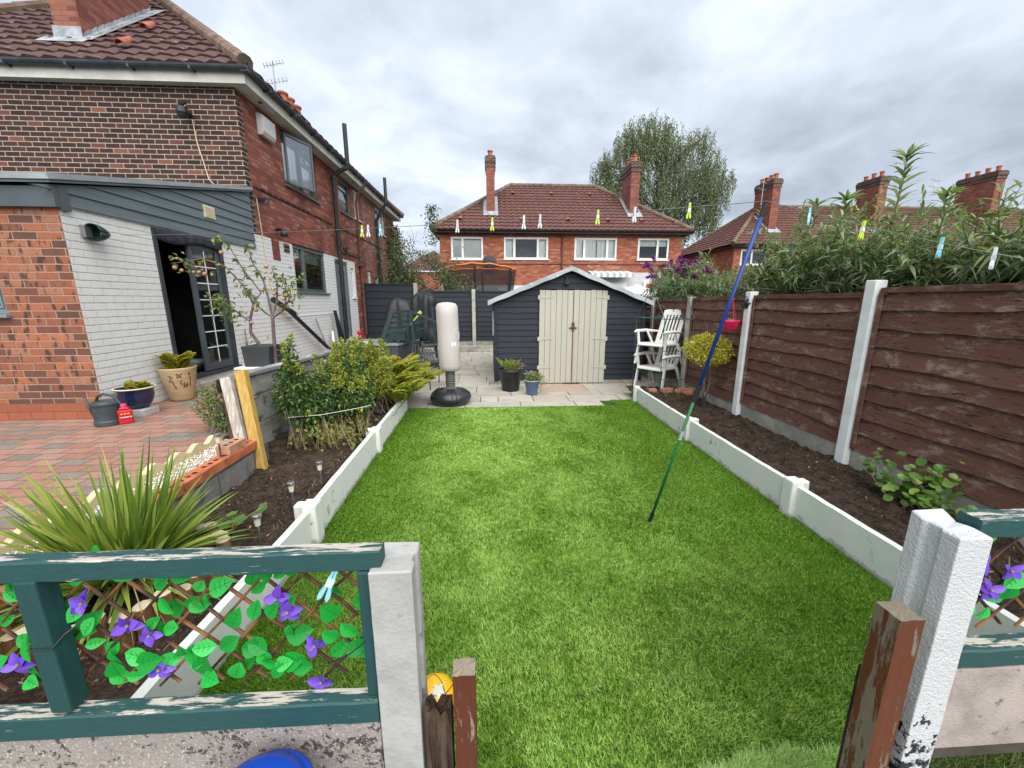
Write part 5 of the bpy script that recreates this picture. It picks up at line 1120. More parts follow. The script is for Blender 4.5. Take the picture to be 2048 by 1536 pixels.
n = 4200; u = sph(n); r_ = rng.random(n)**.22; r_ = r_*(1+.13*np.sin(u[:, 0]*7+u[:, 1]*5)*np.cos(u[:, 2]*6)+.07*np.sin(u[:, 1]*13)); pos = np.array([3.10, 5.40, .97])+u*r_[:, None]*np.array([.30, .33, .22]); V, F = leaf_arrays(pos, u+sph(n)*.7, rng.uniform(.022, .04, n), rng.uniform(.013, .022, n), .1)
g = l_gold; lg = LEAF('golden_green_leaf', (.16,.22,.025), (.55,.50,.04), (.80,.72,.16), trans=.3); np_mesh('crown', V, F, lg, GS)
# weeds at far end of right bed and lawn edge, under the left shrub
n = 520; xs = rng.uniform(2.45, 3.3, n); ys = rng.uniform(5.9, 6.6, n); V, F = blade_arrays(np.stack([xs, ys, np.full(n, .1)], 1), np.stack([rng.normal(size=n)*.5, rng.normal(size=n)*.5, np.ones(n)], 1), rng.uniform(.05, .16, n), .005, .3, seg=3)
n = 160; t = rng.random(n); xs = np.where(rng.random(n) < .5, -1.40, 3.28); V2, F2 = blade_arrays(np.stack([xs+rng.normal(size=n)*.03, 1.3+t*4.6, np.where(xs < 0, .22, .11)], 1), np.stack([rng.normal(size=n)*.6, rng.normal(size=n)*.6, np.ones(n)], 1), rng.uniform(.03, .09, n), .004, .3, seg=3)
V, F = cat([(V, F), (V2, F2)]); tag(np_mesh('weeds', V, F, LEAF('dry_weed', (.12,.15,.05), (.30,.28,.14), (.42,.36,.22))), 'dry grass and weeds along the edges of the soil beds', 'weeds', kind='stuff')
# ---------------------------------------------------------------- artificial turf pile (uncountable)
def turf(n, x0, x1, y0, y1, L0, L1, W0, W1, z=0, tilt=.55):
    x = rng.uniform(x0, x1, n); y = rng.uniform(y0, y1, n); p = np.stack([x, y, np.full(n, z)], 1)
    f = np.array([math.sin(a*1.7+b*2.3)+math.cos(b*1.1-a*2.9) for a, b in zip(x[:0], y[:0])]) if False else np.sin(x*1.7+y*2.3)+np.cos(y*1.1-x*2.9)
    d = np.stack([rng.normal(size=n)*tilt+.25*np.sin(y*3+f), rng.normal(size=n)*tilt+.3*np.cos(x*2.3), np.ones(n)*.8], 1); d = norm_rows(d)
    L = rng.uniform(L0, L1, n)[:, None]; W = rng.uniform(W0, W1, n)[:, None]; side = norm_rows(np.cross(d, sph(n)))
    V = np.stack([p-side*W/2, p+side*W/2, p+d*L], 1).reshape(-1, 3); return V, (np.arange(n)[:, None]*3+np.array([[0, 1, 2]]))
g = NT('artificial_turf_blade'); c = g.coord(); r = g.n('ShaderNodeNewGeometry').outputs['Random Per Island']
tr = g.noise(g.vec(c, (1.0, .8, 1)), 2.1, 6, .75, .4); fine = g.noise(c, 22, 5, .8)
f_ = g.smooth(g.math('ADD', g.math('MULTIPLY', tr, .58), g.math('MULTIPLY', fine, .46)), .38, .64)
# trodden middle of the lawn is paler: wear, widest across the centre line
s = g.n('ShaderNodeSeparateXYZ'); g.set(s.inputs[0], c); ctr = g.math('SUBTRACT', 1.0, g.smooth(g.math('ABSOLUTE', g.math('ADD', s.outputs[0], .15)), .5, 1.75))
f_ = g.math('MULTIPLY', f_, g.math('ADD', g.math('MULTIPLY', ctr, .75), .22), clamp=True)
dk = g.ramp(r, [(0, (.028,.085,.003)), (.45, (.088,.235,.006)), (1, (.24,.45,.02))]); lt = g.ramp(r, [(0, (.12,.25,.02)), (.5, (.38,.61,.10)), (1, (.66,.85,.29))])
col = g.mix(f_, dk, lt); p = g.bsdf(col, .45, 0, .35); t = g.n('ShaderNodeBsdfTranslucent'); g.set(t.inputs[0], col); m = g.n('ShaderNodeMixShader'); m.inputs[0].default_value = .25
g.t.links.new(p.outputs[0], m.inputs[1]); g.t.links.new(t.outputs[0], m.inputs[2]); m_blade = g.finish(m)
arr = [turf(290000, -1.31, 2.40, .95, 2.3, .014, .026, .0028, .0045), turf(260000, -1.30, 2.41, 2.2, 3.9, .014, .026, .004, .0065), turf(190000, -1.31, 2.42, 3.8, 5.98, .014, .026, .0065, .010), turf(9000, 2.02, 2.40, 5.95, 6.3, .02, .034, .0065, .010)]
V, F = cat(arr); tag(np_mesh('turf_blades', V, F, m_blade), 'bright green artificial grass pile covering the lawn', 'grass', kind='stuff')
# loose straw lying on the turf near the gate
ps = []; q = MB()
for k in range(34):
    x = .95+rng.normal()*.22; y = 1.45+rng.normal()*.14; a = rng.uniform(0, 6.28); L = rng.uniform(.03, .11); z = .034
    q.tube([(x, y, z), (x+L*.5*math.cos(a), y+L*.5*math.sin(a), z+.006), (x+L*math.cos(a+.6), y+L*math.sin(a+.6), z)], .0007, 4)
tag(q.build('loose_straw', l_straw), 'thin dry straw strands scattered on the near lawn', 'straw', kind='stuff')
# ---------------------------------------------------------------- things on the brick paving and in the yard
def wobble_cloth(mb, c, prof, n=48, sx=1, sy=1, folds=7, amp=.06, seed=0, rot=0):
    """draped cover: lathe with pleats that deepen towards the hem and a crumpled top"""
    c = Vector(c); k = len(prof); vs = []
    for i, (r_, z) in enumerate(prof):
        t = i/(k-1)
        for j in range(n):
            a = 2*math.pi*j/n; sq = 1/max(abs(math.cos(a)), abs(math.sin(a)))**.55
            f = 1+amp*(1-t*.35)*abs(math.sin(a*folds*.5+seed+z*.9))*1.1-amp*.5+amp*.5*mno.noise(Vector((math.cos(a)*5, math.sin(a)*5, z*4+seed)))+amp*1.4*mno.noise(Vector((math.cos(a)*1.8, math.sin(a)*1.8, z*2.5+seed)))
            zz_ = z+.10*mno.noise(Vector((math.cos(a)*1.5*r_*2, math.sin(a)*1.5*r_*2, seed+7)))*(1 if t > .5 else .2)
            p = Vector((r_*sq*f*math.cos(a)*sx, r_*sq*f*math.sin(a)*sy, zz_)); p = Matrix.Rotation(rot, 3, 'Z')@p; vs.append(c+p)
    mb.add(vs, [(i*n+j, i*n+(j+1) % n, (i+1)*n+(j+1) % n, (i+1)*n+j) for i in range(k-1) for j in range(n)]+[tuple((k-1)*n+j for j in range(n))])
PZ = .43
# low concrete fence wall between paving and left bed
LW = empty('low_panel_wall', (-2.25, 5.1, .2), 'low grey concrete panel wall with a flat timber rail dividing paving from the left bed', 'wall')
def lwx(y): return -2.36+(y-3.7)*.09
q = MB(); 
for z0, z1 in ((.15, .46), (.465, .74), (.745, .945)):
    q.add([(lwx(3.7)-.025, 3.7, z0), (lwx(3.7)+.025, 3.7, z0), (lwx(6.6)+.025, 6.6, z0), (lwx(6.6)-.025, 6.6, z0), (lwx(3.7)-.025, 3.7, z1), (lwx(3.7)+.025, 3.7, z1), (lwx(6.6)+.025, 6.6, z1), (lwx(6.6)-.025, 6.6, z1)], [(0,3,2,1),(4,5,6,7),(0,1,5,4),(1,2,6,5),(2,3,7,6),(3,0,4,7)])
m_dirtyc = MAT('lichen_stained_concrete', (.26,.26,.23), .9, .35, 3, (1, 1, 2), bump=.5, spots=((.10,.11,.10), .56, 3.5))
q.build('panel', m_dirtyc, LW, bevel=.006)
q = MB(); q.beam((lwx(3.66), 3.66, .965), (lwx(6.62), 6.62, .965), .12, .035); q.build('top_rail', MAT('weathered_grey_rail', (.20,.21,.21), .8, .3, 5, (4, .6, 4), bump=.4, spots=((.5,.5,.47), .6, 5)), LW, bevel=.004)
for y in (5.15, 6.55):
    q = MB(); q.box(lwx(y)+.026, lwx(y)+.11, y-.05, y+.05, .1, 1.0 if y > 6 else .9); q.build('post', m_conc, LW, bevel=.008)
q = MB(); q.tube([(-2.42, 3.62, .3), (-2.42, 3.62, .93)], .035, 10); q.tube([(-2.37, 3.58, .25), (-2.37, 3.58, .93)], .022, 8); q.build('drain_stake', m_rust, LW)
q = MB(); q.lathe((-2.41, 3.60, .92), [(.055, 0), (.065, .015), (.065, .035), (.045, .045)], 16); q.lathe((-2.45, 3.60, .84), [(.03, 0), (.035, .06), (.03, .08)], 10); q.build('black_cap', m_black, LW)
# retaining wall of blocks with brick coping
RW = empty('retaining_wall', (-2.08, 2.4, .15), 'short stained block retaining wall topped with red bricks beside the left bed', 'wall')
q = MB(); q.box(-2.16, -2.06, .6, 3.52, .0, .39); q.build('block_wall', m_block, RW, bevel=.006)
m_rb = MAT('new_red_brick', (.44,.13,.06), .8, .25, 9, bump=.4, spots=((.30,.08,.045), .6, 12)); m_buff = MAT('buff_red_brick', (.42,.22,.14), .85, .2, 12, bump=.4)
def brick_with_holes(parent, name, x0, x1, y0, y1, z0, z1, mat, rot=None, top=False, tagv=None):
    q = MB(); q.mi = 0; q.box(x0, x1, y0, y1, z0, z1); L = y1-y0; along = L > (x1-x0); q.mi = 1
    for t in (.2, .5, .8):
        cx_, cy_ = ((x0+x1)/2, y0+L*t) if along else (x0+(x1-x0)*t, (y0+y1)/2)
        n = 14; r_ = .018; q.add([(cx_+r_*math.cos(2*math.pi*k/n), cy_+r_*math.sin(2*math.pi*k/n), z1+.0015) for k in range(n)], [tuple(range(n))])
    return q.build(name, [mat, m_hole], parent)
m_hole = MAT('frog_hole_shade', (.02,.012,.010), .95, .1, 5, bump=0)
y = .75; k = 0
while y < 3.3: brick_with_holes(RW, 'coping_brick', -2.165+.004*(k % 2), -2.055+.003*(k % 3), y, y+.212, .392, .457+.002*(k % 2), m_rb if k % 3 else m_rb); y += .222; k += 1
b = brick_with_holes(None, 'loose_brick', -2.17, -2.065, 3.02, 3.235, .461, .525, m_buff); tag(b, 'single buff holed brick lying on top of the red coping by the timbers', 'brick')
# white gravel strip and scalloped edging
q = MB(); q.box(-2.44, -2.165, .5, 3.56, .0, .40); tag(q.build('gravel_bed', MAT('pale_grit', (.45,.40,.32), .9, .3, 40)), kind='structure')
m = MB(); n = 2600; vs = []; fs = []
oct_ = np.array([(1,0,0),(0,1,0),(-1,0,0),(0,-1,0),(0,0,1),(0,0,-1)], float); of = np.array([(0,1,4),(1,2,4),(2,3,4),(3,0,4),(1,0,5),(2,1,5),(3,2,5),(0,3,5)])
cc = np.stack([rng.uniform(-2.42, -2.18, n), rng.uniform(.9, 3.5, n), rng.uniform(.40, .425, n)], 1); ss = rng.uniform(.005, .011, (n, 3)); ang = rng.uniform(0, 6.28, n)
V = oct_[None]*ss[:, None, :]; ca, sa = np.cos(ang)[:, None], np.sin(ang)[:, None]; V = np.stack([V[..., 0]*ca-V[..., 1]*sa, V[..., 0]*sa+V[..., 1]*ca, V[..., 2]], -1)+cc[:, None]
g = NT('white_pebble'); m_peb = g.finish(g.bsdf(g.ramp(g.n('ShaderNodeNewGeometry').outputs['Random Per Island'], [(0, (.42,.33,.24)), (.3, (.6,.55,.46)), (1, (.78,.75,.70))]), .7))
tag(np_mesh('white_gravel', V.reshape(-1, 3), (of[None]+np.arange(n)[:, None, None]*6).reshape(-1, 3), m_peb), 'strip of small white pebbles between the scalloped edging and the red coping', 'gravel', kind='stuff')
m_scal = MAT('yellow_sandstone_concrete', (.50,.43,.26), .85, .15, 6, bump=.3); y = 3.5; k = 0
while y > 1.2:
    pts = [(y, .36)]; n = 56
    for j in range(n+1): t = j/n; pts.append((y-.6*t, .475+.021*math.cos(t*3*2*math.pi+math.pi)))
    pts.append((y-.6, .36)); q = MB(); q.prism([(a, b) for a, b in pts], 'x', -2.475-.01*(k % 2), -2.43-.01*(k % 2)); q.build('scalloped_edging', m_scal, None, bevel=.004)
    o_ = bpy.context.scene.collection.objects[-1]; tag(o_, ['scalloped sandstone coloured edging block at the far end of the gravel strip', 'second scalloped edging block from the far end of the gravel strip', 'scalloped edging block partly hidden by the spiky leaves', 'nearest scalloped edging block behind the spiky plant'][k % 4], 'edging', 'scalloped edging blocks'); y -= .61; k += 1
# two leaning timbers
def plank(name, a, b, w, h, mat, label, cat_='timber', up=(0, -1, .2)):
    q = MB(); q.beam(a, b, w, h, up); o = q.build(name, mat, None, bevel=.004); return tag(o, label, cat_)
m_ply = MAT('worn_white_timber', (.42,.38,.33), .85, .3, 6, (6, 6, .5), bump=.3, spots=((.16,.13,.11), .6, 5)); m_yel = MAT('yellow_treated_timber', (.44,.28,.07), .7, .18, 8, (8, 8, .6), bump=.25)
plank('timber_post', (-2.12, 3.30, .18), (-2.30, 3.46, 1.0), .085, .05, m_ply, 'weathered whitish timber leaning at the end of the low wall')
plank('timber_post', (-2.025, 3.33, .18), (-2.19, 3.50, 1.055), .085, .065, m_yel, 'fresh yellow timber post leaning beside the weathered one')
# solar lights
m_cream_gl = MAT('frosted_cream_plastic', (.62,.58,.46), .35, .05, 5, bump=0); m_ss = MAT('brushed_steel', (.42,.42,.41), .3, .1, 20, metal=.9, bump=0)
def solar(x, y, z0, h, label, dark=False, tilt=0):
    o = empty('solar_light', (x, y, z0), label, 'garden light', 'small solar stake lights')
    q = MB(); q.tube([(x, y, z0-.03), (x+tilt*h*.6, y, z0+h*.58)], .0065, 8); q.build('stake', m_rustm if dark else m_ss, o)
    q = MB(); q.lathe((x+tilt*h*.6, y, z0+h*.58), [(.006, 0), (.015, .003), (.019, h*.27)], 14); q.build('diffuser', m_cream_gl, o, smooth=False)
    q = MB(); q.lathe((x+tilt*h*.6, y, z0+h*.85), [(.021, 0), (.026, h*.02), (.026, h*.12), (.020, h*.14)], 16); q.build('cap', m_ss, o)
solar(-1.375, 2.99, .22, .185, 'solar stake light furthest along the left soil bed'); solar(-1.42, 2.63, .22, .185, 'middle solar stake light of the three in the left soil'); solar(-1.41, 2.20, .22, .185, 'nearest solar stake light beside the squash seedling')
solar(-2.11, 2.98, .457, .2, 'dark stemmed solar light standing in the red coping bricks', dark=True)
# half-log palisade round the spiky plant
LP = empty('log_edging', (-1.84, 1.85, .1), 'ring of upright half logs holding the spiky plant', 'edging'); m_log = MAT('brown_stained_log', (.20,.095,.04), .75, .35, 6, (5, 5, .8), bump=.5); m_logt = MAT('pale_log_end', (.60,.50,.36), .85, .12, 20)
nlg = 34
for k in range(nlg):
    a = 2*math.pi*k/nlg; r_ = .41; x, y = -1.86+r_*math.cos(a), 1.84+r_*math.sin(a)*.95; zt = .335+.02*math.sin(k*2.3)
    q = MB(); q.mi = 0; q.lathe((x, y, .08), [(.036, 0), (.036, zt-.08-.006)], 9, cap=False); q.mi = 1; q.lathe((x, y, zt-.006), [(.036, 0), (.031, .006)], 9); q.build('log', [m_log, m_logt], LP)
q = MB(); q.lathe((-1.86, 1.84, .1), [(.38, 0), (.38, .16)], 24); q.build('soil_fill', m_soil, LP)
# plant pots near the patio door
def pot_round(parent, c, prof, mat, name='pot', n=32): q = MB(); q.lathe(c, prof, n, cap=False); q.add([], []); o = q.build(name, mat, parent, smooth=True, solid=.008); return o
def soil_disc(parent, c, r, z): q = MB(); q.lathe((c[0], c[1], c[2]+z), [(r, 0), (r*.5, .012), (.001, .014)], 20); return q.build('potting_soil', m_soil, parent)
def fronds_in(parent, c, n, L, lw, mat, up=1.0, spread=1.0):
    P, D, LL, tb = fern(None, c, n, L, lw, up=up, spread=spread); V, F = leaf_arrays(P, D, LL, LL*.24, .1); np_mesh('fronds', V, F, mat, parent)
    q = MB(); [q.tube(t, [.003]*(len(t)-1)+[.001], 4, cap=False) for t in tb]; q.build('frond_stems', l_straw, parent, recalc=False)
c = (-3.90, 5.02, PZ); TP = empty('patterned_planter', c, 'tall tapered tan planter with dark brush marks and a yellow fern by the patio door', 'potted plant')
m_tan = MAT('tan_glazed_planter', (.42,.30,.175), .6, .12, 8, (1, 1, 3), bump=.25)
pot_round(TP, c, [(.11, 0), (.125, .03), (.185, .40), (.19, .42)], m_tan); q = MB(); q.lathe(c, [(.10, .004), (.115, .01)], 24); q.build('pot_base', m_tan, TP)
soil_disc(TP, c, .17, .36); fronds_in(TP, (c[0], c[1], c[2]+.38), 44, .42, .085, l_fernp, up=2.0, spread=.9)
q = MB(); m_ink = MAT('dark_brush_mark', (.035,.012,.012), .5, .1, 5, bump=0)
dirc = Vector((3.90, -5.02, 0)).normalized(); a0 = math.atan2(dirc.y, dirc.x)
def on_pot(u, v): # u: arc metres around from the camera side, v: height
    r_ = .125+(.185-.125)*(v-.03)/.37+.007; a = a0+u/.16; return (c[0]+math.cos(a)*r_, c[1]+math.sin(a)*r_, c[2]+v)
for st in ([(-.02,.355),(-.02,.30),(.02,.35),(.025,.36)], [(-.02,.32),(.02,.305),(-.015,.355),], [(-.10,.33),(-.075,.33),(-.06,.31),(-.065,.30)], [(-.085,.32),(-.065,.24),(-.05,.17),(-.04,.19)], [(-.10,.25),(-.09,.28)], [(.02,.27),(.0,.255),(.0,.23),(.02,.215),(.025,.235),(.012,.24)], [(.035,.18),(.04,.245)], [(.06,.18),(.065,.24)], [(.025,.20),(.08,.215)], [(.025,.18),(.075,.195)], [(.085,.33),(.09,.36),(.10,.33)], [(.10,.19),(.10,.31)]):
    q.tube([on_pot(u, v) for u, v in st], .0035, 5)
q.build('brush_marks', m_ink, TP)
c = (-3.84, 4.32, PZ); q = MB(); q.box(-3.99, -3.72, 4.24, 4.44, PZ, PZ+.075); tag(q.build('concrete_block', MAT('light_concrete', (.36,.36,.34), .9, .12, 8), bevel=.005), 'pale concrete block carrying the dark blue bowl planter', 'block')
c = (-3.87, 4.36, PZ+.077); BP = empty('bowl_planter', c, 'dark blue glazed bowl planter with cream rim and yellow foliage on a concrete block', 'potted plant')
m_blug = MAT('navy_glaze', (.012,.018,.06), .12, .3, 3, bump=.05, spec=.6, spots=((.10,.11,.10), .62, 5)); pot_round(BP, c, [(.085, 0), (.125, .06), (.15, .14), (.148, .2), (.165, .215), (.172, .222)], m_blug)
q = MB(); q.tube([(c[0]+.172*math.cos(2*math.pi*k/32), c[1]+.172*math.sin(2*math.pi*k/32), c[2]+.226) for k in range(33)], .007, 8, cap=False); q.build('rim', m_cream, BP, smooth=True); soil_disc(BP, c, .15, .19); fronds_in(BP, (c[0]+.02, c[1], c[2]+.19), 46, .2, .05, l_fernp, up=2.4)
# watering can
c = (-3.86, 4.00, PZ); WC = empty('watering_can', c, 'dark grey plastic watering can on the brick paving beside the red bottle', 'watering can'); m_can = MAT('slate_plastic', (.04,.055,.062), .4, .2, 6, bump=.05)
q = MB(); q.lathe(c, [(.105, 0), (.11, .01), (.11, .045), (.104, .055), (.104, .2), (.11, .205), (.11, .225), (.09, .245), (.05, .25)], 28); q.build('body', m_can, WC, smooth=False)
q = MB(); q.tube([(c[0]-.09, c[1], c[2]+.22), (c[0]-.06, c[1], c[2]+.29), (c[0]+.0, c[1], c[2]+.315), (c[0]+.07, c[1]+.02, c[2]+.29), (c[0]+.12, c[1]+.03, c[2]+.20), (c[0]+.112, c[1]+.02, c[2]+.12)], .013, 8); q.build('handle', m_can, WC, smooth=True)
q = MB(); q.tube([(c[0]-.095, c[1]-.02, c[2]+.07), (c[0]-.13, c[1]-.03, c[2]+.18), (c[0]-.15, c[1]-.035, c[2]+.29)], [.018, .012, .010], 8); q.build('spout', m_can, WC, smooth=True)
# red bottle
c = (-3.71, 4.02, PZ); RB = empty('plant_food_bottle', c, 'small bright red plant food bottle in front of the blue bowl', 'bottle'); m_rb2 = MAT('red_bottle_plastic', (.50,.012,.025), .3, .08, 4, bump=0)
rz = math.atan2(-c[0], 4.02)*0+R(40); Mz = Matrix.Rotation(rz, 3, 'Z')
def rbx(q, x0, x1, y0, y1, z0, z1): q.obox(Vector(c)+Mz@Vector(((x0+x1)/2, (y0+y1)/2, 0))+Vector((0, 0, (z0+z1)/2)), (x1-x0, y1-y0, z1-z0), Mz)
q = MB(); rbx(q, -.055, .055, -.03, .03, 0, .145); rbx(q, -.04, .04, -.025, .025, .1455, .17); q.build('body', m_rb2, RB, bevel=.012)
q = MB(); q.lathe((c[0], c[1], c[2]+.165), [(.025, 0), (.025, .035), (.02, .04)], 16); q.build('cap', MAT('pink_cap', (.55,.06,.13), .4, .05, 4, bump=0), RB)
q = MB(); rbx(q, -.045, .045, -.0325, -.0305, .062, .082); q.build('label_band', m_black, RB)
def text_obj(name, s, size, mat, parent, M, extrude=.0008, warp=None, bold=0):
    cu = bpy.data.curves.new('t', 'FONT'); cu.body = s; cu.size = size; cu.extrude = extrude; cu.align_x = 'CENTER'; cu.align_y = 'CENTER'; cu.offset = bold
    to = bpy.data.objects.new('t', cu); COL.objects.link(to); bpy.context.view_layer.update(); me = bpy.data.meshes.new_from_object(to.evaluated_get(bpy.context.evaluated_depsgraph_get())); bpy.data.objects.remove(to)
    q = MB(); q.add([warp(M@v.co) if warp else M@v.co for v in me.vertices], [tuple(p.vertices) for p in me.polygons]); return q.build(name, mat, parent, recalc=False)
Mt = Matrix.Translation(Vector(c)+Mz@Vector((0, -.0335, .072)))@Mz.to_4x4()@Matrix.Rotation(R(90), 4, 'X')
text_obj('lettering', 'TOMORITE', .018, m_wpvc, RB, Mt, bold=.0006)
q = MB(); 
for dx, r_ in ((-.025, .012), (.0, .010), (.024, .012)): q.lathe(Vector(c)+Mz@Vector((dx, -.030, .104)), [(r_*.5, -.008), (r_, 0), (r_*.5, .010)], 10)
q.build('tomato_picture', MAT('orange_print', (.65,.25,.10), .5, .4, 60, bump=0), RB)
# doormat, black box on the ledge, sticks against the wall
q = MB(); q.grid(lambda s, t: (-3.98+.42*s+.03*math.sin(t*5), 5.35+1.0*t, PZ+.012+.006*math.sin(s*6+t*9)), 20, 30); tag(q.build('doormat', MAT('tan_coir', (.27,.17,.085), .95, .25, 14, bump=.6, bs=200), solid=.02), 'worn tan doormat laid below the patio door step', 'doormat')
BX = empty('storage_unit', (-2.80, 4.95, PZ), 'dark grey garden storage unit behind the low wall carrying a square tub', 'storage unit'); q = MB(); q.box(-3.02, -2.60, 4.75, 5.15, PZ, .85); q.build('cabinet', m_dark, BX, bevel=.01)
q = MB(); q.box(-3.04, -2.58, 4.73, 5.17, .852, .875); q.build('lid', m_wpvc, BX, bevel=.004)
q = MB(); q.prism([(-2.95, .877), (-2.67, .877), (-2.64, 1.12), (-2.97, 1.12)], 'y', 4.8, 5.1); tag(q.build('square_tub', MAT('anthracite_tub', (.03,.033,.036), .55, .15, 5), bevel=.006), 'square anthracite tub standing on the storage unit by the apple tree', 'tub')
q = MB(); q.tube([(-3.98, 7.62, 1.66), (-3.98, 8.3, 1.4)], .05, 10); q.tube([(-3.98, 8.0, 1.52), (-3.95, 9.85, .46)], .042, 10); q.tube([(-3.985, 7.58, 1.675), (-3.98, 7.66, 1.645)], .056, 10); q.tube([(-3.96, 9.3, .78), (-3.96, 9.34, .755)], .05, 10); tag(q.build('black_pole', m_black), 'long black tube leaning diagonally against the white painted wall', 'pole')
q = MB(); q.tube([(-4.02, 9.35, 1.25), (-3.94, 9.7, .46)], .02, 8); tag(q.build('grey_stick', MAT('grey_wood_stick', (.30,.29,.28), .8, .3, 10)), 'thin grey wooden stick leaning near the foot of the black tube', 'stick')
q = MB(); q.tube([(-4.0, 10.2, .9), (-3.96, 10.1, .7), (-3.9, 9.9, .46)], .03, 8); tag(q.build('white_pipe', m_wpvc), 'short bent white pipe lying by the kitchen window wall', 'pipe')
q = MB(); 
for y in (10.35, 10.42, 10.49): q.tube([(-3.98, y, 1.4), (-3.9, y+.05, .45)], .014, 6); q.tube([(-3.98, y+.0, 1.4), (-3.82, y+.1, .45)], .014, 6)
q.tube([(-3.98, 10.33, 1.4), (-3.98, 10.52, 1.4)], .016, 6); tag(q.build('folded_airer', m_black), 'folded black metal airer standing against the wall by the drain pipe', 'airer')
q = MB(); q.tube([(-4.03, 6.72, .46), (-4.03, 6.68, 1.2)], .011, 8); q.tube([(-4.03, 6.69, .85), (-4.03, 6.685, 1.0)], .018, 8); tag(q.build('mop_handle', m_ss), 'slim metal mop handle upright beside the patio door', 'mop')
# ---------------------------------------------------------------- grey timber deck and what stands on it
DK = empty('timber_deck', (-2.8, 9.8, 0), 'raised dark green grey timber deck box at the end of the yard', 'deck'); m_deck = BLACKW('faded_green_black_timber', (.035,.048,.05), (.075,.09,.09)); m_gpaint = PAINTWOOD('dark_teal_bench_paint', (.018,.036,.036), (.35,.38,.36), .7, topthr=.56)
q = MB(); dk = [(-3.4, 9.0), (-2.1, 9.0), (-1.82, 10.2), (-3.4, 10.2)]
q.prism(dk, 'z', .655, .70); q.build('deck_top', MAT('pale_grey_decking', (.21,.24,.26), .7, .15, 4, (1, 8, 1)), DK, bevel=.004)
q = MB(); 
for k in range(8): q.box(-3.38+.16*k, -3.38+.16*k+.152, 9.02, 9.045, .0, .655)
for k in range(7):
    t0, t1 = k/7, (k+.95)/7; x0, y0, x1, y1 = -2.11+.28*t0, 9.03+1.17*t0, -2.11+.28*t1, 9.03+1.17*t1
    q.add([(x0, y0, 0), (x1, y1, 0), (x1, y1, .80), (x0, y0, .74), (x0-.025, y0, 0), (x1-.025, y1, 0), (x1-.025, y1, .80), (x0-.025, y0, .74)], [(0,1,2,3),(4,7,6,5),(3,2,6,7),(0,3,7,4),(1,5,6,2)])
q.build('deck_side', m_deck, DK)
BN = empty('green_bench', (-2.2, 9.35, .7), 'dark green slatted wooden bench tipped on the grey deck', 'bench')
q = MB()
q.beam((-2.5, 9.1, .70), (-2.24, 9.2, 1.42), .10, .045, (0, 1, 0)); q.beam((-1.98, 9.5, .72), (-1.92, 9.55, 1.44), .09, .045, (0, 1, 0)); q.build('back_frame', m_gpaint, BN, bevel=.005)
for k, z in enumerate((1.38, 1.28, 1.15, 1.03)):
    t = (z-.7)/.72; q = MB(); q.beam((-2.5+.26*t, 9.11+.1*t, z), (-1.97+.05*t, 9.5, z+.05), .022, .05); q.build('slat', m_gpaint, BN, bevel=.003)
q = MB(); q.beam((-2.38, 9.12, .95), (-1.95, 9.3, .98), .03, .09); q.beam((-2.42, 9.1, .74), (-1.93, 9.3, .76), .03, .08); q.beam((-1.93, 9.3, .70), (-1.93, 9.3, 1.10), .05, .05, (0,1,0)); q.beam((-1.93, 9.3, 1.03), (-1.66, 9.9, 1.13), .04, .09); q.beam((-1.93, 9.3, .82), (-1.66, 9.9, .90), .04, .2); q.beam((-1.66, 9.9, .72), (-1.66, 9.9, 1.16), .05, .05, (0,1,0)); q.build('arm_frame', m_gpaint, BN, bevel=.004)
q = MB(); q.box(-2.40, -1.96, 9.14, 9.16, .76, .92); q.build('lower_panel', m_gpaint, BN)
m_cover = MAT('black_vinyl_cover', (.014,.015,.018), .5, .2, 4, bump=1.0, bs=7, spec=.4, det=3)
q = MB(); wobble_cloth(q, (-2.38, 10.75, .35), [(.44, 0), (.43, .15), (.42, .3), (.42, .5), (.40, .7), (.38, .85), (.37, 1.0), (.33, 1.15), (.25, 1.27), (.14, 1.33), (.03, 1.32)], sx=1.0, sy=.8, folds=6, seed=1.3, amp=.13); tag(q.build('barbecue_cover', m_cover, smooth=True), 'lower black vinyl cover draped over a barbecue behind the green bench', 'cover')
q = MB(); wobble_cloth(q, (-1.78, 10.9, .42), [(.20, 0), (.28, .1), (.36, .22), (.37, .4), (.33, .6), (.29, .8), (.31, 1.0), (.30, 1.18), (.29, 1.32), (.25, 1.42), (.14, 1.46), (.02, 1.38)], sx=1.0, sy=.9, folds=5, seed=4.2, amp=.2); tag(q.build('heater_cover', m_cover, smooth=True), 'taller crumpled black cover standing against the back fence post', 'cover')
q = MB(); q.beam((-2.0, 9.75, 1.05), (-1.72, 9.85, 1.36), .07, .03); q.tube([(-1.76, 9.85, 1.33), (-1.70, 9.88, 1.39)], .05, 8); tag(q.build('green_hand_tool', MAT('lime_plastic', (.35,.42,.10), .5, .1, 5, bump=0)), 'lime green plastic tool poking out between the bench and the covers', 'tool')
q = MB(); q.lathe((-2.98, 9.12, .70), [(.03, 0), (.035, .06)], 10); gn = empty('red_lantern', (-2.98, 9.12, .70), 'small red and white ornament on the near corner of the deck', 'ornament'); q.build('stand', m_wpvc, gn)
q = MB(); q.lathe((-2.98, 9.12, .765), [(.03, 0), (.05, .03), (.05, .08), (.02, .10), (.02, .13), (.055, .16), (.05, .21), (.01, .24)], 12); q.build('body', m_red, gn, smooth=True)
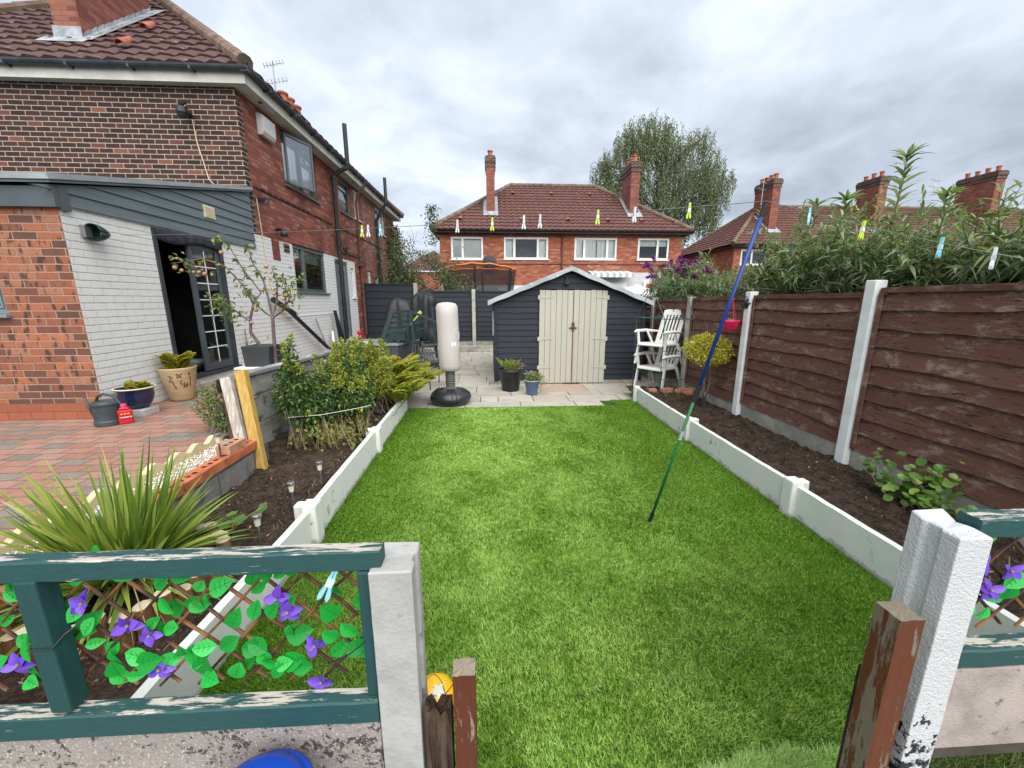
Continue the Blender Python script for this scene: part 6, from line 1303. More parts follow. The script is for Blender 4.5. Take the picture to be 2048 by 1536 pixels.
q = MB(); q.beam((-1.72, 9.0, .0), (-1.76, 9.0, 1.43), .05, .05, (0, 1, 0)); q.beam((-1.76, 9.0, 1.42), (-1.15, 9.0, 1.15), .05, .035, (0, 1, 0)); q.beam((-1.32, 9.6, .3), (-1.38, 9.6, 1.5), .06, .08, (0, 1, 0)); q.beam((-1.15, 9.0, 1.15), (-1.15, 9.0, .6), .05, .05, (0, 1, 0)); q.beam((-1.42, 9.62, 1.5), (-1.0, 9.4, 1.38), .05, .04, (0, 1, 0)); tag(q.build('timber_handrail', m_gpaint, bevel=.004), 'dark timber handrail frame between the deck and the punch bag', 'railing')
q = MB(); 
for k in range(3): q.beam((-1.62, 8.9+.24*k, .28+.17*k), (-.95, 9.15+.24*k, .28+.17*k), .2, .035)
q.beam((-1.64, 8.85, .1), (-1.64, 9.6, .66), .035, .12); q.beam((-.95, 9.1, .1), (-.95, 9.8, .66), .035, .12); tag(q.build('deck_steps', MAT('dark_grey_step', (.07,.08,.088), .6, .2, 4), bevel=.004), 'dark grey wooden steps behind the punch bag', 'steps')
q = MB(); q.box(-1.9, -1.1, 10.3, 10.9, 0, .42); tag(q.build('stone_plinth', m_gravelb, bevel=.01), 'pale stone plinth beneath the tall black cover', 'plinth')
# metal garden chair with lattice back
MC = empty('metal_garden_chair', (-1.25, 7.75, 0), 'black cast metal garden chair with lattice back beside the ferns', 'chair')
A_ = Vector((-1.45, 7.55, .42)); B_ = Vector((-1.05, 7.95, .42)); up_ = Vector((-.13, .13, .40))
q = MB(); q.tube([A_, A_+up_, A_+up_*1.05+(B_-A_)*.1, A_+(B_-A_)*.9+up_*1.05, B_+up_, B_], .012, 6)
for k in range(1, 8):
    t = k/8; q.tube([A_+(B_-A_)*t, A_+(B_-A_)*min(1, t+.12)+up_*.5, A_+(B_-A_)*t+up_], .007, 5); q.tube([A_+(B_-A_)*t, A_+(B_-A_)*max(0, t-.12)+up_*.5, A_+(B_-A_)*t+up_], .007, 5)
q.build('backrest', m_black, MC)
fw_ = Vector((.28, -.28, 0)); q = MB(); q.tube([A_, A_+fw_, B_+fw_, B_, A_], .014, 6)
for k in range(1, 9): q.beam(A_+fw_*(k/9), B_+fw_*(k/9), .025, .006)
q.build('seat', m_black, MC)
for p, dx in ((A_, -.05), (B_, -.02), (A_+fw_, .03), (B_+fw_, .05)): q = MB(); q.tube([p, (p.x+dx, p.y, .0)], .012, 6); q.build('leg', m_black, MC)
q = MB(); 
for p in (A_, B_): q.tube([p+up_*.55, p+up_*.5+fw_*.6, p+fw_+Vector((0, 0, .16)), p+fw_], .011, 6)
q.build('armrest', m_black, MC)
# ---------------------------------------------------------------- punch bag
c = (-.66, 6.28, 0); PB = empty('punch_bag', c, 'free standing pale punch bag on a round black base at the lawn edge', 'punch bag')
q = MB(); q.lathe(c, [(.20, .0), (.285, .02), (.325, .07), (.335, .12), (.315, .175), (.25, .225), (.14, .25), (.10, .262)], 40); q.build('base', MAT('black_moulded_base', (.022,.024,.027), .32, .2, 3, bump=.03, spec=.5), PB, smooth=True)
q = MB(); 
for a in (R(-80), R(-68), R(200), R(-200)): q.tube([(c[0]+r_*math.cos(a), c[1]+r_*math.sin(a), z+.001) for r_, z in ((.12, .256), (.25, .226), (.315, .176), (.336, .12), (.325, .07))], .007, 6)
q.build('base_ribs', m_black, PB)
q = MB(); q.lathe(c, [(.115, .255), (.075, .275), (.07, .35)]+[(.082-.012*(k % 2), .355+.018*k) for k in range(9)]+[(.07, .53), (.07, .60)], 24); q.build('neck', MAT('grey_bellows', (.10,.105,.10), .6, .15, 4), PB)
def bagx(a, z):  # rounded square-ish section, slightly squashed, leaning a touch
    return 1
prof = [(.02, .545), (.13, .55), (.162, .575), (.171, .64), (.172, 1.0), (.172, 1.45), (.168, 1.57), (.14, 1.612), (.07, 1.63), (.01, 1.635)]
q = MB(); n = 48; vs = []
for r_, z in prof:
    for j in range(n): a = 2*math.pi*j/n; k_ = 1+.006*math.sin(z*17+a*2)+.004*mno.noise(Vector((a*2, z*6, 0))); vs.append((c[0]-.02*(z-.6)+r_*k_*math.cos(a), c[1]+r_*k_*math.sin(a), z))
q.add(vs, [(i*n+j, i*n+(j+1) % n, (i+1)*n+(j+1) % n, (i+1)*n+j) for i in range(len(prof)-1) for j in range(n)]+[tuple(range(n-1, -1, -1)), tuple((len(prof)-1)*n+j for j in range(n))])
m_bag = MAT('faded_pink_grey_vinyl', (.47,.43,.41), .55, .06, 2.2, bump=.12, bs=14, spots=((.42,.43,.37), .68, 3)); q.build('bag', m_bag, PB, smooth=True)
q = MB(); a = R(-128); q.tube([(c[0]-.02*(z-.6)+.173*math.cos(a), c[1]+.173*math.sin(a), z) for z in (.6, .8, 1.0, 1.2, 1.4, 1.55)], .0022, 5); q.build('seam', MAT('seam_thread', (.30,.27,.26), .8, .1, 5, bump=0), PB)
def onbag(u, v, r_=.1775): a = R(-84)+u/.173; return Vector((c[0]-.02*(v-.6)+r_*math.cos(a), c[1]+r_*math.sin(a), v))
m_print = MAT('white_print', (.72,.71,.70), .6, .05, 5, bump=0)
text_obj('print', 'M', .12, m_print, PB, Matrix.Identity(4), extrude=0, warp=lambda v: onbag(v.x+.085, v.y+.985), bold=.001)
text_obj('print', 'A', .085, m_print, PB, Matrix.Identity(4), extrude=0, warp=lambda v: onbag(v.x+.185, v.y+.975), bold=.001)
q = MB(); q.tube([onbag(.165+.075*math.cos(2*math.pi*k/40), 1.145+.085*math.sin(2*math.pi*k/40)) for k in range(41)], .0022, 5, cap=False); q.tube([onbag(.165+.02*math.cos(2*math.pi*k/16+.4), 1.15+.028*math.sin(2*math.pi*k/16)) for k in range(17)], .003, 5, cap=False); q.tube([onbag(.075, .915), onbag(.14, .925), onbag(.2, .945)], .002, 4); q.build('emblem', m_print, PB)
# pots by the shed
c = (.37, 7.17, 0); P1 = empty('black_tub_planter', c, 'large black plastic tub with a green fern at the shed corner', 'potted plant')
pot_round(P1, c, [(.15, 0), (.155, .02), (.205, .36), (.215, .37), (.235, .375), (.238, .405), (.225, .41)], m_black); soil_disc(P1, c, .20, .36)
q = MB(); q.lathe(c, [(.14, .004), (.15, .006)], 20); q.build('tub_base', m_black, P1)
P, D, LL, tb = [], [], [], []
arr = []; q = MB()
for (dx, dy, L_, dz) in ((-.75, -.1, .42, 1.0), (.55, 0, .34, .9), (.1, -.3, .3, 1.1), (-.3, .3, .3, 1.1), (.3, .2, .26, 1.0), (-.15, -.4, .26, .9), (.45, -.3, .28, .8), (-.5, -.2, .25, 1.2), (.0, .1, .28, 1.3)):
    d0 = Vector((dx, dy, dz)).normalized(); b0 = Vector((c[0]+dx*.05, c[1]+dy*.05, c[2]+.37)); pts = [b0+d0*L_*i/16-Vector((0, 0, 1))*L_*.12*(i/16)**2 for i in range(17)]; q.tube(pts[::4], [.004, .0035, .003, .002, .001], 4, cap=False)
    for i in range(2, 16):
        ax = (pts[i+1]-pts[i]).normalized(); sd = ax.cross(Vector((.2, -1, 0))).normalized(); w_ = .05*math.sin(math.pi*min(1, i/16*.85+.15))
        for s in (1, -1):
            for h in (0, .5): P.append(pts[i].lerp(pts[i+1], h)); D.append(sd*s+ax*.5); LL.append(w_)
LL = np.array(LL); V, F = leaf_arrays(np.array([list(p) for p in P]), np.array([list(p) for p in D]), LL, LL*.5, .05); np_mesh('fronds', V, F, LEAF('lime_fern', (.16,.22,.03), (.30,.38,.05), (.45,.48,.08), trans=.4), P1); q.build('frond_stems', l_straw, P1, recalc=False)
n = 240; V, F = leaf_arrays(np.stack([c[0]+.15+rng.normal(size=n)*.04, c[1]-.05+rng.normal(size=n)*.04, .42+rng.random(n)*.12], 1), sph(n), .03, .014); np_mesh('heather', V, F, LEAF('faded_heather', (.14,.12,.07), (.30,.24,.16), (.5,.42,.38)), P1)
c = (.735, 6.80, 0); P2 = empty('blue_planter', c, 'smaller slate blue plant pot with trailing leaves in front of the cream doors', 'potted plant'); m_bpot = MAT('slate_blue_glaze', (.075,.115,.20), .35, .15, 5, bump=.05)
pot_round(P2, c, [(.085, 0), (.09, .02), (.128, .24), (.135, .25), (.14, .255), (.14, .27)], m_bpot); q = MB(); q.lathe(c, [(.08, .004), (.085, .006)], 20); q.build('pot_base', m_bpot, P2)
q = MB(); q.tube([(c[0]+.137*math.cos(2*math.pi*k/28), c[1]+.137*math.sin(2*math.pi*k/28), .272) for k in range(29)], .006, 6, cap=False); q.build('rim', MAT('pale_green_rim', (.42,.48,.38), .5, .1, 5, bump=0), P2); soil_disc(P2, c, .12, .24)
n = 620; u = sph(n); pos = np.array([c[0]+.03, c[1], .33])+u*(rng.random(n)**.5)[:, None]*np.array([.17, .13, .10]); pos = np.concatenate([pos, np.stack([c[0]+.16+rng.normal(size=90)*.05, c[1]-.05+rng.normal(size=90)*.04, rng.uniform(.16, .36, 90)], 1)])
V, F = leaf_arrays(pos, sph(len(pos)), rng.uniform(.022, .042, len(pos)), rng.uniform(.014, .024, len(pos))); np_mesh('foliage', V, F, LEAF('pot_leaf', (.07,.12,.03), (.20,.26,.05), (.40,.42,.12)), P2); V, F = leaf_arrays(np.array([c[0]-.04, c[1]-.02, .41])+rng.normal(size=(40, 3))*np.array([.06, .05, .018]), sph(40), .02, .018); np_mesh('white_flowers', V, F, LEAF('white_petal', (.6,.6,.55), (.75,.75,.7)), P2)
# ---------------------------------------------------------------- white plastic chairs, one stacked on the other
m_wpl = MAT('white_moulded_plastic', (.72,.72,.68), .35, .05, 4, bump=.03, spots=((.6,.6,.55), .62, 6))
def plastic_chair(x, y, z, rz, label):
    o = empty('plastic_armchair', (x, y, z), label, 'chair', 'stacked white plastic armchairs'); o.rotation_euler = (0, 0, 0)
    Mr = Matrix.Rotation(rz, 3, 'Z'); T_ = lambda p: Vector((x, y, z))+Mr@Vector(p)
    W = .26
    def bld(q, name, bev=.006): return q.build(name, m_wpl, o, bevel=bev)
    q = MB(); q.add([T_(p) for p in [(-.34, -W+.02, .355), (-.30, -W, .385), (.20, -W+.02, .36), (.20, W-.02, .36), (-.30, W, .385), (-.34, W-.02, .355), (-.34, -W+.02, .335), (-.30, -W, .35), (.20, -W+.02, .335), (.20, W-.02, .335), (-.30, W, .35), (-.34, W-.02, .335)]], [(0, 1, 4, 5), (1, 2, 3, 4), (6, 11, 10, 7), (7, 10, 9, 8), (0, 6, 7, 1), (1, 7, 8, 2), (2, 8, 9, 3), (3, 9, 10, 4), (4, 10, 11, 5), (5, 11, 6, 0)]); bld(q, 'seat')
    q = MB(); B0 = Vector((.15, 0, .34)); B1 = Vector((.40, 0, .94)); wf = lambda t: W*(.86-.06*t)
    def bp(u, t, d=0): p = B0.lerp(B1, t); return T_((p.x+.03*math.sin(t*3)*0+d*.92, u, p.z-d*.38))
    def bar(u0, u1, t0, t1, th=.022): q.add([bp(u0, t0), bp(u1, t0), bp(u1, t1), bp(u0, t1), bp(u0, t0, th), bp(u1, t0, th), bp(u1, t1, th), bp(u0, t1, th)], [(0,3,2,1),(4,5,6,7),(0,1,5,4),(1,2,6,5),(2,3,7,6),(3,0,4,7)])
    bar(-W*.84, -W*.68, 0, 1); bar(W*.68, W*.84, 0, 1); bar(-W*.68, W*.68, .86, 1.02); bar(-W*.68, W*.68, 0, .12)
    nn = 6
    for k in range(nn): u = -W*.6+W*1.2*k/(nn-1); bar(u-.0165, u+.0165, .12, .86, .012)
    bld(q, 'backrest', .003)
    for s in (-1, 1):
        q = MB(); q.tube([T_(p) for p in [(-.40, s*W*1.05, .57), (-.33, s*W*1.08, .585), (-.05, s*W*1.12, .585), (.12, s*W*1.08, .57), (.25, s*W*.9, .56)]], [.012, .026, .028, .024, .016], 8); bld(q, 'armrest', 0)
        q = MB(); q.beam(T_((-.30, s*W*1.05, .575)), T_((-.27, s*W*1.0, .36)), .05, .03, Mr@Vector((0, 1, 0))); q.beam(T_((-.27, s*W*1.0, .37)), T_((-.33, s*W*1.05, .0)), .05, .028, Mr@Vector((0, 1, 0))); bld(q, 'leg')
        q = MB(); q.beam(T_((-.02, s*W*1.06, .57)), T_((.12, s*W*.95, .35)), .04, .026, Mr@Vector((0, 1, 0))); q.beam(T_((.10, s*W*.98, .37)), T_((.29, s*W*1.05, .0)), .05, .028, Mr@Vector((0, 1, 0))); bld(q, 'leg')
    return o
plastic_chair(3.05, 6.80, .13, R(34), 'lower of the two white plastic armchairs, standing on the soil'); plastic_chair(3.03, 6.80, .55, R(34), 'upper of two white plastic armchairs, resting on the lower one')
# green wire plant stand frame
WF = empty('wire_greenhouse_frame', (3.05, 6.7, 0), 'thin dark green metal greenhouse frame with shelves around the white chairs', 'frame'); m_gw = MAT('green_coated_wire', (.02,.10,.085), .5, .2, 8, bump=0)
FL, FRr, BL, BR = (2.84, 6.28), (3.33, 6.28), (2.70, 7.15), (3.33, 7.15); er = .0065
for p in (FL, FRr, BL, BR): q = MB(); q.tube([(p[0], p[1], .0), (p[0], p[1], 1.36)], er, 6); q.build('upright', m_gw, WF)
q = MB(); mlx, mly = (FL[0]+BL[0])/2, (FL[1]+BL[1])/2; mrx, mry = (FRr[0]+BR[0])/2, (FRr[1]+BR[1])/2
q.tube([(*FL, 1.36), (mlx, mly, 1.88), (*BL, 1.36)], er, 6); q.tube([(*FRr, 1.36), (mrx, mry, 1.88), (*BR, 1.36)], er, 6); q.tube([(mlx, mly, 1.88), (mrx, mry, 1.88)], er, 6); q.build('roof_bars', m_gw, WF)
for z, dp in ((1.36, 1), (.86, .45), (.40, .45)):
    q = MB(); 
    def lp(a, b): return (a[0]+(b[0]-a[0])*dp, a[1]+(b[1]-a[1])*dp)
    c1, c2 = lp(BL, FL), lp(BR, FRr); q.tube([(*BL, z), (*BR, z)], er, 5); q.tube([(*BL, z), (*c1, z), (*c2, z), (*BR, z)], er, 5)
    if dp < 1:
        for k in range(1, 14): t = k/14; a_, b_ = (BL[0]+(BR[0]-BL[0])*t, BL[1]), (c1[0]+(c2[0]-c1[0])*t, c1[1]); q.tube([(*a_, z), (*b_, z)], .0025, 4)
    q.build('shelf', m_gw, WF)
q = MB(); q.tube([(*FL, .36), (*FRr, .36)], er, 5); q.tube([(*FL, .84), (*FRr, .84)], er, 5); q.build('front_bars', m_gw, WF)
# bricks by the chairs
def rough_brick(x, y, z, rz, sx, sy, sz, label, ry=0):
    q = MB(); q.obox((x, y, z+sz/2), (sx, sy, sz), Matrix.Rotation(rz, 3, 'Z')@Matrix.Rotation(ry, 3, 'Y')); o = q.build('broken_brick', m_br, None, bevel=.008); tag(o, label, 'brick', 'broken bricks at the far end of the right bed')
m_br = MAT('broken_red_brick', (.42,.20,.12), .9, .3, 9, bump=.8, bs=25, spots=((.40,.36,.30), .6, 7))
rough_brick(2.96, 6.28, .14, R(15), .2, .1, .07, 'whole orange brick lying nearest the round edging post'); rough_brick(3.14, 6.24, .13, R(-50), .09, .07, .06, 'small brick fragment between the two larger bricks', .3); rough_brick(3.27, 6.26, .13, R(-6), .23, .11, .08, 'largest broken brick in the row below the chairs', .05); rough_brick(3.28, 6.18, .11, R(10), .16, .08, .05, 'flat brick slab in front of the largest broken brick', -.05)
rough_brick(2.72, 6.30, .14, R(5), .14, .09, .06, 'greyish mossy brick end beside the round edging post')
# pink hanging basket
HB = empty('hanging_basket', (3.22, 5.12, 1.27), 'bright pink plastic hanging basket on the brown fence', 'hanging basket'); m_pink = MAT('hot_pink_plastic', (.72,.02,.10), .4, .06, 4, bump=0); c = (3.22, 5.12, 1.27)
pot_round(HB, c, [(.001, .002), (.06, 0), (.078, .012), (.098, .10), (.105, .11), (.107, .13)], m_pink, 'basket'); q = MB()
for a in (.3, 2.4, 4.5): q.tube([(c[0]+.1*math.cos(a), c[1]+.1*math.sin(a), 1.39), (c[0], c[1], 1.66)], .0035, 5)
q.lathe((c[0], c[1], 1.65), [(.006, 0), (.012, .01), (.012, .035), (.006, .045)], 8); q.tube([(c[0], c[1], 1.69), (c[0], c[1], 1.72), (c[0]+.015, c[1], 1.725)], .004, 5); q.build('hanger', m_pink, HB)
soil_disc(HB, c, .09, .105); n = 60; V, F = leaf_arrays(np.array([c[0], c[1], c[2]+.125])+rng.normal(size=(n, 3))*np.array([.04, .04, .012]), sph(n), .025, .012); np_mesh('wilted_plant', V, F, l_straw, HB)
q = MB(); q.tube([(3.40, 5.0, 1.52), (3.34, 5.06, 1.56), (3.25, 5.11, 1.70), (3.215, 5.12, 1.715)], .007, 6); q.tube([(3.40, 5.0, 1.70), (3.25, 5.11, 1.71)], .006, 6); q.lathe((3.36, 5.02, 1.55), [(.01, 0), (.04, .03), (.05, .07), (.03, .12), (.01, .14)], 8); tag(q.build('wall_bracket', m_black), 'ornate black iron bracket beside the second white fence post', 'bracket')
# ---------------------------------------------------------------- washing line, prop and pegs
top = Vector((1.66, 2.42, 2.235)); bot = Vector((1.197, 2.624, .02))
PP = empty('line_prop', bot, 'telescopic washing line prop, blue above and green below, leaning over the lawn', 'line prop')
def along(t): return bot.lerp(top, t)
q = MB(); q.tube([along(0), along(.46)], .0105, 10); q.build('lower_tube', MAT('green_coated_tube', (.012,.13,.035), .35, .1, 5, bump=0), PP, smooth=True)
q = MB(); q.tube([along(.455), along(.965)], .0132, 12); q.build('upper_tube', MAT('blue_coated_tube', (.010,.040,.20), .35, .1, 5, bump=0), PP, smooth=True)
q = MB(); q.tube([along(.43), along(.475)], .017, 10); q.tube([along(.473), along(.482)], .018, 10); q.build('clamp', m_black, PP); q = MB(); q.tube([along(-.01), along(.03)], .014, 8); q.build('rubber_foot', m_black, PP)
q = MB(); q.tube([along(.962), along(.985)], .015, 10); dd = (top-bot).normalized(); sd = Vector((1, 0, 0)); q.tube([along(.98), along(1.0)-Vector((.008, 0, 0))], .006, 6); q.tube([along(.98), along(1.0)+Vector((.012, 0, 0))], .006, 6); q.build('line_hook', m_black, PP)
q = MB(); q.tube([along(.30), along(.33)], .0112, 10, cap=False); q.build('label_sticker', MAT('faded_sticker', (.3,.38,.36), .6, .3, 40, bump=0), PP)
# line: from the cowl lamp corner to the prop, then to the near right
LA = Vector((-4.02, 4.75, 2.36)); LB = top+Vector((0, 0, .0)); LC = Vector((2.62, 1.35, 1.70))
def cat1(t): p = LA.lerp(LB, t); return p-Vector((0, 0, 1))*.09*4*t*(1-t)*.55
def cat2(t): p = LB.lerp(LC, t); return p-Vector((0, 0, 1))*.03*4*t*(1-t)
m_line = MAT('grey_green_line', (.12,.14,.13), .6, .1, 5, bump=0)
q = MB(); q.tube([cat1(k/30) for k in range(31)]+[cat2(k/12) for k in range(1, 13)], .0022, 5); tag(q.build('washing_line', m_line), 'thin washing line strung over the prop across the garden', 'washing line')
def peg(p, colour, label, yaw=0, dirv=None, tilt=0):
    o = empty('clothes_peg', p, label, 'clothes peg', 'plastic pegs left on the washing line'); p = Vector(p)
    mt = PEGM[colour]; M = Matrix.Rotation(yaw, 3, 'Z')@Matrix.Rotation(tilt, 3, 'Y')
    for s in (-1, 1):
        q = MB(); pts = [(.0, .014), (.006, .015), (.0065, -.02), (.0085, -.045), (.013, -.058), (.0145, -.07), (.011, -.082), (.004, -.074), (.0015, -.045), (.001, -.01)]
        n = len(pts); vs = []
        for d in (-.0055, .0055):
            for a, b in pts: vs.append(p+M@Vector((s*a, d, b+.012)))
        q.add(vs, [tuple(range(n)), tuple(range(2*n-1, n-1, -1))]+[(i, i+n, (i+1) % n+n, (i+1) % n) for i in range(n)]); q.build('jaw', mt[0], o)
    q = MB(); q.obox(p+M@Vector((0, 0, -.018)), (.017, .014, .022), M); q.build('grip', mt[1], o); return o
def pm(n_, c): return MAT(n_, c, .4, .05, 4, bump=0)
w_, b_, g_ = pm('white_peg', (.68,.69,.70)), pm('blue_peg', (.22,.52,.62)), pm('lime_peg', (.50,.66,.06))
PEGM = {'w': (w_, pm('grey_grip', (.5,.5,.52))), 'b': (b_, pm('pale_blue_grip', (.45,.62,.68))), 'g': (g_, w_)}
import itertools
def t_for_x(f, px):   # parameter on the line whose bearing from the garden's centre matches a given x/y ratio
    return px
pegs1 = [(.520, 'g', 'leftmost lime peg, over the red brick wall', .2), (.530, 'w', 'white peg clipped right beside the leftmost lime peg', .5), (.550, 'b', 'pale blue peg left of the slender tree tip', .2),
         (.665, 'w', 'white peg hanging over the left slope of the middle house roof', .1), (.712, 'g', 'lime peg in front of the slim left chimney', .0), (.752, 'w', 'white peg just right of the slim chimney', .2), (.772, 'w', 'white peg in the middle of the far roof', -.3), (.838, 'g', 'lime and white peg over the right half of the far roof', .0), (.877, 'w', 'greyish peg beside the wide chimney foot', .3), (.931, 'g', 'lime peg against the birch tree', -.2)]
for t, c_, lab, yw in pegs1: peg(cat1(t), c_, lab, yw, tilt=.03)
for t, c_, lab, yw in [(.153, 'b', 'blue peg just right of the prop against the bush', .9), (.321, 'g', 'lime peg over the tall bush right of the prop', .3), (.528, 'b', 'bright blue peg hanging before the spike leaved bush', .4), (.649, 'w', 'white peg nearest the camera at the right end of the line', .5), (.66, 'w', 'second white peg beyond the rightmost one', .5)][:4]: peg(cat2(t), c_, lab, yw, tilt=.12)
# ---------------------------------------------------------------- the near fence: concrete posts, railings, willow trellis, gate posts
m_cpost = MAT('weathered_grey_concrete', (.33,.33,.315), .85, .2, 5, bump=.6, bs=80, spots=((.20,.195,.18), .62, 12), det=7)
def white_rough(name):
    g = NT(name); c = g.coord(); n = g.noise(c, 75, 4, .7); s = g.n('ShaderNodeSeparateXYZ'); g.set(s.inputs[0], c)
    low = g.math('SUBTRACT', 1.0, g.smooth(s.outputs[2], .58, .86)); f = g.smooth(g.math('ADD', g.noise(c, 26, 5, .75), g.math('MULTIPLY', low, .27)), .74, .78)
    f = g.math('MULTIPLY', f, g.math('GREATER_THAN', low, .02))
    base = g.mix(g.noise(c, 8, 4), (.42,.44,.455), (.57,.59,.595)); base = g.mix(f, base, (.012,.014,.022))
    return g.finish(g.bsdf(base, .55, 0, .4, g.bump(g.math('ADD', n, g.noise(c, 160, 2)), .6, .006)))
m_wrough = white_rough('thick_white_masonry_paint')
def slotted_post(name, x0, x1, y0, y1, zt, mat, label, slot=-1, back=.01, zb=-.1):
    """H-section concrete fence post with a groove down each side, irregular top"""
    xm0, xm1 = x0, x1; g0, g1 = y0+(y1-y0)*.34, y0+(y1-y0)*.72; d = .008
    poly = [(x0, y0), (x1, y0), (x1, g0), (x1-d, g0+.008), (x1-d, g1-.008), (x1, g1), (x1, y1), (x0, y1), (x0, g1), (x0+d, g1-.008), (x0+d, g0+.008), (x0, g0)]
    q = MB(); n = len(poly); levels = [zb]+[zb+(zt-zb)*k/26 for k in range(1, 26)]+[zt-.004, zt]; vs = []
    for li, z in enumerate(levels):
        for px, py in poly:
            ins = .003 if li == len(levels)-1 else 0; nx = px+(ins if px < (x0+x1)/2 else -ins)+.0012*mno.noise(Vector((px*50, py*50, z*14))); zz_ = z+((back*((py-y0)/(y1-y0) > .8)+.004*mno.noise(Vector((px*30, py*30, 2)))) if li >= len(levels)-2 else 0); vs.append((nx, py+.001*mno.noise(Vector((px*40, z*15, py)))+(ins if py < (y0+y1)/2 else -ins), zz_))
    L = len(levels); q.add(vs, [(i*n+j, i*n+(j+1) % n, (i+1)*n+(j+1) % n, (i+1)*n+j) for i in range(L-1) for j in range(n)]+[tuple((L-1)*n+j for j in range(n))])
    o = q.build(name, mat, None, bevel=.0025); return tag(o, label, 'post')
slotted_post('concrete_post', -.287, -.187, .80, .905, 1.04, m_cpost, 'grey slotted concrete post at the right end of the near green railing')
slotted_post('concrete_post', 1.075, 1.160, .745, .855, 1.115, m_wrough, 'thickly white painted slotted concrete post with black flaking at its foot', back=.012)
m_rail = PAINTWOOD('flaking_teal_paint', (.020,.068,.068), (.50,.46,.40), .63, (1.6, 14, 14), topthr=.49, sc_=3.6)
m_railv = PAINTWOOD('teal_upright_paint', (.016,.060,.060), (.50,.43,.34), .66, (10, 10, 1.5), topthr=.6, sc_=3)
G1 = empty('green_railing', (-1.2, .83, .62), 'near green railing on the left with flaking paint', 'railing', 'green timber railings of the near fence')
def wood_beam(q, a, b, w, h, seed=0, n=30):
    a = Vector(a); b = Vector(b); vs = []; 
    for k in range(n+1):
        p = a.lerp(b, k/n); j = .0022*mno.noise(Vector((k*.7, seed, 0))); j2 = .0022*mno.noise(Vector((k*.6, seed, 5))); c = .004
        for y, z in ((-w/2+c, -h/2), (w/2-c, -h/2), (w/2, -h/2+c), (w/2, h/2-c), (w/2-c, h/2), (-w/2+c, h/2), (-w/2, h/2-c), (-w/2, -h/2+c)): vs.append((p.x, p.y+y+j, p.z+z+j2))
    m = 8; q.add(vs, [(i*m+j, i*m+(j+1) % m, (i+1)*m+(j+1) % m, (i+1)*m+j) for i in range(n) for j in range(m)]+[tuple(range(m-1, -1, -1)), tuple(n*m+j for j in range(m))])
q = MB(); wood_beam(q, (-2.1, .820, 1.070), (-.262, .838, 1.058), .040, .052, 1); q.build('top_rail', m_rail, G1)
q = MB(); wood_beam(q, (-2.1, .822, .652), (-.290, .822, .644), .044, .066, 2); q.build('bottom_rail', m_rail, G1)
q = MB(); q.box(-1.058, -1.010, .806, .852, .686, 1.0435); q.build('upright', m_railv, G1, bevel=.004)
q = MB(); q.box(-.318, -.290, .815, .85, .678, 1.031); q.build('upright', m_railv, G1, bevel=.004)
q = MB(); q.tube([(-1.061, .83, .87), (-1.060, .803, .87), (-1.009, .803, .872), (-1.006, .83, .885), (-.985, .86, .90)], .0022, 5); q.build('cable_tie', m_black, G1); q = MB(); q.tube([(-.328, .828, .84), (-.308, .824, .842), (-.288, .83, .85)], .003, 5); q.build('cable_tie', m_black, G1); q = MB(); q.tube([(-.31, .815, .842), (-.36, .83, .79), (-.42, .84, .755)], .0016, 5); q.build('cable_tie', m_black, G1)
G2 = empty('green_railing', (1.7, .79, .7), 'near green railing on the right beyond the white painted post', 'railing', 'green timber railings of the near fence')
q = MB(); wood_beam(q, (1.163, .80, 1.115), (2.6, .80, 1.125), .05, .05, 3); q.build('top_rail', m_rail, G2)
q = MB(); wood_beam(q, (1.162, .79, .748), (2.6, .79, .755), .05, .055, 4); q.build('bottom_rail', m_rail, G2)
g = NT('speckled_concrete_board'); c = g.coord(); col = g.mix(g.noise(c, 6, 6, .7), (.20,.175,.155), (.38,.34,.315))
big = g.noise(c, 3.5, 4); col = g.mix(g.smooth(g.math('ADD', g.noise(c, 44, 6, .75), g.math('MULTIPLY', big, .45)), .775, .82), col, (.06,.055,.05)); col = g.mix(g.smooth(g.math('SUBTRACT', g.noise(g.vec(c, (1.3, 1, .9)), 95, 4, .7), g.math('MULTIPLY', big, .1)), .52, .55), col, (.46,.44,.41))
m_board = g.finish(g.bsdf(col, .95, 0, .2, g.bump(g.noise(c, 110, 5, .7), .7, .006)))
m_board2 = MAT('pinkish_concrete_board', (.31,.27,.245), .95, .18, 10, bump=.7, bs=110, spots=((.18,.15,.14), .62, 30), det=6)
q = MB(); q.box(-2.2, -.290, .806, .868, .02, .618); tag(q.build('concrete_board', m_board, bevel=.004), 'dark speckled concrete board beneath the left green railing', 'concrete board')
q = MB(); q.box(1.163, 2.7, .768, .81, .455, .717); tag(q.build('concrete_board', m_board2, bevel=.004), 'pinkish concrete board beneath the right green railing', 'concrete board')
q = MB(); q.box(1.163, 2.7, .80, .90, .37, .448); tag(q.build('dark_gap_strip', m_barkd, bevel=.004), 'dark strip standing in for the shaded gap under the right concrete board', 'dark_gap_strip')  # dark strip stands in for the shade of the gap below the board
